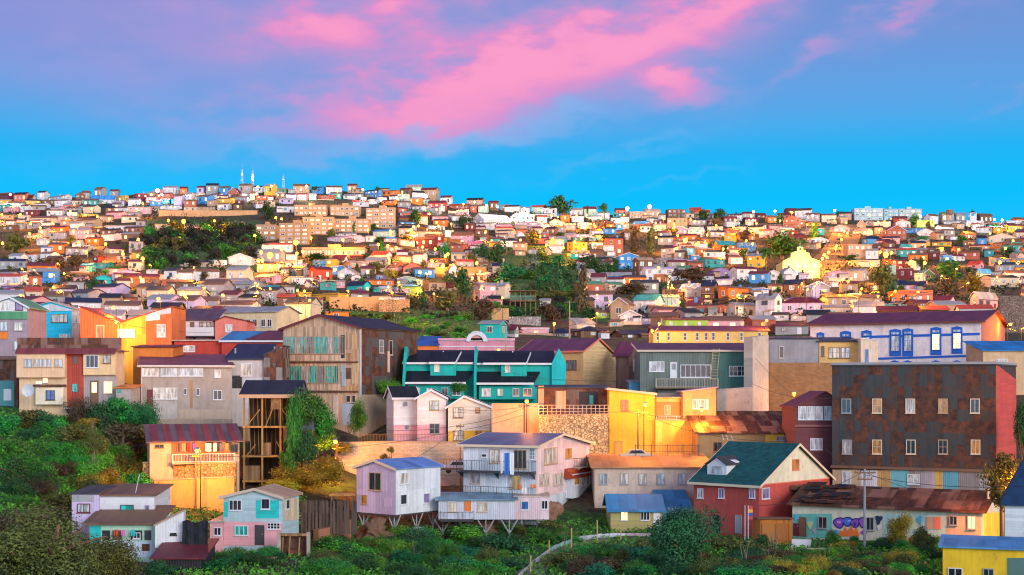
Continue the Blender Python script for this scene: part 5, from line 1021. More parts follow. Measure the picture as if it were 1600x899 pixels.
(1050, 440, 2.909): """0 130 5 22 60 white brown e|135 210 0 20 88 brown navy e|210 372 16 28 86 orange brown e|65 180 70 82 112 cream maroon e|110 250 92 106 158 brick navy e|250 380 94 106 162 cream grey e|380 500 52 76 168 white grey e|500 690 68 96 152 lilac maroon h|690 845 104 116 182 cream grey e|710 955 55 72 122 tan brown e|1020 1120 106 125 156 white teal g|945 1020 106 126 153 red green e|1020 1185 44 50 106 coral brown f|1190 1290 60 84 132 white maroon e|1100 1190 80 95 132 brown maroon e|1355 1480 46 72 132 pink grey e|470 620 182 202 240 grey maroon e|540 680 142 152 178 white navy e|465 530 138 150 176 white dark e|610 715 2 24 82 lilac grey g|365 445 26 38 78 white blue e|955 1060 84 96 120 lilac navy e|140 300 164 178 200 cream maroon e|290 430 165 178 200 tan brown e""",
(400, 425, 4): """40 180 235 250 330 yellow brown f|255 420 165 185 250 grey maroon e|430 580 240 250 290 orange brown e|60 150 70 82 120 grey dark e""",
}
CN = dict(dark='black', navy='navy', white='white')
def zone(x, y, w):
    if w: # skyline
        for lim, t in ((120, "at the skyline's far left"), (240, 'on the skyline left of the floodlight'), (365, 'on the skyline left of the masts'), (470, 'on the skyline beneath the masts'),
                       (640, 'on the skyline above the apartment blocks'), (850, 'on the skyline left of the broad tree'), (965, 'on the skyline by the broad tree'), (1095, 'on the skyline under white lamps'),
                       (1230, 'on the skyline right of the pines'), (1335, 'on the skyline above the steep road'), (1450, 'on the skyline by the pale-blue block')):
            if x < lim: return t
        return 'on the skyline near the belfry'
    if y < 402:
        L = ((90, 'high on the left slope'), (235, 'beside the lit road, upper left'), (340, 'above the dark wood'), (440, "at the dark wood's right edge"), (560, 'below the left apartment blocks'), (660, 'below the right apartment blocks'), (765, 'uphill of the dark copse'),
             (865, 'uphill of the ravine trees'), (975, 'left of the twin cypresses'), (1090, 'right of the twin cypresses'), (1200, 'uphill of the street palm'), (1335, 'beside the steep lit road'), (1460, 'below the pale-blue block'))
        e = 'on the upper right slope'
    elif y < 440:
        L = ((110, 'above the cyan house roof'), (240, 'above the orange V-roofed house'), (350, 'just below the dark wood'), (450, 'between wood and red house'), (560, 'around the bright red house'), (660, 'near the orange gabled house'), (760, 'left of the ravine trees'),
             (900, "at the ravine's upper rim"), (1040, 'uphill of the brown cypress'), (1200, 'left of the floodlit chapel'), (1330, 'just below the floodlit chapel'), (1440, 'right of the floodlit chapel'))
        e = 'on the right slope, mid-height'
    elif y < 476:
        L = ((110, 'directly behind the cyan house'), (240, 'directly behind the V-roofed house'), (400, 'behind the coral balcony house'), (500, 'above the yellow walled terrace'), (640, 'above the grassy bank'), (760, "at the ravine's left side"),
             (1000, 'beside the brown cypress'), (1130, 'above the lime green house'), (1260, 'two rows above blue-trimmed mansion'), (1400, 'right below the dark round tree'))
        e = 'above the red mansion end'
    else:
        L = ((500, 'behind the timber factory'), (760, 'below the grassy bank'), (900, 'above the pink arched front'), (1020, 'behind the yellow barn'), (1200, 'around the lime green house'), (1350, 'just behind the blue-trimmed mansion'))
        e = 'beside the red mansion end'
    for lim, t in L:
        if x < lim: return t
    return e
ORD = ['first', 'second', 'third', 'fourth', 'fifth', 'sixth', 'seventh', 'eighth', 'ninth', 'tenth', 'eleventh', 'twelfth']
def read_far():
    out = []
    for (ox, oy, s), t in FAR.items():
        for e in t.split('|'):
            p = e.split(); v = [float(q) for q in p[:5]]
            out.append(dict(x0=ox+v[0]/s, x1=ox+v[1]/s, yt=oy+v[2]/s, ye=oy+v[3]/s, yb=oy+v[4]/s, wall=p[5], roof=p[6], ty=p[7]))
    return out
FREE = [  # places that are trees, road, bank or named buildings: no filler houses here (x0,y0,x1,y1)
    (228, 345, 402, 422), (400, 315, 622, 384), (468, 380, 575, 404), (790, 398, 905, 500), (495, 484, 745, 535), (1215, 380, 1335, 440), (1284, 350, 1336, 440), (148, 380, 200, 420),
    (408, 316, 436, 345), (975, 360, 1028, 400), (1355, 415, 1405, 466), (1455, 408, 1545, 475), (1335, 318, 1442, 346), (240, 325, 402, 343), (1180, 372, 1240, 425), (1560, 455, 1600, 520), (640, 450, 760, 500), (0, 363, 60, 400), (100, 400, 130, 425), (640, 494, 1015, 560)]
def fill_far(lst):
    rnd = random.Random(11); occ = [(h['x0'], h['yt'], h['x1'], h['yb']) for h in lst]
    walls = ['white']*7+['cream']*3+['pink']*1+['tan']*2+['grey']*4+['concrete']*2+['brown']*2+['lilac', 'brick', 'orange', 'mint', 'blue', 'yellow', 'maroon', 'teal', 'brown', 'coral']
    roofs = ['grey']*3+['brown']*6+['maroon']*4+['dark', 'dark', 'dark', 'charcoal', 'charcoal', 'navy', 'red', 'green', 'concrete']
    y = 304.; out = []
    while y < 530:
        x = -10+rnd.uniform(0, 10)
        while x < 1605:
            if y > _row(TT[19][1], x)+3 and (y < 425 or rnd.random() < .45):
                D = depth_at(x, y); w = rnd.uniform(5.5, 13)*F/D*(1 if D > 420 else .8); hh = rnd.uniform(3.2, 6.6)*F/D
                bx = (x, y-hh, x+w, y); bad = any(bx[0] < f[2]-2 and bx[2] > f[0]+2 and bx[1] < f[3]-1 and bx[3] > f[1]+2 for f in FREE)
                y0_ = y; jy = rnd.uniform(-2.2, 2.2); bx = (x, y-hh+jy, x+w, y+jy)
                if not bad:
                    ar = w*hh; ov = 0
                    for o in occ:
                        if o[0] < bx[2] and o[2] > bx[0] and o[1] < bx[3] and o[3] > bx[1]:
                            ov += (min(o[2], bx[2])-max(o[0], bx[0]))*(min(o[3], bx[3])-max(o[1], bx[1]))
                    if ov < ar*.45:
                        h = dict(x0=x, x1=x+w, yt=y+jy-hh*1.28, ye=y+jy-hh, yb=y+jy, wall=rnd.choice(walls if D > 420 else ['white', 'white', 'grey', 'cream', 'tan', 'pink', 'lilac', 'brown', 'brick', 'grey']), roof=rnd.choice(roofs), ty=rnd.choice('eeeegf'))
                        out.append(h); occ.append(bx); x += w*.9
            x += 2.5
        y += 2.2
    return out
def far_geo(h, rnd):
    D = depth_at((h['x0']+h['x1'])/2, h['yb']); k = D/F; yaw = rnd.choice((-40, -28, -18, -8, 6, 14, 24, 38)); 
    if h['ty'] == 'g': yaw *= .6
    w = h['x1']-h['x0']; a = math.radians(yaw); sf = .72*w if abs(yaw) > 10 else w*.93
    if h['ty'] in 'eg' or abs(yaw) > 10: pass
    if yaw < 0: xl, xr, xs = h['x0'], h['x0']+sf, h['x1']
    else: xl, xr, xs = h['x1']-sf, h['x1'], h['x0']
    if abs(yaw) <= 10: xl, xr, xs = h['x0'], h['x1'], None
    return D, yaw, xl, xr, xs
WALLK = dict(white='corr', cream='plaster', tan='plaster', brick='brick', brown='vplank', grey='corr', pink='plank', lilac='corr')
def far_house(h, label, rnd, group):
    D, yaw, xl, xr, xs = far_geo(h, rnd); k = D/F
    H = House('house', label, 'house', xl, xr, h['ye'], h['yb'], D, yaw, xs=xs, L=rnd.uniform(6, 9), wall=M(WALLK.get(h['wall'], 'plaster'), h['wall']), group=group, check=False)
    if H.L > 16: H.L = 14.
    R = max(.25, (h['ye']-h['yt'])*k); rm = h['roof']; ty = h['ty']
    if ty == 'g': H.gy(M('roofy', rm), R=R, ov=.35, trim=M('plain', 'white') if rnd.random() < .4 else None)
    elif ty == 'e':
        if rnd.random() < .5 and R < 1.4: H.shed(M('roofx', rm), R, 'b', ov=.35)
        else: H.gx(M('roofx', rm), R=max(R, .6), ov=.4)
    elif ty == 'h': H.hip(max(R, .6), M('roofx', rm))
    else: H.flat(M('roofx', rm), .25)
    nf = 2 if H.H > 4.4 else 1; sh = H.H/nf
    fk = rnd.choice(('white', 'white', 'white', 'brown', 'cream'))
    def put(f, c0, c1, z0, z1):
        pn = rnd.choice(('sky', 'sky', 'curt', 'dark', 'dark', 'dark', 'teal', 'lit', 'grey')); me = uwin(pn, fk, rnd.choice((2, 2, 3)))
        o = bpy.data.objects.new('window', me); COL.objects.link(o); o.parent = H.r
        if f == 'F': o.location = (c0, -.012, z0); o.scale = (c1-c0, 1, z1-z0)
        elif f == 'R': o.location = (H.W+.012, c0, z0); o.rotation_euler = (0, 0, math.pi/2); o.scale = (c1-c0, 1, z1-z0)
        else: o.location = (-.012, c1, z0); o.rotation_euler = (0, 0, -math.pi/2); o.scale = (c1-c0, 1, z1-z0)
    for fl in range(nf):
        z0 = sh*fl+sh*.36; z1 = sh*fl+sh*.80
        n = max(1, min(5, int(H.W/3.0))); dn = rnd.randrange(n) if fl == 0 and rnd.random() < .5 and n > 1 else -1
        for i in range(n):
            c = H.W*(i+.5)/n+rnd.uniform(-.2, .2); wd = rnd.uniform(.5, .95)*min(1., H.W/n/2.4)
            if i == dn:
                b = MB(); b.box(c-.5, c+.5, -.07, -.002, 0, min(2.1, sh*.8)); b.build('door', M('plain', rnd.choice(('white', 'brown', 'teal', 'maroon'))), H.r)
            else: put('F', c-wd, c+wd, z0, z1)
        if xs is not None:
            f = 'R' if yaw < 0 else 'L'; m = max(1, min(2, int(H.L/4)))
            for i in range(m): c = H.L*(i+.5)/m; put(f, c-.6, c+.6, z0, z1)
    if rnd.random() < .45 and H.W > 4:
        aw = H.W*rnd.uniform(.3, .5); ax = rnd.choice((0., H.W-aw)); ad = rnd.uniform(1.2, 2.4); ah = rnd.uniform(1.9, 2.5)*min(1, H.H/3)
        b = MB(); b.box(ax+.05, ax+aw-.05, -ad, -.09, -H.fnd, ah); b.build('annex', M(rnd.choice(('plaster', 'corr', 'vplank')), rnd.choice(('white', 'grey', 'tan', 'brown', 'cream', 'charcoal', h['wall']))), H.r)
        b = MB(); b.prism([(ax-.1, -ad-.3, ah-.1), (ax-.1, -.08, ah+.35), (ax-.1, -.08, ah+.45), (ax-.1, -ad-.3, ah+.02)], [(ax+aw+.1, -ad-.3, ah-.1), (ax+aw+.1, -.08, ah+.35), (ax+aw+.1, -.08, ah+.45), (ax+aw+.1, -ad-.3, ah+.02)]); b.build('annex_roof', M('roofx', rnd.choice(('grey', 'brown', 'tan', 'maroon', 'dark'))), H.r)
    if rnd.random() < .35:
        b = MB(); b.box(-rnd.uniform(.5, 3), H.W+rnd.uniform(.5, 3), -3.2, -3.0, -H.fnd-1.5, rnd.uniform(-.4, .7)); b.build('yard_wall', M(rnd.choice(('plaster', 'vplank', 'corr')), rnd.choice(('tan', 'grey', 'brown', 'concrete', 'cream'))), H.r)
    if rnd.random() < .18:
        b = MB(); x = H.W*rnd.uniform(.3, .7); b.tube((x, H.L*.3, H.H), (x, H.L*.3, H.H+R+.9), .5, 8, .45); b.build('water_tank', M('plain', rnd.choice(('dark', 'blue', 'grey'))), H.rf)
    if rnd.random() < .22 and ty in 'eg':
        b = MB(); x = H.W*rnd.uniform(.2, .8); y = H.L*.5; b.tube((x, y, H.H), (x, y, H.H+R+1.0), .11, 6); b.tube((x, y, H.H+R+1.0), (x, y, H.H+R+1.15), .2, 6, .05); b.build('chimney', M('plain', 'grey'), H.rf)
    if rnd.random() < .16 and nf == 2 and yaw <= 10:
        b = MB(); z = sh; b.box(0, H.W, -1.1, -.002, z-.12, z); o = b.build('balcony', M('plaster', 'concrete'), H.r)
        q = MB(); q.box(0, H.W, -1.1, -1.05, z+.85, z+.92)
        for i in range(12): x = (H.W-.06)*i/11; q.box(x, x+.06, -1.09, -1.04, z, z+.85)
        q.build('railing', M('plain', rnd.choice(('white', 'dark', 'brown'))), o)
    return H
def stuff_houses(lst, rnd):
    b = MB(); mats = []; idx = {}
    def mi(m):
        if m.name not in idx: idx[m.name] = len(mats); mats.append(m)
        return idx[m.name]
    for h in lst:
        D, yaw, xl, xr, xs = far_geo(h, rnd); k = D/F; a = math.radians(yaw); W = (h['x1']-h['x0'])*k*.85; L = rnd.uniform(5, 8); Hh = (h['yb']-h['ye'])*k; R = max(.5, (h['ye']-h['yt'])*k)
        o = P(h['x0'], h['yb'], D); T = Matrix.Translation(o)@Matrix.Rotation(a*.5, 4, 'Z'); q = lambda x, y, z: T@Vector((x, y, z))
        w = mi(M('plaster', h['wall'])); r = mi(M('plain', h['roof']))
        ol = [(0, -5), (0, Hh), (L/2, Hh+R), (L, Hh), (L, -5)]
        b.prism([q(0, y, z) for y, z in ol], [q(W, y, z) for y, z in ol], w)
        for y0, z0, y1, z1 in ((-.4, Hh-.4*2*R/L, L/2, Hh+R), (L/2, Hh+R, L+.4, Hh-.4*2*R/L)):
            b.prism([q(-.3, y0, z0+.02), q(-.3, y1, z1+.02), q(-.3, y1, z1+.16), q(-.3, y0, z0+.16)], [q(W+.3, y0, z0+.02), q(W+.3, y1, z1+.02), q(W+.3, y1, z1+.16), q(W+.3, y0, z0+.16)], r)
        n = max(1, int(W/3))
        for i in range(n):
            c = W*(i+.5)/n; p_ = mi(pane(rnd.choice(('sky', 'sky', 'curt', 'dark', 'lit'))))
            b.hexa([q(c-.6, -.06, Hh*.4), q(c+.6, -.06, Hh*.4), q(c+.6, -.003, Hh*.4), q(c-.6, -.003, Hh*.4), q(c-.6, -.06, Hh*.8), q(c+.6, -.06, Hh*.8), q(c+.6, -.003, Hh*.8), q(c-.6, -.003, Hh*.8)], p_)
    o = b.build('distant_houses', mats); tag(o, 'the smallest houses scattered between the others over the far hillside', 'houses', kind='stuff')
def far_houses():
    rnd = random.Random(5); T = read_far(); Fl = fill_far(T)
    Fl.sort(key=lambda h: -(h['x1']-h['x0'])*(h['yb']-h['yt'])); nmax = 236 if True else 0
    keep = T; room = max(0, 300-60-len(T)); keep = T+Fl[:room]; rest = Fl[room:]
    if len(T) > 240:
        T.sort(key=lambda h: -(h['x1']-h['x0'])*(h['yb']-h['yt'])); keep, rest = T[:240], T[240:]+Fl
    print('far houses traced', len(T), 'fill', len(Fl), 'individual', len(keep), 'stuff', len(rest))
    by = {}
    for h in keep:
        xm = (h['x0']+h['x1'])/2; sky = h['yb'] < _row(TT[19][1], xm)+20
        h['shape'] = dict(g='gabled', e='pitched-roof', h='hip-roof', f='flat-roof')[h['ty']]
        h['zone'] = zone(xm, h['yb'], sky); h['key'] = (h['wall'], h['roof'], h['shape'], h['zone']); by.setdefault(h['key'], []).append(h)
    for k, l in by.items():
        l.sort(key=lambda h: h['x0']); wl, rf, shp, z = k
        cn = lambda c: {'dark': 'black', 'brick': 'brick-red'}.get(c, c)
        for i, h in enumerate(l):
            s = f"{cn(wl)} {shp} house with {cn(rf)} roof {z}"
            if len(l) > 1:
                s = f"{cn(wl)} {shp} house, {cn(rf)} roof, {z}, {ORD[i]} from left"
                if len(s.replace(',', '').split()) > 16: s = f"{cn(wl)} {cn(rf)}-roofed house {z}, {ORD[i]} from left"
            h['label'] = s
    for h in keep: far_house(h, h['label'], rnd, 'houses climbing the hillside')
    stuff_houses(rest, rnd)
# ------------------------------------------------------------------ special far buildings
def block(x0, x1, yt, yb, rows, cols, label, wall=(.52, .34, .18), yaw=0, xs=None, cat='apartment block', pk=('sky', 'curt', 'dark', 'lit')):
    D = depth_at((x0+x1)/2, yb); h = House('apartment_block', label, cat, x0, x1, yt, yb, D, yaw, xs=xs, L=11, wall=M('plaster', wall), check=False)
    h.flat(M('roofx', 'grey'), .5); rnd = random.Random(int(x0))
    for r in range(rows):
        z0 = h.H*(r+.3)/rows; z1 = h.H*(r+.78)/rows
        h.panel('F', [(0, z0-h.H*.10/rows*1.5), (h.W, z0-h.H*.15/rows), (h.W, z0-h.H*.22/rows), (0, z0-h.H*.22/rows)], M('plain', 'tan'), 'floor_band', .08, px=False)
        for c in range(cols):
            a = h.W*(c+.5)/cols; o = bpy.data.objects.new('window', uwin(rnd.choice(pk), 'white', 2)); COL.objects.link(o); o.parent = h.r
            ww = h.W/cols*.3; o.location = (a-ww, -.012, z0); o.scale = (ww*2, 1, z1-z0)
    b = MB(); b.box(h.W*.4, h.W*.6, 3, 7, h.H+.2, h.H+2.4); b.build('stair_head', M('plaster', wall), h.rf)
    return h
def far_specials():
    block(460, 510, 322, 337, 2, 7, 'tan apartment block with low rows of windows, uppermost of the left pair')
    block(516, 561, 323, 338, 2, 6, 'tan apartment block between its twin and the tallest block', (.56, .38, .2))
    block(572, 616, 326, 356, 5, 4, 'tallest tan apartment block, five storeys with pale windows', (.60, .40, .22), -14, 618)
    block(473, 521, 341, 367, 4, 5, 'four-storey tan apartment block glowing orange at its foot', (.58, .36, .16))
    block(523, 576, 344, 363, 3, 6, 'three-storey tan apartment block beside the glowing one', (.56, .34, .18))
    block(436, 482, 350, 382, 5, 4, 'ochre apartment block with pale window columns, at the wood edge', (.46, .30, .14), -12, 486)
    block(400, 431, 353, 376, 3, 3, 'narrow ochre apartment block partly behind dark trees', (.42, .28, .15))
    block(472, 570, 389, 402, 1, 22, 'long low hall with closely spaced vertical windows and dark roof', (.40, .28, .15), cat='hall')
    block(1335, 1380, 327, 345, 3, 5, 'pale blue apartment block on the skyline, leftmost section', (.30, .55, .66))
    block(1381, 1404, 328, 345, 3, 3, 'cyan middle section of the pale blue skyline apartment block', (.20, .50, .62))
    block(1405, 1440, 328, 345, 3, 4, 'pale blue skyline apartment section with a small rooftop tower', (.34, .56, .60))
    # chapel
    D = depth_at(1250, 434); k = D/F; g = P(1223, 434, D); W = 58*k
    r = empty('chapel', g, 0, label='floodlit yellow-white chapel with stepped gable and little belfry', cat='chapel'); z = lambda y: (434-y)*k; X = lambda x: (x-1223)*k
    m = M('plaster', (.80, .66, .24)); b = MB()  # yellow floodlight glow is also put into the wall colour
    ol = [(0, -4), (0, z(408)), (X(1236), z(402)), (X(1236), z(396)), (X(1246), z(392)), (X(1246), z(386)), (X(1255), z(386)), (X(1255), z(392)), (X(1265), z(396)), (X(1265), z(402)), (X(1281), z(408)), (X(1281), -4)]
    b.prism([(x, 0, q) for x, q in ol], [(x, 1.0, q) for x, q in ol]); b.build('facade', m, r)
    b = MB(); b.prism([(X(1224), 1.003, -4), (X(1224), 1.003, z(409)), (X(1251), 1.003, z(398)), (X(1280), 1.003, z(409)), (X(1280), 1.003, -4)], [(X(1224), 16, -4), (X(1224), 16, z(409)), (X(1251), 16, z(398)), (X(1280), 16, z(409)), (X(1280), 16, -4)]); b.build('nave', m, r)
    b = MB(); b.tube((X(1250.5), .5, z(386)), (X(1250.5), .5, z(383)), .9, 8, .1); b.box(X(1250.5)-.06, X(1250.5)+.06, .45, .55, z(383), z(379)); b.box(X(1250.5)-.4, X(1250.5)+.4, .46, .54, z(381)-.05, z(381)+.06); b.build('belfry_cross', M('plain', 'grey'), r)
    b = MB(); b.box(X(1249), X(1252.4), -.04, -.003, z(391), z(388)); b.build('bell_opening', M('plain', 'dark'), r)
    for x in (1231, 1244, 1256, 1271):
        b = MB(); b.box(X(x), X(x)+.9, -.05, -.003, z(418), z(412)); b.build('window', pane('lit'), r)
    b = MB(); b.box(X(1248), X(1254), -.05, -.003, 0, z(425)); b.build('door', M('plain', 'brown'), r)
    for x in (1238, 1262):
        l = bpy.data.lights.new('floodlight', 'SPOT'); l.energy = 11000; l.color = (1, .74, .22); l.spot_size = 1.9; l.spot_blend = .6; l.shadow_soft_size = .4
        o = bpy.data.objects.new('floodlight_beam', l); COL.objects.link(o); o.parent = r; o.location = (X(x), -9, 2.2); o.rotation_euler = Vector((0, 9, 3)).to_track_quat('-Z', 'Y').to_euler()
        b = MB(); b.box(X(x)-.3, X(x)+.3, -9.4, -9.1, 1.6, 2.1); b.tube((X(x), -9.3, -2), (X(x), -9.3, 1.6), .05, 5); b.build('floodlight', emis('flood_lens', (1, .9, .6), 30), r)
    # belfry on the far right skyline
    D = 985.; k = D/F; r = empty('belfry', P(1516, 345, D), 0, label='small white church belfry with dark cap on the skyline', cat='belfry'); m = M('plaster', 'white'); b = MB(); w = 10*k
    b.box(0, w, 0, w, -4, 3.2); b.build('tower', m, r); b = MB()
    for x in (0, w-.7): 
        for y in (0, w-.7): b.box(x, x+.7, y, y+.7, 3.203, 5.2)
    b.box(0, w, 0, w, 5.203, 5.6); b.build('bell_stage', m, r); b = MB(); b.prism([(0, 0, 5.603), (w, 0, 5.603), (w, w, 5.603), (0, w, 5.603)], [(w*.4, w*.4, 7.2), (w*.6, w*.4, 7.2), (w*.6, w*.6, 7.2), (w*.4, w*.6, 7.2)]); b.tube((w/2, w/2, 7.2), (w/2, w/2, 8.6), .12, 5); b.build('cap', M('plain', 'dark'), r)
    # water tank on the skyline
    D = 970.; r = empty('water_tank', P(1484, 341, D), 0, label='dark raised water tank on legs on the skyline', cat='water tank'); b = MB(); b.tube((0, 0, 2.5), (0, 0, 5.6), 2.4, 12); b.build('tank', M('plain', 'brown'), r)
    for x, y in ((-1.5, -1.5), (1.5, -1.5), (1.5, 1.5), (-1.5, 1.5)):
        b = MB(); b.tube((x, y, -5), (x, y, 2.5), .2, 5); b.build('leg', M('plain', 'grey'), r)
    # radio masts
    for x, yt, yb, l in ((378.5, 257, 297, 'tallest slim white radio mast on the skyline'), (395, 259, 297, 'stout white radio mast lit at mid-height, second of the two tall ones'), (443, 271, 296, 'short lattice radio mast standing apart above the apartment blocks')):
        D = 985.; k = D/F; r = empty('radio_mast', P(x, yb, D), 0, label=l, cat='radio mast'); Hh = (yb-yt)*k; b = MB(); w = 1.1
        for sx, sy in ((-1, -1), (1, -1), (0, 1)): b.tube((sx*w, sy*w, -6), (sx*w*.35, sy*w*.35, Hh*.8), .08, 4)
        n = 9
        for i in range(n):
            z0 = Hh*.8*i/n; z1 = Hh*.8*(i+1)/n; a = w*(1-.65*i/n); c = w*(1-.65*(i+1)/n)
            b.tube((-a, -a, z0), (c, -c, z1), .05, 4); b.tube((a, -a, z0), (0, c, z1), .05, 4)
        b.build('lattice', M('plain', 'white'), r); b = MB(); b.tube((0, 0, Hh*.75), (0, 0, Hh), .13, 6, .06); b.build('antenna', M('plain', 'grey'), r)
        b = MB(); b.tube((0, -1, Hh*.55), (0, -1, Hh*.63), .8, 8); b.build('dish_ring', M('plain', 'white'), r)
        if x == 395:
            b = MB(); b.tube((0, -1.2, Hh*.42), (0, -1.2, Hh*.48), .45, 8); b.build('beacon', emis('beacon_white', (.9, .95, 1.), 60), r)
# ------------------------------------------------------------------ lamps
LAMPS = """16 304 w|116 320|246 298 W|110 330|253 304 w|223 318|263 344|287 346|335 345|120 354|63 356|115 361|137 362|4 380|165 381|192 397|223 404|234 414|220 413|303 418|82 429|100 427|276 431|286 456|290 464|247 467|348 461|399 442|33 462|319 450|398 368|403 292 w|424 291 w|479 291 w|527 299|567 296 w|665 307 W|724 319|741 316 w|760 321 w|777 323 w|485 319|671 334|431 340|440 342|646 354|654 353|486 372|462 379|536 375|575 359|591 382|440 389|422 399|408 394|410 407|619 387|660 386|680 389|700 397|476 455|544 455|613 457|678 459|675 408|785 465|402 457|819 326 w|807 328 w|847 329 w|862 337|901 337|872 339|917 336|939 342|980 326 W|1015 323 W|975 336|981 342|1037 342|1079 343|1149 344|1119 352|1146 355|1174 361|1177 331 w|1182 349|844 369|1025 371|1071 376|1105 367|930 354|1130 389|1045 441|1050 446|1154 461|1062 472|953 471|908 372|1211 330 w|1219 345|1238 332|1270 337 w|1304 329 w|1286 340|1304 345|1322 348|1261 351|1271 351|1311 366|1306 389|1292 402|1359 337|1372 347|1382 346|1438 338 w|1476 340 w|1514 352|1554 343 w|1566 344 w|1547 365|1375 394|1384 398|1472 390|1272 422|1325 440|1346 451|1344 459|1368 451|1399 455|1331 470|1435 456|1594 440|1513 442|1562 410|933 490|866 506|1030 506|1019 517|933 461|1332 478|1304 498|1198 501|1579 507|1601 513"""
BIGL = {(1062, 472), (953, 471), (1071, 376), (462, 379), (276, 431), (247, 467), (1384, 398), (1579, 507), (287, 346), (1477, 340), (1015, 323), (246, 298), (422, 399), (544, 455), (476, 455), (678, 459), (1304, 498), (82, 429), (980, 326), (665, 307)}
LM = {}
def lamp_meshes():
    b = MB(); b.tube((0, 0, -3), (0, 0, 7.0), .07, 6, .045); LM['pole'] = b.mesh('pole', [M('plain', (.012, .012, .014))])
    b = MB(); b.tube((0, 0, 6.9), (0, -.55, 7.25), .04, 5); b.tube((0, -.55, 7.25), (0, -1.3, 7.3), .04, 5); LM['arm'] = b.mesh('arm', [M('plain', 'grey')])
    b = MB(); b.prism([(-.16, -1.25, 7.22), (.16, -1.25, 7.22), (.12, -1.25, 7.42), (-.12, -1.25, 7.42)], [(-.22, -2.0, 7.24), (.22, -2.0, 7.24), (.15, -2.0, 7.38), (-.15, -2.0, 7.38)]); LM['hood'] = b.mesh('lamp_hood', [M('plain', 'grey')])
    for nm, c, st in (('o', (1., .42, .055), 3.4), ('w', (1., .78, .72), 40)):
        for sz, r in (('s', .24), ('l', .62), ('x', 1.15)):
            bm = bmesh.new(); bmesh.ops.create_icosphere(bm, subdivisions=2, radius=r); me = bpy.data.meshes.new('bulb'); bm.to_mesh(me); bm.free(); me.materials.append(emis('bulb_'+nm, c, st)); LM['b'+nm+sz] = me
            L = bpy.data.lights.new('lamp_light', 'POINT'); L.color = (1., .31, .015) if nm == 'o' else (1., .72, .55); L.energy = {'s': 9000, 'l': 19000, 'x': 36000}[sz]*(1 if nm == 'o' else .7); L.shadow_soft_size = r; LM['L'+nm+sz] = L
def lamp_at(x, y, D, sz='s', kind='o', label='', group='street lamps over the hillside', h=7.3, energy=None):
    """lamp whose bulb stands at the pixel's direction, distance D; its pole goes down to the ground"""
    p = P(x, y, D); g = Tz(p.x, p.y+1.7); s = (p.z-g)/7.1
    r = empty('street_lamp', (p.x, p.y+1.6, g), 0, label=label, cat='street lamp', group=group)
    hh = p.z-g
    for part, me in (('pole', LM['pole']), ('arm', LM['arm']), ('lamp_hood', LM['hood'])):
        o = bpy.data.objects.new(part, me); COL.objects.link(o); o.parent = r; o.location = (0, 0, hh-7.1)
    o = bpy.data.objects.new('bulb', LM['b'+kind+sz]); COL.objects.link(o); o.parent = r; o.location = (0, -1.62, hh)
    L = LM['L'+kind+sz]
    if energy: L = L.copy(); L.energy = energy
    o = bpy.data.objects.new('lamp_light', L); COL.objects.link(o); o.parent = r; o.location = (0, -1.65, hh-.15-{'s': .24, 'l': .62, 'x': 1.15}[sz])
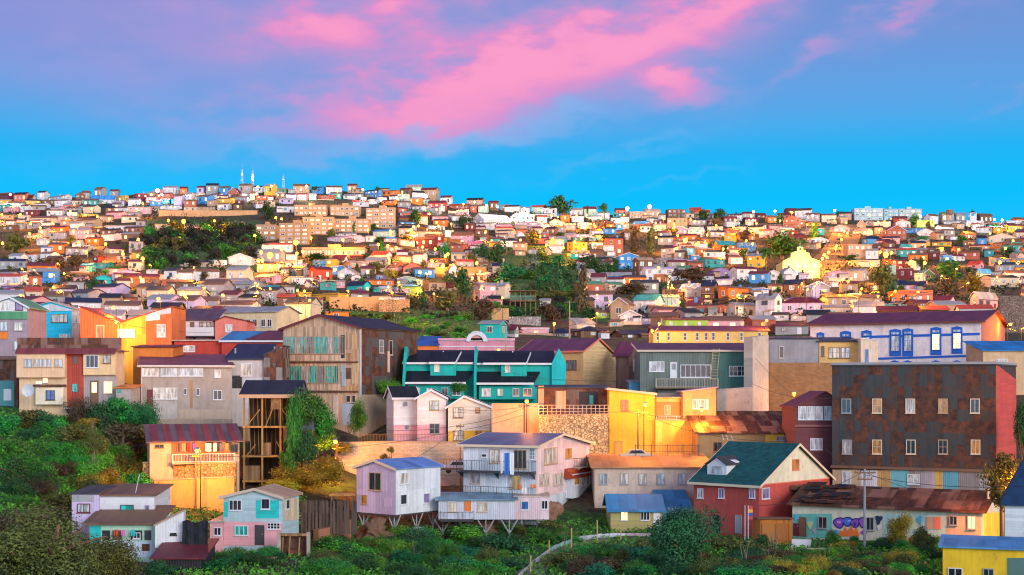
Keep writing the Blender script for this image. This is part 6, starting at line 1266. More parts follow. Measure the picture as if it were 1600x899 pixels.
def far_lamps():
    lamp_meshes(); rows = []; global FL; FL = rows
    rz = random.Random(31); extra = []
    for x0, x1, y0, y1, n in ((0, 230, 320, 455, 16), (400, 500, 375, 470, 9), (590, 760, 340, 450, 15), (800, 960, 340, 400, 6), (1020, 1210, 345, 465, 11), (1230, 1420, 345, 470, 15), (1440, 1600, 350, 450, 8)):
        for i in range(n): extra.append(f'{rz.uniform(x0, x1):.0f} {rz.uniform(y0, y1):.0f}')
    for i in range(7): extra.append(f'{1270+i*9+rz.uniform(-4, 4):.0f} {424-i*10:.0f}')
    for e in LAMPS.split('|')+extra:
        p = e.split(); x, y = float(p[0]), float(p[1]); fl = p[2] if len(p) > 2 else 'o'
        lo, hi = 150., 985.
        for _ in range(40):
            m = (lo+hi)/2
            if yg(x, m)-7.1*F/m > y: lo = m
            else: hi = m
        D = (min(lo, 960.) if lo > 900 else lo)*.975; big = (int(x), int(y)) in BIGL
        sz = 'x' if fl == 'W' or (big and D > 500) else 'l' if (D > 420 and (big or fl == 'w' or D > 480)) else 's'
        rows.append((x, y, D, sz, 'w' if fl != 'o' else 'o'))
    by = {}
    for r in rows:
        x, y = r[:2]; sky = y < _row(TT[19][1], x)+10; by.setdefault((('white' if r[4] == 'w' else 'orange'), zone(x, y+7, sky)), []).append(r)
    for (c, z), l in by.items():
        l.sort()
        for i, r in enumerate(l):
            s = f"{'bright' if r[3]=='x' else 'small'} {c} street lamp {z}"
            if len(l) > 1: s = f"{c} street lamp {z}, {ORD[i]} of {len(l)} from left" if i < 12 else f"{c} street lamp {z}"
            lamp_at(r[0], r[1], r[2], r[3], r[4], s, energy=3000 if r[2] < 330 else 4500 if r[2] < 400 else None)
    lamp_at(177, 480, 212, 's', 'o', 'upper orange lamp over the valley of the V-shaped roof', 'street lamps of the near houses', energy=1800)
    lamp_at(182, 503, 201, 's', 'o', 'lower orange lamp lighting the V-roofed house yellow', 'street lamps of the near houses', energy=3000)
    lamp_at(524, 690, 163, 's', 'o', 'orange street lamp at the end of the long pale wall', 'street lamps of the near houses', energy=7000)
    lamp_at(823, 627, 170, 's', 'o', 'orange street lamp at the salmon rendered wall', 'street lamps of the near houses', energy=3000)
    lamp_at(779, 547, 201, 's', 'o', 'orange street lamp behind the turquoise terraced roofs', 'street lamps of the near houses', energy=900)
    lamp_at(1008, 632, 166, 's', 'o', 'orange street lamp in front of the tall yellow house', 'street lamps of the near houses', energy=3600)
    lamp_at(1241, 615, 192, 's', 'o', 'small orange street lamp before the big brown brick wall', 'street lamps of the near houses', energy=900)
    lamp_at(1096, 640, 168, 's', 'o', 'orange lamp hanging close to the orange house window', 'street lamps of the near houses', energy=3600)
    lamp_at(308, 704, 145.0, 's', 'o', 'orange lamp before the balcony of the striped-roof house', 'street lamps of the near houses', energy=5500)
    lamp_at(1593, 752, 126, 's', 'o', 'orange street lamp half hidden by the white house edge', 'street lamps of the near houses', energy=12000)
# ------------------------------------------------------------------ ground
def terrain():
    Ds = [12]+[20+i*5 for i in range(8)]+[60+i*2.5 for i in range(92)]+[290+i*8 for i in range(26)]+[500+i*12.5 for i in range(46)]+[1080, 1130, 1200, 1300, 1400, 1800, 2400, 3000, 5000, 8000, 11900]
    xs = [-2600+i*150 for i in range(17)]+[-50+i*8.5 for i in range(201)]+[1660+i*150 for i in range(18)]
    v, f, g = [], [], []
    for D in Ds:
        for x in xs:
            X = (x-CX)/F*D; z = Tz(X, D)
            if D > 60 and D < 1050:
                z += (noise.noise(Vector((X*.12, D*.12, 0)))*.35+noise.noise(Vector((X*.4, D*.4, 3)))*.12) if D < 260 else noise.noise(Vector((X*.05, D*.05, 0)))*.8
            v.append((X, D, z)); y = yg(x, D)
            gr = .35
            if 490 < x < 760 and 486 < y < 545: gr = 1.
            if 740 < x < 960 and 385 < y < 500: gr = .8
            if x < 245 and 640 < y < 830: gr = 1.
            if y > 800 and x > 480: gr = .9
            if 225 < x < 405 and 345 < y < 425: gr = .6
            if 535 < x < 840 and 770 < y < 850: gr = .0
            g.append(gr)
    n = len(xs)
    for j in range(len(Ds)-1):
        for i in range(n-1): f.append((j*n+i, j*n+i+1, (j+1)*n+i+1, (j+1)*n+i))
    me = bpy.data.meshes.new('ground'); me.from_pydata(v, [], f)
    at = me.attributes.new('grass', 'FLOAT', 'POINT'); at.data.foreach_set('value', g)
    m, nt, b = pbsdf('hillside_earth'); tc = nt.nodes.new('ShaderNodeTexCoord'); a = nt.nodes.new('ShaderNodeAttribute'); a.attribute_name = 'grass'
    n1 = noisen(nt, tc.outputs['Object'], .09, 6., .65); n2 = noisen(nt, tc.outputs['Object'], .8, 5., .7)
    e = mixc(nt, maprange(nt, n2, .35, .65), (.022, .015, .011), (.09, .05, .028))
    gr = mixc(nt, maprange(nt, n2, .35, .65), (.016, .055, .012), (.05, .17, .02))
    fac = maprange(nt, mth(nt, 'ADD', mth(nt, 'MULTIPLY', n1, .7), mth(nt, 'SUBTRACT', a.outputs['Fac'], .35)), .3, .55)
    nt.links.new(mixc(nt, fac, e, gr), b.inputs['Base Color']); b.inputs['Roughness'].default_value = .95
    bp = nt.nodes.new('ShaderNodeBump'); bp.inputs['Strength'].default_value = .8; bp.inputs['Distance'].default_value = .3; nt.links.new(n2, bp.inputs['Height']); nt.links.new(bp.outputs[0], b.inputs['Normal'])
    me.materials.append(m); o = bpy.data.objects.new('ground', me); COL.objects.link(o); tag(o, kind='structure')
    me.shade_smooth()
def road(name, pts, w, col, up=.25):
    """strip draped on the slope through pixel points; w half-width in metres"""
    q = []
    for i in range(len(pts)-1):
        for t in range(8):
            t /= 8; q.append((pts[i][0]*(1-t)+pts[i+1][0]*t, pts[i][1]*(1-t)+pts[i+1][1]*t))
    q.append(pts[-1]); c = []
    for x, y in q: D = depth_at(x, y); c.append(Vector(((x-CX)/F*D, D, 0)))
    b = MB(); L = []
    for i, p in enumerate(c):
        d = (c[min(i+1, len(c)-1)]-c[max(i-1, 0)]).normalized(); n = Vector((-d.y, d.x, 0))
        row = []
        for s in (-1, 0, 1): r = p+n*w*s; row.append(Vector((r.x, r.y, max(Tz(r.x, r.y), Tz(p.x, p.y)-.3)+up)))
        L.append(row)
    for i in range(len(L)-1):
        for k in (0, 1): b.face([L[i][k], L[i][k+1], L[i+1][k+1], L[i+1][k]])
        b.face([L[i][0], L[i+1][0], L[i+1][0]-Vector((0, 0, 1)), L[i][0]-Vector((0, 0, 1))]); b.face([L[i][2], L[i+1][2], L[i+1][2]-Vector((0, 0, 1)), L[i][2]-Vector((0, 0, 1))])
    tag(b.build(name, M('plaster', col)), kind='structure')
def hill_wall(label, x0, x1, y0, y1, col, kind='plaster', hgt=None):
    D = depth_at((x0+x1)/2, y1); flat_wall('retaining_wall', label, 'wall', [(x0, y0, y1, D), (x1, y0, y1, D)], M(kind, col), .8)
# ------------------------------------------------------------------ plants
CR = {}
def crown_mesh(seed, n, leaf, kind='round'):
    rnd = random.Random(seed); blobs = []
    nb = {'round': 11, 'tall': 9, 'pine': 9, 'bush': 13, 'far': 8}[kind]
    for i in range(nb):
        if kind == 'tall': z = -.8+1.7*i/nb; rr = .42*(1-max(0, z)*.75)*(1-.3*max(0, -z)); blobs.append((rnd.uniform(-.16, .16), rnd.uniform(-.16, .16), z, rr))
        elif kind == 'bush': a = rnd.uniform(0, 6.28); r = rnd.uniform(.1, .75); blobs.append((r*math.cos(a), r*math.sin(a), rnd.uniform(-.5, .45)*(1-r*.4), rnd.uniform(.28, .5)))
        else: a = rnd.uniform(0, 6.28); r = rnd.uniform(0, .62); z = rnd.uniform(-.55, .6); r *= (1-abs(z)*.5); blobs.append((r*math.cos(a), r*math.sin(a), z, rnd.uniform(.26, .46)))
    v, f = [], []
    for i in range(n):
        bx, by, bz, br = blobs[rnd.randrange(nb)]
        while True:
            d = Vector((rnd.uniform(-1, 1), rnd.uniform(-1, 1), rnd.uniform(-1, 1)))
            if .1 < d.length < 1: break
        d.normalize(); rr = br*(rnd.random()**.35)*rnd.choice((1, 1, 1, 1.12, 1.28))
        c = Vector((bx, by, bz))+d*rr
        t = Vector((rnd.gauss(0, 1), rnd.gauss(0, 1), rnd.gauss(0, 1))); t = (t-d*t.dot(d)*.6).normalized()
        s = t.cross(d+Vector((rnd.gauss(0, .5), rnd.gauss(0, .5), rnd.gauss(0, .5)))).normalized(); l = leaf*rnd.uniform(.6, 1.4)
        k = len(v); v += [c-t*l, c+s*l*.42, c+t*l, c-s*l*.42]; f.append((k, k+1, k+2, k+3))
    me = bpy.data.meshes.new('crown'); me.from_pydata(v, [], f); return me
def crown(kind, var, near):
    k = (kind, var, near)
    if near == 'fine':
        CR.setdefault(k, crown_mesh(77+var, 26000, .026, kind)); return CR[k]
    if k not in CR:
        CR[k] = crown_mesh((3 if kind == 'tall' else 5 if kind == 'bush' else 11)*17+var*7, ((5200, 9000, 3200, 6000)[var] if near else 900), ((.052, .036, .072, .045)[var] if near else .10), kind)
    return CR[k]
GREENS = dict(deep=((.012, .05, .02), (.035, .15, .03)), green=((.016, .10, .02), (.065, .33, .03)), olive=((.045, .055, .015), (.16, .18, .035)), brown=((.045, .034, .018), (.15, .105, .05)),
              bright=((.03, .17, .02), (.15, .46, .03)), gold=((.16, .12, .012), (.50, .38, .03)), grey=((.06, .10, .07), (.20, .28, .18)), teal=((.008, .07, .03), (.025, .26, .09)), dusk=((.012, .016, .014), (.045, .048, .035)))  # gold puts yellow lamp glow into the leaf colour of lamp-lit plants
def plant(name, label, cat, x, y, w, h, D, col='deep', kind='round', near=True, trunk=True, group=None, var=None):
    """crown box centre x, centre y, width, height in pixels at distance D"""
    k = D/F; p = P(x, y, D); g = Tz(p.x, p.y); var = var if var is not None else random.randrange(4)
    r = empty(name, (p.x, p.y, g-.1), random.uniform(0, 6.28), label=label, cat=cat, group=group); rw, rh = w*k/2*1.28, h*k/2*1.25
    key = ('cm', kind, var, near, col)
    if key not in CR:
        me = crown(kind, var, near).copy(); me.materials.clear(); me.materials.append(leafmat(col, *GREENS[col])); CR[key] = me
    o = bpy.data.objects.new('crown', CR[key]); COL.objects.link(o); o.parent = r; o.location = (0, 0, p.z-g+.1); o.scale = (rw, rw, rh)
    if trunk:
        b = MB(); zt = max(.5, p.z-g); t = max(.07, rw*.07)
        b.tube((0, 0, -.6), (.1*rw, 0, zt*.6), t*1.4, 7, t); b.tube((.1*rw, 0, zt*.6), (-.1*rw, 0, zt+rh*.5), t, 6, t*.3)
        for i in range(5):
            a = i*1.3; b.tube((0, 0, zt*.55+i*rh*.1), (math.cos(a)*rw*.62, math.sin(a)*rw*.62, zt+rh*(.05+.09*i)), t*.5, 5, t*.15)
        b.build('trunk', M('vplank', 'brown'), r)
    return r
def palm(label, x, yb, hpx, D):
    k = D/F; p = P(x, yb, D); H = hpx*k; r = empty('palm_tree', (p.x, p.y, Tz(p.x, p.y)), 0, label=label, cat='palm tree'); dz = p.z-Tz(p.x, p.y); hh = H*.62+dz
    b = MB(); b.tube((0, 0, -1), (0, 0, hh), .4, 8, .3); b.build('trunk', M('vplank', 'brown'), r); b = MB(); rnd = random.Random(3)
    for i in range(46):
        a = rnd.uniform(0, 6.28); up = rnd.uniform(-.5, 1.25); L = H*.36; pr = Vector((0, 0, hh)); n = 7; d = Vector((math.cos(a), math.sin(a), up)).normalized(); sd = Vector((-math.sin(a), math.cos(a), 0))
        for j in range(n):
            nx = pr+d*L/n; wd = L*.10*(1-.6*j/n)
            b.face([pr, nx, nx+sd*wd-Vector((0, 0, wd*.5)), pr+sd*wd-Vector((0, 0, wd*.6))]); b.face([pr, nx, nx-sd*wd-Vector((0, 0, wd*.5)), pr-sd*wd-Vector((0, 0, wd*.6))]); pr = nx; d = (d-Vector((0, 0, .26))).normalized()
    b.build('crown', leafmat('green', *GREENS['green']), r)
def far_trees():
    G = 'trees on the hillside'
    for x, yb, w, h, c, kd, l in (
     (26, 398, 42, 32, 'olive', 'round', 'broad olive-brown tree at the far left of the slope'), (421, 345, 24, 30, 'deep', 'round', 'dark tree beside the ochre apartment block'), (650, 353, 27, 26, 'deep', 'round', 'dark tree right of the tallest apartment block'),
     (630, 370, 20, 20, 'olive', 'round', 'small olive tree at the foot of the tallest block'), (553, 367, 9, 18, 'green', 'tall', 'slim poplar before the three-storey block'), (492, 298, 11, 8, 'deep', 'round', 'tiny tree on the skyline above the blocks'),
     (878, 335, 46, 29, 'deep', 'round', 'broad dark tree rising above the skyline'), (944, 332, 17, 15, 'deep', 'round', 'wind-bent small dark tree on the skyline'), (918, 331, 6, 9, 'deep', 'tall', 'tiny pointed tree beside the broad skyline tree'),
     (1100, 346, 26, 19, 'deep', 'round', 'dark pine on the skyline, left of two'), (1121, 346, 26, 20, 'deep', 'round', 'dark pine on the skyline, right of two'), (991, 397, 26, 40, 'brown', 'tall', 'left one of the twin brown-green cypresses'), (1016, 398, 22, 38, 'olive', 'tall', 'right one of the twin brown-green cypresses'),
     (911, 492, 40, 70, 'brown', 'tall', 'big brown conical cypress at the foot of the ravine'), (778, 418, 34, 46, 'deep', 'round', 'tall dark copse tree at the top of the ravine'), (752, 414, 30, 34, 'deep', 'round', 'dark copse tree beside magenta house'), (738, 418, 22, 26, 'olive', 'round', 'olive shrub tree at the copse edge'),
     (800, 442, 42, 30, 'teal', 'round', 'blue-green tree spreading over the upper ravine'), (785, 462, 36, 34, 'teal', 'round', 'blue-green tree above the ravine balcony deck'), (828, 425, 32, 24, 'grey', 'round', 'silvery-green tree in the upper ravine'), (852, 460, 40, 40, 'teal', 'round', 'bluish bush tree in the middle ravine'), (868, 470, 30, 50, 'deep', 'round', 'dark tree next to the brown cypress'),
     (850, 408, 26, 20, 'deep', 'round', 'dark tree left of the ravine palm'), (936, 436, 36, 34, 'deep', 'round', 'dark tree beneath the stilted blue house'), (1222, 406, 60, 44, 'green', 'round', 'large green tree behind the floodlit chapel'), (1207, 395, 30, 30, 'olive', 'round', 'olive tree behind the street palm'),
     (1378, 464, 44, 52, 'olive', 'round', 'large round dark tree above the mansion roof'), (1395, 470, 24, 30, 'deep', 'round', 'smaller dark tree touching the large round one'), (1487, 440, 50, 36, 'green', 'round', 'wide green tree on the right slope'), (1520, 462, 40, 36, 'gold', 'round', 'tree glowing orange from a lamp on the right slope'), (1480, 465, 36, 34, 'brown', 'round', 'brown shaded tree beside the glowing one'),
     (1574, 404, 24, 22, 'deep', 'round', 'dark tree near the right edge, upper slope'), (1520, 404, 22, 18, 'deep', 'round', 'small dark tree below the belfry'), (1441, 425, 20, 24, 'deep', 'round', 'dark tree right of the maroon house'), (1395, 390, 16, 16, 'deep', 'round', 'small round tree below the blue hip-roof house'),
     (147, 466, 24, 34, 'deep', 'round', 'dark tree above the cyan house roof'), (163, 468, 22, 22, 'brown', 'round', 'brownish tree beside the dark one above cyan house'), (193, 449, 26, 20, 'olive', 'round', 'olive tree in the middle left slope'), (222, 447, 16, 18, 'deep', 'round', 'small dark tree left of the brick house'), (238, 468, 13, 24, 'deep', 'tall', 'pointed dark tree next to the bright lamp'),
     (332, 472, 30, 26, 'green', 'round', 'green tree above the coral balcony house'), (375, 466, 26, 16, 'olive', 'round', 'olive tree by the orange lamp'), (85, 424, 50, 24, 'brown', 'round', 'wide brown bush tree on the left slope'), (118, 420, 30, 26, 'brown', 'round', 'brown bush tree right of the wide one'), (60, 438, 30, 20, 'brown', 'round', 'low brown tree on the left slope'),
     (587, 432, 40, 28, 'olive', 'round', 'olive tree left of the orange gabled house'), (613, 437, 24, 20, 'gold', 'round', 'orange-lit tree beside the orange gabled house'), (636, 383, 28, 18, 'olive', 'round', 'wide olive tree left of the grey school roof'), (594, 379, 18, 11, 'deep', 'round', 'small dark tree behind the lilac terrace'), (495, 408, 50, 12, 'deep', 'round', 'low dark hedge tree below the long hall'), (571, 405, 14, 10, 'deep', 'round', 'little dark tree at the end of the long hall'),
     (832, 384, 25, 27, 'olive', 'round', 'olive tree beside the white gabled house'), (923, 353, 16, 12, 'olive', 'round', 'small tree below the skyline white house'), (1075, 444, 50, 26, 'brown', 'round', 'brown tree below the cream yellow house'), (1160, 405, 17, 20, 'deep', 'round', 'dark tree right of the teal-roofed house'), (951, 427, 20, 18, 'deep', 'round', 'dark tree under the timber balcony house'),
     (1048, 372, 26, 18, 'olive', 'round', 'olive tree right of the twin cypresses'), (1550, 470, 34, 20, 'grey', 'round', 'grey-green tree near the pink balcony house'), (720, 470, 40, 50, 'deep', 'round', 'dark tree on the left ravine side'), (700, 486, 44, 36, 'olive', 'round', 'olive tree above the grassy bank'), (755, 500, 50, 34, 'brown', 'round', 'reddish-brown tree under the pink house'),
     (640, 480, 30, 14, 'olive', 'round', 'low bush above the orange retaining wall'), (205, 395, 24, 16, 'deep', 'round', 'dark tree beside the lit road'), (212, 388, 20, 12, 'green', 'round', 'green tree under the white house at the wood'), (860, 505, 40, 32, 'brown', 'round', 'orange-brown tree right of the ravine deck'), (700, 447, 20, 20, 'deep', 'round', 'dark tree left of the pink house'),
     (1400, 420, 22, 12, 'olive', 'round', 'low olive bush above the maroon house'), (990, 460, 60, 20, 'brown', 'round', 'bare brown scrub under the white stepped houses'), (1330, 408, 24, 12, 'deep', 'round', 'dark shrub at the tan cream-roofed house'), (590, 300, 10, 8, 'deep', 'round', 'tiny dark bush on the skyline by the blue house')):
        D = depth_at(x, yb)
        D = min(D, 960)
        plant('tree', l, 'tree', x, yb-h*.52, w, h, D, c, kd, False, True, G)
    rnd = random.Random(9)
    for i in range(62):
        x = rnd.uniform(232, 402); yb = rnd.uniform(366, 422)-(x-230)*.03
        if x < 262 and yb < 375: yb += 15
        w = rnd.uniform(22, 40); D = depth_at(x, yb)
        plant('tree', 'dark tree in the dense wood below the lit terrace wall', 'tree', x, yb-10, w, rnd.uniform(18, 30), D, rnd.choice(('dusk', 'deep', 'deep', 'olive', 'dusk', 'green')), 'round', False, False, 'trees of the dark wood')
    for i in range(90):
        x = rnd.uniform(0, 1600); yb = rnd.uniform(350, 485); D = depth_at(x, yb); w = rnd.uniform(10, 22)
        if any(f[0] < x < f[2] and f[1] < yb < f[3] for f in FREE[4:8]): continue
        plant('tree', 'small dark garden tree between the hillside houses', 'tree', x, yb-w*.5, w, w*rnd.uniform(.8, 1.3), D, rnd.choice(('deep', 'deep', 'olive', 'green', 'brown')), rnd.choice(('round', 'round', 'tall')), False, False, 'garden trees between the hillside houses')
    for i in range(20):
        x = rnd.uniform(0, 1600); yb = rnd.uniform(345, 480); D = depth_at(x, yb); w = rnd.uniform(9, 20)
        if any(f[0] < x < f[2] and f[1] < yb < f[3] for f in FREE): continue
        plant('bush', 'small dark bush squeezed between the hillside houses', 'bush', x, yb-w*.3, w, w*.75, D, rnd.choice(('deep', 'olive', 'green', 'brown')), 'bush', False, False, 'bushes between the hillside houses')
    for i in range(30):
        x = rnd.uniform(500, 735); yb = rnd.uniform(497, 530); D = depth_at(x, yb)
        plant('bush', 'low green bush on the grassy bank behind the timber factory', 'bush', x, yb-3, rnd.uniform(14, 30), rnd.uniform(8, 14), D, rnd.choice(('bright', 'green', 'olive', 'green')), 'bush', False, False, 'bushes on the grassy bank')
    for i in range(52):
        x = rnd.uniform(765, 925); yb = rnd.uniform(418, 500); D = depth_at(x, yb)
        plant('shrub', 'green shrub on the steep side of the ravine', 'shrub', x, yb-6, rnd.uniform(20, 44), rnd.uniform(16, 34), D, rnd.choice(('green', 'deep', 'teal', 'deep', 'olive', 'dusk')), 'bush', False, False, 'shrubs in the ravine')
    palm('round-headed palm on the rim of the ravine', 872, 424, 34, depth_at(872, 424)); palm('tall palm beside the floodlit chapel', 1197, 420, 44, depth_at(1197, 422))
def near_plants():
    G = 'bushes on the green slope'; n = 0
    rnd = random.Random(21)
    sl = []
    for i in range(46):
        x = rnd.uniform(5, 236); y = rnd.uniform(655, 792)
        if x > 205 and y > 760: continue
        sl.append((x, y))
    for x, y in sorted(sl, key=lambda q: q[1]):
        D = depth_at(x, y+8); w = rnd.uniform(34, 62)
        plant('bush', 'leafy bush on the overgrown slope left of the balcony house', 'bush', x, y, w, w*rnd.uniform(.6, .85), D, rnd.choice(('green', 'deep', 'green', 'olive', 'bright', 'brown')) if x < 130 else rnd.choice(('green', 'bright', 'gold', 'gold', 'olive')), 'bush', True, False, G)  # right part of the slope: lamp glow put into gold leaf colour
    for x, y, w, h, D, c, l in (
      (165, 660, 70, 70, 164, 'deep', 'large dark shrub below the cream tenement'), (128, 650, 40, 80, 165, 'brown', 'column-like brown-green shrub in front of the red strip'), (185, 645, 50, 50, 163, 'green', 'light green shrub below the lit doorway'), (222, 650, 50, 60, 162, 'teal', 'dark teal shrub beside the outhouse'),
      (200, 690, 70, 60, 158, 'brown', 'reddish-brown shrub on the upper slope'), (222, 760, 60, 50, 147, 'green', 'green shrub at the corner of the masonry wall'), (60, 668, 60, 40, 164, 'brown', 'brown scrub below the lilac house')):
        plant('shrub', l, 'shrub', x, y, w, h, D, c, 'bush', True, False)
    plant('tree', 'big olive tree filling the lower-left corner', 'tree', 85, 865, 210, 150, 84, 'olive', 'round', 'fine', True, var=0)
    plant('tree', 'dark olive tree crown behind the corner tree', 'tree', 165, 880, 120, 100, 92, 'olive', 'bush', 'fine', True, var=2)
    plant('tree', 'brownish tree top at the left edge above the corner tree', 'tree', 30, 820, 110, 80, 100, 'brown', 'bush', True, True, var=1)
    plant('tree', 'bushy dark green tree right of the curving ramp', 'tree', 1072, 862, 120, 120, 112, 'deep', 'round', 'fine', True, var=3)
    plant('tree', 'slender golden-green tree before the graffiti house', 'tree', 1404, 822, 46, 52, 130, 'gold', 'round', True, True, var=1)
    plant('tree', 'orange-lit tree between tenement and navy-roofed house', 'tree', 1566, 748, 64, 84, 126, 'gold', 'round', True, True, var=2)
    plant('tree', 'green tree at the right edge beside the red tenement side', 'tree', 1597, 665, 34, 80, 146, 'deep', 'round', True, True, var=0)
    plant('tree', 'small round tree on the long pale wall', 'tree', 611, 703, 13, 12, 167, 'olive', 'round', True, True); plant('tree', 'reddish small tree before the long pale wall', 'tree', 600, 716, 16, 14, 166, 'brown', 'round', True, True)
    plant('bush', 'yellow-green bush beside the turquoise terrace', 'bush', 611, 605, 34, 30, 186, 'bright', 'bush', True, False); plant('shrub', 'bushy pot plants on the turquoise terrace wall', 'shrub', 716, 606, 26, 20, 185, 'green', 'bush', True, False)
    for x, y, w, h, D, c, l in ((485, 640, 66, 74, 159, 'green', 'thick ivy mass between the derelict wing and factory'), (459, 665, 24, 120, 156, 'green', 'hanging ivy column on the derelict timber house'), (560, 650, 32, 60, 178, 'green', 'ivy climbing the factory corner'),
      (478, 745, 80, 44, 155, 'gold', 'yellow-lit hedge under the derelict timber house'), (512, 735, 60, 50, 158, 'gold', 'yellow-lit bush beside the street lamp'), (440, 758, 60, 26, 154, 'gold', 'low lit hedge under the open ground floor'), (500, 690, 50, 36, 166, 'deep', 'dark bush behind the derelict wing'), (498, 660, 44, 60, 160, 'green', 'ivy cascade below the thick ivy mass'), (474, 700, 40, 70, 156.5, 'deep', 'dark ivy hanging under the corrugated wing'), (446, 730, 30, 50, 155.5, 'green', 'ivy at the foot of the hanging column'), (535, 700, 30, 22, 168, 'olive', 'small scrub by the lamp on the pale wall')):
        plant('ivy' if 'ivy' in l else 'bush', l, 'ivy' if 'ivy' in l else 'bush', x, y, w, h, D, c, 'bush', True, False)
    G = 'bushes on the valley bottom'
    for (x0, x1, y0, y1, nn, wa, wb, cols) in ((495, 640, 848, 900, 22, 30, 60, ('green', 'bright', 'deep', 'olive')), (620, 790, 835, 900, 30, 34, 70, ('green', 'teal', 'deep', 'bright')), (785, 900, 826, 850, 12, 30, 44, ('green', 'olive', 'deep')),
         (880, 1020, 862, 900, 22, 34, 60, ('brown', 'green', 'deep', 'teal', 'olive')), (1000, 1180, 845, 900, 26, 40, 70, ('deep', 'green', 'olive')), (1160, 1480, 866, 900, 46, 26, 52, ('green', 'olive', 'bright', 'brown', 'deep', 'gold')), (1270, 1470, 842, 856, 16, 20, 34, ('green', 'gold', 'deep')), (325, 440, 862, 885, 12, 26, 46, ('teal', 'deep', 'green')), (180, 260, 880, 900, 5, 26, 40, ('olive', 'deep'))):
        for i in range(nn):
            x = rnd.uniform(x0, x1); y = rnd.uniform(y0, y1); D = max(depth_at(x, y+6), 92); w = rnd.uniform(wa, wb)
            side = 'left of the curving ramp' if x < 800 else 'right of the curving ramp' if x < 1180 else 'below the graffiti house'
            if x < 470: side = 'below the pink and turquoise house'
            plant('bush', 'dense leafy bush in the valley bottom '+side, 'bush', x, y, w, w*rnd.uniform(.55, .8), D, rnd.choice(cols), 'bush', True, False, G+' '+side)
    for i, (x, y, w, h_, D_, c) in enumerate(((700, 862, 46, 44, 124, 'green'), (760, 872, 40, 46, 120, 'olive'), (540, 868, 34, 40, 124, 'deep'), (905, 884, 44, 40, 112, 'brown'), (968, 872, 36, 44, 118, 'olive'), (1195, 858, 40, 50, 124, 'deep'), (1250, 880, 36, 34, 116, 'green'), (1330, 868, 34, 40, 120, 'olive'), (1440, 846, 40, 50, 124, 'olive'), (1300, 842, 26, 30, 128, 'green'), (655, 842, 50, 46, 134, 'deep'), (20, 745, 50, 60, 136, 'deep'), (150, 700, 40, 56, 150, 'olive'), (90, 675, 44, 50, 158, 'green'))):
        plant('tree', ('small tree with open crown in the valley bottom', 'small tree with open crown on the left green slope')[i > 10], 'tree', x, y, w, h_, D_, c, 'round', True, True, ('small trees of the valley bottom', 'small trees of the left slope')[i > 10])
    for i in range(34):
        x = rnd.choice((rnd.uniform(490, 1460), rnd.uniform(10, 230))); y = rnd.uniform(850, 890) if x > 300 else rnd.uniform(660, 780); D = depth_at(x, y)-1.5; p = P(x, y, D); b = MB(); base = Vector((0, 0, -.6)); 
        for q in range(rnd.randrange(3, 7)):
            a = rnd.uniform(0, 6.28); t = Vector((math.cos(a)*rnd.uniform(.2, .9), math.sin(a)*.5, rnd.uniform(.8, 2.1))); m_ = t*.55+Vector((rnd.uniform(-.2, .2), 0, .15)); b.tube(base, m_, .035, 5, .022); b.tube(m_, t, .022, 4, .008); b.tube(m_, m_+Vector((rnd.uniform(-.5, .5), 0, rnd.uniform(.2, .6))), .014, 4, .006)
        tag(b.build('bare_branch', M('plain', rnd.choice(((.20, .14, .09), (.10, .07, .05), (.30, .24, .16)))), None, p), 'bare dry twigs sticking out of the undergrowth', 'branch', 'dry twigs in the undergrowth')
    # creeping ground cover
    v, f = [], []; v2, f2 = [], []; rn = random.Random(4)
    zones = ((0, 240, 640, 830, 15000), (480, 1480, 812, 905, 22000), (495, 745, 488, 535, 5000), (760, 905, 400, 500, 5000), (250, 480, 780, 905, 5000))
    for x0, x1, y0, y1, nn in zones:
        for i in range(nn):
            x = rn.uniform(x0, x1); y = rn.uniform(y0, y1); D = depth_at(x, y)
            if 600 < x < 840 and y < 845 and rn.random() < .7: continue
            X = (x-CX)/F*D; z = Tz(X, D)+rn.uniform(0, .35); l = rn.uniform(.1, .24)*(1 if D < 200 else 1.8)
            c = Vector((X, D, z)); t = Vector((rn.gauss(0, 1), rn.gauss(0, 1), rn.gauss(0, .7)+.4)).normalized(); s = t.cross(Vector((rn.gauss(0, 1), rn.gauss(0, 1), rn.gauss(0, 1)))).normalized()
            k = len(v); v += [c-t*l, c+s*l*.5, c+t*l, c-s*l*.5]; f.append((k, k+1, k+2, k+3))
    for i in range(1500):
        x = rn.uniform(0, 1600); y = rn.uniform(318, 500)
        if y < _row(TT[19][1], x)+4: continue
        D = depth_at(x, y); R_ = rn.uniform(1.2, 3.4)
        for j in range(26):
            d = Vector((rn.gauss(0, 1), rn.gauss(0, 1), abs(rn.gauss(0, .8)))); d = d.normalized()*R_*rn.random()**.4; c = Vector(((x-CX)/F*D, D, 0))+d; c.z = Tz((x-CX)/F*D, D)+d.z
            l = rn.uniform(.3, .7); t = Vector((rn.gauss(0, 1), rn.gauss(0, 1), rn.gauss(0, 1))).normalized(); s = t.cross(Vector((rn.gauss(0, 1), rn.gauss(0, 1), rn.gauss(0, 1)))).normalized()
            k = len(v2); v2 += [c-t*l, c+s*l*.6, c+t*l, c-s*l*.6]; f2.append((k, k+1, k+2, k+3))
    me = bpy.data.meshes.new('scrub'); me.from_pydata(v2, [], f2); me.materials.append(leafmat('scrub', (.016, .022, .01), (.045, .07, .022), .05))
    o = bpy.data.objects.new('scrub', me); COL.objects.link(o); tag(o, 'dark scrub filling the gaps between the hillside houses', 'scrub', kind='stuff')
    me = bpy.data.meshes.new('ground_cover'); me.from_pydata(v, [], f); me.materials.append(leafmat('cover', (.025, .12, .018), (.12, .42, .035), .15))
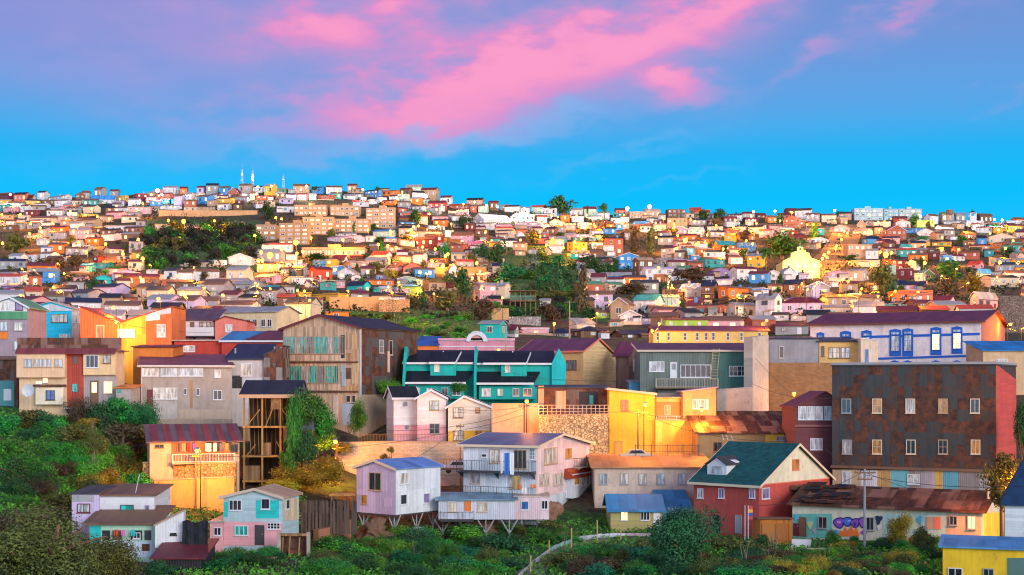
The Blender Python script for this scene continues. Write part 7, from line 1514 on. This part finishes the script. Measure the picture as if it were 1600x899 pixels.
    o = bpy.data.objects.new('ground_cover', me); COL.objects.link(o); tag(o, 'low creeping greenery and weeds on the slopes', 'ground cover', kind='stuff')
# ------------------------------------------------------------------ poles, wires, ramp, odds and ends
def upole(label, x, yt, yb, D, r=.12, arms=(.9,), mat='grey'):
    p = P(x, yb, D); g = min(Tz(p.x, p.y)-.3, p.z); H = (HY-yt)/F*D-g; e = empty('utility_pole', (p.x, p.y, g), 0, label=label, cat='utility pole')
    b = MB(); b.tube((0, 0, 0), (0, 0, H), r*1.25, 8, r*.8); b.build('pole', M('plaster', mat), e)
    for i, w in enumerate(arms):
        b = MB(); z = H-.35-.6*i; b.box(-w, w, -.16, -.06-r*.5, z-.06, z+.06)
        for q in (-.85, -.4, .4, .85): b.tube((q*w, -.11, z+.06), (q*w, -.11, z+.2), .04, 5)
        b.build('crossarm', M('plain', 'brown'), e)
    return Vector((p.x, p.y, g+H-.2))
def wire(label, pts, sag=.03, r=.022):
    b = MB()
    for (A, B) in zip(pts[:-1], pts[1:]):
        L = (B-A).length; pr = A
        for i in range(1, 13):
            t = i/12; q = A.lerp(B, t)-Vector((0, 0, 4*t*(1-t)*L*sag)); b.tube(pr, q, r, 4); pr = q
    o = b.v and b.build('cable', M('plain', 'charcoal')); tag(o, label, 'cable', 'overhead cables')
def furniture():
    a = upole('tall grey concrete pole before the graffiti house', 1351, 733, 856, 130, .12, (1.0, .7))
    c = upole('thin dark pole in front of the orange-lit masonry wall', 306, 708, 790, 147, .08, (.4,), 'brown')
    d = upole('dark pole before the bright yellow retaining wall', 997, 640, 722, 167, .10, (1.2,), 'brown')
    e = upole('wooden pole beside the stone wall lamp', 819, 630, 705, 167, .09, (.7,), 'brown')
    g = upole('slim pole in front of the cream yellow-based cottage', 719, 662, 700, 168, .06, (.5,), 'brown')
    h = upole('tall thin pole rising behind the pink arched front', 790, 505, 565, 225, .10, (.7,), 'tan')
    i = upole('wooden utility pole at the foot of the brown cypress', 890, 470, 502, 290, .13, (1.1,), 'tan')
    wire('long cable sagging from yellow-wall pole toward stone wall pole', [d, e]); wire('cable from the yellow-wall pole down to the rust-roofed shack', [d, P(1090, 676, 164), P(1240, 690, 160)])
    wire('cable crossing in front of the white cottages', [e+Vector((0, 0, -.4)), g, P(600, 672, 166), P(529, 694, 163)]); wire('second lower cable below the white cottages', [e+Vector((0, 0, -1.2)), P(700, 676, 167), P(529, 700, 163)], .02)
    wire('cable across the yellow barn gable', [P(740, 570, 186), P(850, 592, 189), P(1000, 596, 190)], .01); wire('cable from concrete pole across the red house', [a, P(1240, 783, 131), P(1186, 790, 133)], .03)
    wire('cable over the brown brick wall', [P(1176, 600, 188), P(1300, 622, 154)], .02)
    # cables between neighbouring street lamps of the middle distance
    mid = sorted([r for r in FL if r[2] < 430], key=lambda r: r[0])
    for i in range(len(mid)-1):
        for j in (i+1, i+2):
            if j < len(mid) and abs(mid[i][0]-mid[j][0]) < 130 and abs(mid[i][2]-mid[j][2]) < 70:
                A, B_ = P(*mid[i][:3]), P(*mid[j][:3]); up = Vector((0, 1.6, -.5)); wire('cable strung between two hillside street lamps', [A+up, B_+up], .02, .04)
    for (x0, y0, D0, x1, y1, D1, l) in ((177, 482, 210, 30, 486, 205, 'cable from the V-roof lamp to the lilac house'), (182, 505, 200, 330, 520, 215, 'cable from the V-roof lamp to the balcony house'), (306, 712, 147, 200, 690, 160, 'cable from the masonry wall pole over the green slope'),
        (306, 712, 147, 529, 700, 163, 'cable from the masonry wall pole past the derelict frame'), (819, 636, 167, 716, 640, 177, 'cable from the stone wall pole to the cream cottage'), (997, 646, 167, 1110, 655, 172, 'cable from the yellow wall pole to the orange house'), (1351, 738, 130, 1530, 795, 133, 'cable from the concrete pole along the graffiti house'),
        (1351, 736, 130, 1290, 700, 158, 'cable from the concrete pole to the maroon house'), (1351, 742, 130, 1600, 760, 108, 'cable from the concrete pole to the navy-roofed house'), (719, 664, 168, 640, 720, 150, 'cable from the slim pole down to the stilt house'), (790, 508, 225, 945, 545, 212, 'cable from the tall thin pole to the yellow barn'),
        (790, 508, 225, 650, 530, 205, 'cable from the tall thin pole to the timber factory'), (1241, 620, 192, 1180, 560, 191, 'cable from the brick wall lamp to the pale firewall'), (529, 696, 163, 440, 660, 157, 'cable from the pale wall lamp to the derelict frame')):
        wire(l, [P(x0, y0, D0), P(x1, y1, D1)], .02)
    # mesh fence on the yellow wall foot
    D = 163.; k = D/F; b = MB(); w = (1092-993)*k
    for q in range(5): b.box(w*q/4-.04, w*q/4+.04, 0, .08, -1.5, 1.75)
    b.box(-.1, w+.1, .02, .06, 1.6, 1.65); b.box(-.1, w+.1, .02, .06, .9, .94)
    for q in range(40): b.box(w*q/40, w*q/40+.02, .03, .05, 0, 1.6)
    tag(b.build('wire_fence', M('plain', 'charcoal'), None, P(993, 718, D)), 'dark post and wire fence at the foot of the yellow wall', 'fence')
    # fence before the white cottages
    D = 171.5; k = D/F; b = MB(); w = (700-560)*k
    for q in range(60): b.box(w*q/60, w*q/60+.03, 0, .04, 0, 1.1)
    b.box(0, w, .045, .08, .9, .95)
    tag(b.build('wire_fence', M('plain', 'brown'), None, P(560, 691.5, D)), 'thin picket fence standing on the long pale wall', 'fence')
    # curving ramp
    pts = [(803, 902), (836, 874), (860, 856), (882, 846), (905, 839), (940, 834), (978, 833), (1018, 834)]; cols = [(.45, .5, .55), (.55, .62, .66), (.30, .5, .52), (.22, .42, .45), (.50, .55, .62), (.62, .62, .68), (.55, .38, .40)]
    W = []
    for x, y in pts: D = depth_at(x, y+8); W.append((x, y, D))
    o = P(*pts[0], W[0][2]); e = empty('sheet_fence', o, 0, label='curving fence of patched corrugated sheets along the footpath', cat='fence')
    for j in range(len(W)-1):
        b = MB(); A, B_ = P(*W[j])-o, P(*W[j+1])-o; hA = 12*W[j][2]/F; n_ = 6
        for q in range(n_):
            t0, t1 = q/n_, (q+1)/n_; p0, p1 = A.lerp(B_, t0), A.lerp(B_, t1); wob = Vector((0, .06*(q % 2), random.uniform(-.06, .06)))
            b.hexa([p0-Vector((0, 0, 1.4))+wob, p1-Vector((0, 0, 1.4))+wob, p1-Vector((0, -.06, 1.4))+wob, p0-Vector((0, -.06, 1.4))+wob, p0+wob, p1+wob, p1+Vector((0, .06, 0))+wob, p0+Vector((0, .06, 0))+wob])
        b.build('fence_sheet', M('corr', cols[j]), e)
    for x, y, yt in ((829, 894, 868), (858, 862, 844), (893, 856, 825), (933, 845, 813), (970, 842, 826)):
        b = MB(); D = depth_at(x, y+4)-.6; b.bar(P(x, y+8, D)-o, P(x, yt, D)-o, .08); b.build('post', M('plain', (.62, .42, .2)), e)
    road('footpath', [(812, 915), (845, 880), (875, 862), (905, 850), (950, 844), (1018, 844)], 1.1, (.24, .19, .15), .12)
    road('road', [(1266, 432), (1290, 415), (1310, 392), (1322, 368), (1330, 352)], 9, (.34, .18, .08), .35); road('road', [(140, 386), (160, 392), (176, 404), (192, 418)], 6, (.36, .18, .07), .4)
    hill_wall('long orange-lit retaining wall high on the left slope', 248, 402, 329, 338, (.58, .36, .18)); hill_wall('orange-lit retaining wall above the grassy bank', 515, 592, 464, 486, (.60, .36, .16)); hill_wall('yellow-lit wall stepping down beside the grassy bank', 592, 640, 468, 490, (.58, .36, .18), 'stone'); hill_wall('pale stone wall under the ravine deck', 795, 845, 495, 508, (.4, .38, .38), 'stone')
    hill_wall('orange terrace wall below the orange gabled house', 610, 760, 418, 428, (.62, .34, .12)); hill_wall('brown rock wall beside the mansion red end', 1562, 1640, 462, 520, (.26, .18, .14), 'stone')
    hill_wall('lit wall under the pink ravine house', 768, 795, 482, 500, (.60, .38, .18)); hill_wall('yellow wall under the yellow flat-roofed house', 886, 930, 396, 401, (.66, .42, .12))
    # timber deck on posts in the ravine
    D = depth_at(817, 492); k = D/F; e = empty('timber_deck', P(797, 492, D), 0, label='timber deck on tall posts jutting over the ravine beside the pink house', cat='deck'); z = lambda y: (492-y)*k; w = 40*k
    b = MB(); b.box(0, w, -2, 3, z(472), z(471)+.1); b.build('platform', M('vplank', 'brown'), e); b = MB()
    for i in range(24): b.box(w*i/24, w*i/24+.08, -2, -1.94, z(471)+.1, z(464))
    b.box(0, w, -2.06, -2.003, z(464), z(463)); b.build('railing', M('plain', (.15, .35, .30)), e); b = MB(); b.box(-.3, w+.3, -2.3, 3, z(456), z(455)); b.build('canopy', M('roofx', 'brown'), e)
    for i in range(6):
        for y0, y1, yy in ((505, 472.2, -1.8),): b = MB(); b.box(w*i/5-.1, w*i/5+.1, yy-.1, yy+.1, z(505), z(472.3)); b.build('post', M('vplank', 'wood'), e)
        b = MB(); b.box(w*i/5-.06, w*i/5+.06, -1.9, -1.78, z(470.5), z(456.2)); b.build('canopy_post', M('vplank', 'wood'), e)
    # ruined concrete frame below the turquoise house
    D = 124.; k = D/F; e = empty('concrete_frame', P(433, 902, D), 0, label='ruined concrete post-and-beam frame full of scrap wood', cat='ruin'); z = lambda y: (902-y)*k; X = lambda x: (x-433)*k; cm = M('plaster', (.42, .36, .30))
    for x in (433, 479): b = MB(); b.box(X(x), X(x)+.3, 0, .3, -1, z(832)); b.build('post', cm, e)
    b = MB(); b.box(X(433), X(484), .003, .297, z(838), z(834)); b.build('beam', M('vplank', (.32, .18, .08)), e)
    b = MB(); b.box(X(436), X(480), .8, .95, -1, z(836)); b.build('back_wall', M('rust', 'brown'), e)
    for x, y0, y1 in ((440, 880, 840), (451, 872, 838), (466, 872, 840)): b = MB(); b.bar((X(x), .1, z(y0)), (X(x)+.1, .1, z(y1)), .09); b.build('stud', M('vplank', (.38, .24, .12)), e)
    b = MB(); b.box(X(451), X(471), .2, .4, z(878), z(860)); b.build('panel_sheet', M('rust', (.3, .06, .05)), e); b = MB(); b.box(X(438), X(479), .1, .5, z(902), z(882)); b.build('rubble_wall', M('stone', (.40, .16, .09)), e)
    for x, y, w, h_, D_, c in ((560, 862, 60, 40, 132, 'green'), (520, 872, 60, 40, 128, 'bright'), (615, 850, 50, 40, 136, 'deep'), (660, 846, 60, 50, 137, 'green'), (505, 850, 40, 30, 131, 'olive')): plant('shrub', 'leafy shrub growing in front of the brown earth banks', 'shrub', x, y, w, h_, D_, c, 'bush', True, False, 'shrubs before the earth banks')
    flat_wall('retaining_wall', 'crumbling low stone wall under the pink house garden', 'wall', [(330, 872, 905, 121.5), (432, 870, 905, 121.5)], M('stone', (.36, .25, .17)), .5)
    # earth bank, boulder, planks under the stilt house
    def rock(label, x, y, w, h, D, col, name='boulder', cat='boulder'):
        bm = bmesh.new(); bmesh.ops.create_icosphere(bm, subdivisions=5, radius=1); k = D/F; s = random.random()*9
        for v in bm.verts:
            q_ = v.co.copy(); n_ = noise.noise(q_*1.1+Vector((s, 0, 0)))*.55+noise.noise(q_*3+Vector((s, 0, 0)))*.28+noise.noise(q_*8+Vector((s, 0, 0)))*.14+noise.noise(q_*18)*.07-.1; v.co *= 1+n_; v.co.x *= w*k/2; v.co.z *= h*k/2; v.co.y *= min(w, h)*k*.5
        me = bpy.data.meshes.new(name); bm.to_mesh(me); bm.free(); me.materials.append(M('plaster', col)); me.shade_smooth(); o = bpy.data.objects.new(name, me); COL.objects.link(o); o.location = P(x, y, D); tag(o, label, cat)
    rock('large brown boulder-like earth mass under the stilt house', 586, 835, 54, 50, 139, (.20, .115, .07)); flat_wall('retaining_wall', 'terracotta earth wall left of the boulder below the plank fence', 'wall', [(498, 828, 880, 133), (524, 822, 870, 134.5), (549, 812, 850, 137)], M('plaster', (.34, .15, .08)), .8); rock('brown earth bank under the white stilted storeys', 735, 838, 130, 54, 149, (.24, .13, .08)); rock('bare earth bank below the pinkish annex', 850, 812, 60, 60, 153.5, (.28, .16, .10))
    rock('dark scrap heap beside the broken plank fence', 505, 812, 70, 40, 137, (.07, .05, .04), 'scrap_heap', 'heap')
    e = empty('plank_fence', P(470, 802, 134), 0, label='leaning dark plank fence left of the stilt house', cat='fence')
    for i in range(16):
        b = MB(); x = i*.34; t = random.uniform(-.12, .12); b.prism([(x, 0, -2), (x+.26, 0, -2), (x+.26+t, 0, 1.1), (x+t, 0, 1.3)], [(x, .05, -2), (x+.26, .05, -2), (x+.26+t, .05, 1.1), (x+t, .05, 1.3)]); b.build('plank', M('vplank', (.10, .07, .055)), e)
    e = empty('wooden_deck', P(514, 773, 146), 0, label='orange-lit wooden deck platform beside the stilt house', cat='deck'); b = MB(); b.box(0, 2.7, 0, 2.5, -.12, 0); b.build('platform', M('vplank', (.5, .26, .08)), e)
    for x in (.2, 2.4): b = MB(); b.box(x, x+.14, .1, .24, -6, -.123); b.build('post', M('vplank', 'brown'), e)
    e = empty('walkway', P(690, 733, 159), 0, label='iron walkway deck leading to the three-storey balcony', cat='walkway'); b = MB(); b.box(-2.4, 2.6, 0, 2.2, -.15, 0); b.build('deck', M('plain', 'brown'), e); b = MB()
    for i in range(14): b.box(-2.4+i*.37, -2.36+i*.37, .02, .06, 0, 1.0)
    b.box(-2.4, 2.6, .01, .07, 1.0, 1.05); b.build('railing', M('plain', 'brown'), e)
    for x in (-2, 2.2): b = MB(); b.box(x, x+.14, .1, .24, -7, -.153); b.build('post', M('plain', 'brown'), e)
    # white car on the walkway road
    e = empty('car', P(690, 740, 163.5), 0, label='white car with red light parked behind the iron walkway', cat='car'); b = MB(); pr = [(0, .3), (0, .85), (.7, .95), (1.2, 1.42), (2.6, 1.42), (3.2, .98), (3.9, .85), (3.9, .3)]
    b.prism([(x, 0, z_) for x, z_ in pr], [(x, 1.6, z_) for x, z_ in pr]); b.build('body', M('plain', 'white'), e); b = MB(); gl = [(1.0, .98), (1.32, 1.34), (2.5, 1.34), (2.9, .98)]; b.prism([(x, -.02, z_) for x, z_ in gl], [(x, -.003, z_) for x, z_ in gl]); b.build('window', pane('dark'), e)
    for x in (.8, 3.1): b = MB(); b.tube((x, -.05, .32), (x, .2, .32), .32, 14); b.build('wheel', M('plain', 'dark'), e)
    e = empty('car', P(969, 722, 163), 0, label='pale car parked by the door of the yellow house', cat='car'); b = MB(); b.prism([(x, 0, z_) for x, z_ in pr], [(x, 1.6, z_) for x, z_ in pr]); b.build('body', M('plain', (.6, .5, .4)), e); b = MB(); b.prism([(x, -.02, z_) for x, z_ in gl], [(x, -.003, z_) for x, z_ in gl]); b.build('window', pane('dark'), e)
    for x in (.8, 3.1): b = MB(); b.tube((x, -.05, .32), (x, .2, .32), .32, 14); b.build('wheel', M('plain', 'dark'), e)
    for x, w, hh, c, l in ((782, 4, 32, (.74, .72, .76), 'narrow white cloth at the end of the upper balcony rail'), (788, 8, 34, (.05, .17, .55), 'long blue towel over the upper balcony rail'), (797, 6, 34, (.72, .78, .82), 'long white sheet beside the blue towel')): cloth(l, x, 708, w, hh, 144.6, c)
    for x, y, w, hh, c, l in ((801, 744, 11, 20, (.4, .28, .12), 'brown blanket on the middle balcony'), (809, 757, 6, 8, (.75, .22, .05), 'small orange cloth on the middle balcony rail'), (829, 757, 8, 6, (.78, .25, .08), 'orange cushion cover at the middle balcony corner'), (816, 762, 7, 10, (.74, .74, .76), 'white cloth on the middle balcony rail')): cloth(l, x, y, w, hh, 144.4, c)
    # flags by the red house
    for x, c, l in ((1164, (.7, .7, .7), 'plain white flagpole before the red house'), (1169, (.6, .1, .1), 'flagpole with a small multicoloured flag before the red house')):
        p = P(x, 842, 131); e = empty('flagpole', p, 0, label=l, cat='flagpole'); b = MB(); b.tube((0, 0, -1), (0, 0, 3.1), .035, 6); b.build('pole', M('plain', 'white'), e)
        if x == 1169:
            for i, cc in enumerate(((.6, .08, .05), (.8, .4, .05), (.05, .1, .45), (.5, .08, .08))): b = MB(); b.box(.04, .42, -.01, .02, 2.75-.32*i, 3.05-.32*i); b.build('flag_band', M('cloth', cc), e)
    def obj1(name, label, cat, fn, mat, loc): b = MB(); fn(b); tag(b.build(name, mat, None, loc), label, cat)
    obj1('table', 'white table-like frame on the weedy ground below the graffiti house', 'table', lambda b: [b.box(-1.2, 1.2, 0, .5, .75, .8)]+[b.bar((x, .1, 0), (x, .1, .75), .04) for x in (-1.1, 1.1)], M('plain', 'beige'), P(1277, 872, 121))
    obj1('sheet_stack', 'white sheet panels lying beside the wooden shed', 'sheets', lambda b: b.prism([(0, 0, 0), (1.8, 0, .15), (1.9, 0, .8), (.1, 0, .85)], [(0, .12, 0), (1.8, .12, .15), (1.9, .12, .8), (.1, .12, .85)]), M('plain', 'white'), P(1236, 857, 130))
    for x, y, D, l, g_ in ((654, 839, 138, 'pale satellite dish leaning on rubble under the stilt house', 0), (45, 614, 165, 'white satellite dish below the cream tenement bay', 0)):
        p = P(x, y, D); e = empty('satellite_dish', p, 0, label=l, cat='satellite dish'); b = MB(); n_ = 14; R0 = .75
        for i in range(n_):
            t0, t1 = 6.283*i/n_, 6.283*(i+1)/n_
            for r0, r1 in ((0.01, .5), (.5, 1.)):
                f_ = lambda r, t, o: (R0*r*math.cos(t), -.3*r*r-o, R0*r*math.sin(t)+.3*r*r); b.hexa([f_(r0, t0, 0), f_(r1, t0, 0), f_(r1, t1, 0), f_(r0, t1, 0), f_(r0, t0, .03), f_(r1, t0, .03), f_(r1, t1, .03), f_(r0, t1, .03)])
        b.build('dish', M('plain', (.55, .62, .68)), e); b = MB(); b.tube((0, .05, -1.4), (0, .05, 0), .04, 6); b.tube((0, -.05, -.3), (0, -.75, .1), .02, 5); b.build('mount', M('plain', 'grey'), e)
    for x, y, w, hh, l in ((163, 477, 12, 10, 'comb-like television aerial above the V-shaped roof'),):
        p = P(x, 503, 208); e = empty('television_aerial', p, 0, label=l, cat='aerial'); b = MB()
        for q in (0, 1.0): b.tube((q, 0, -1), (q, 0, 2.4), .035, 5)
        for q in (0, 1.0):
            b.tube((q-.6, 0, 2.3), (q+.6, 0, 2.3), .03, 4)
            for i in range(6): b.tube((q-.6+i*.24, 0, 2.1), (q-.6+i*.24, 0, 2.5), .025, 4)
        b.build('antenna_comb', M('plain', 'grey'), e)
terrain()
near_buildings()
far_specials()
far_houses()
far_lamps()
far_trees()
near_plants()
furniture()
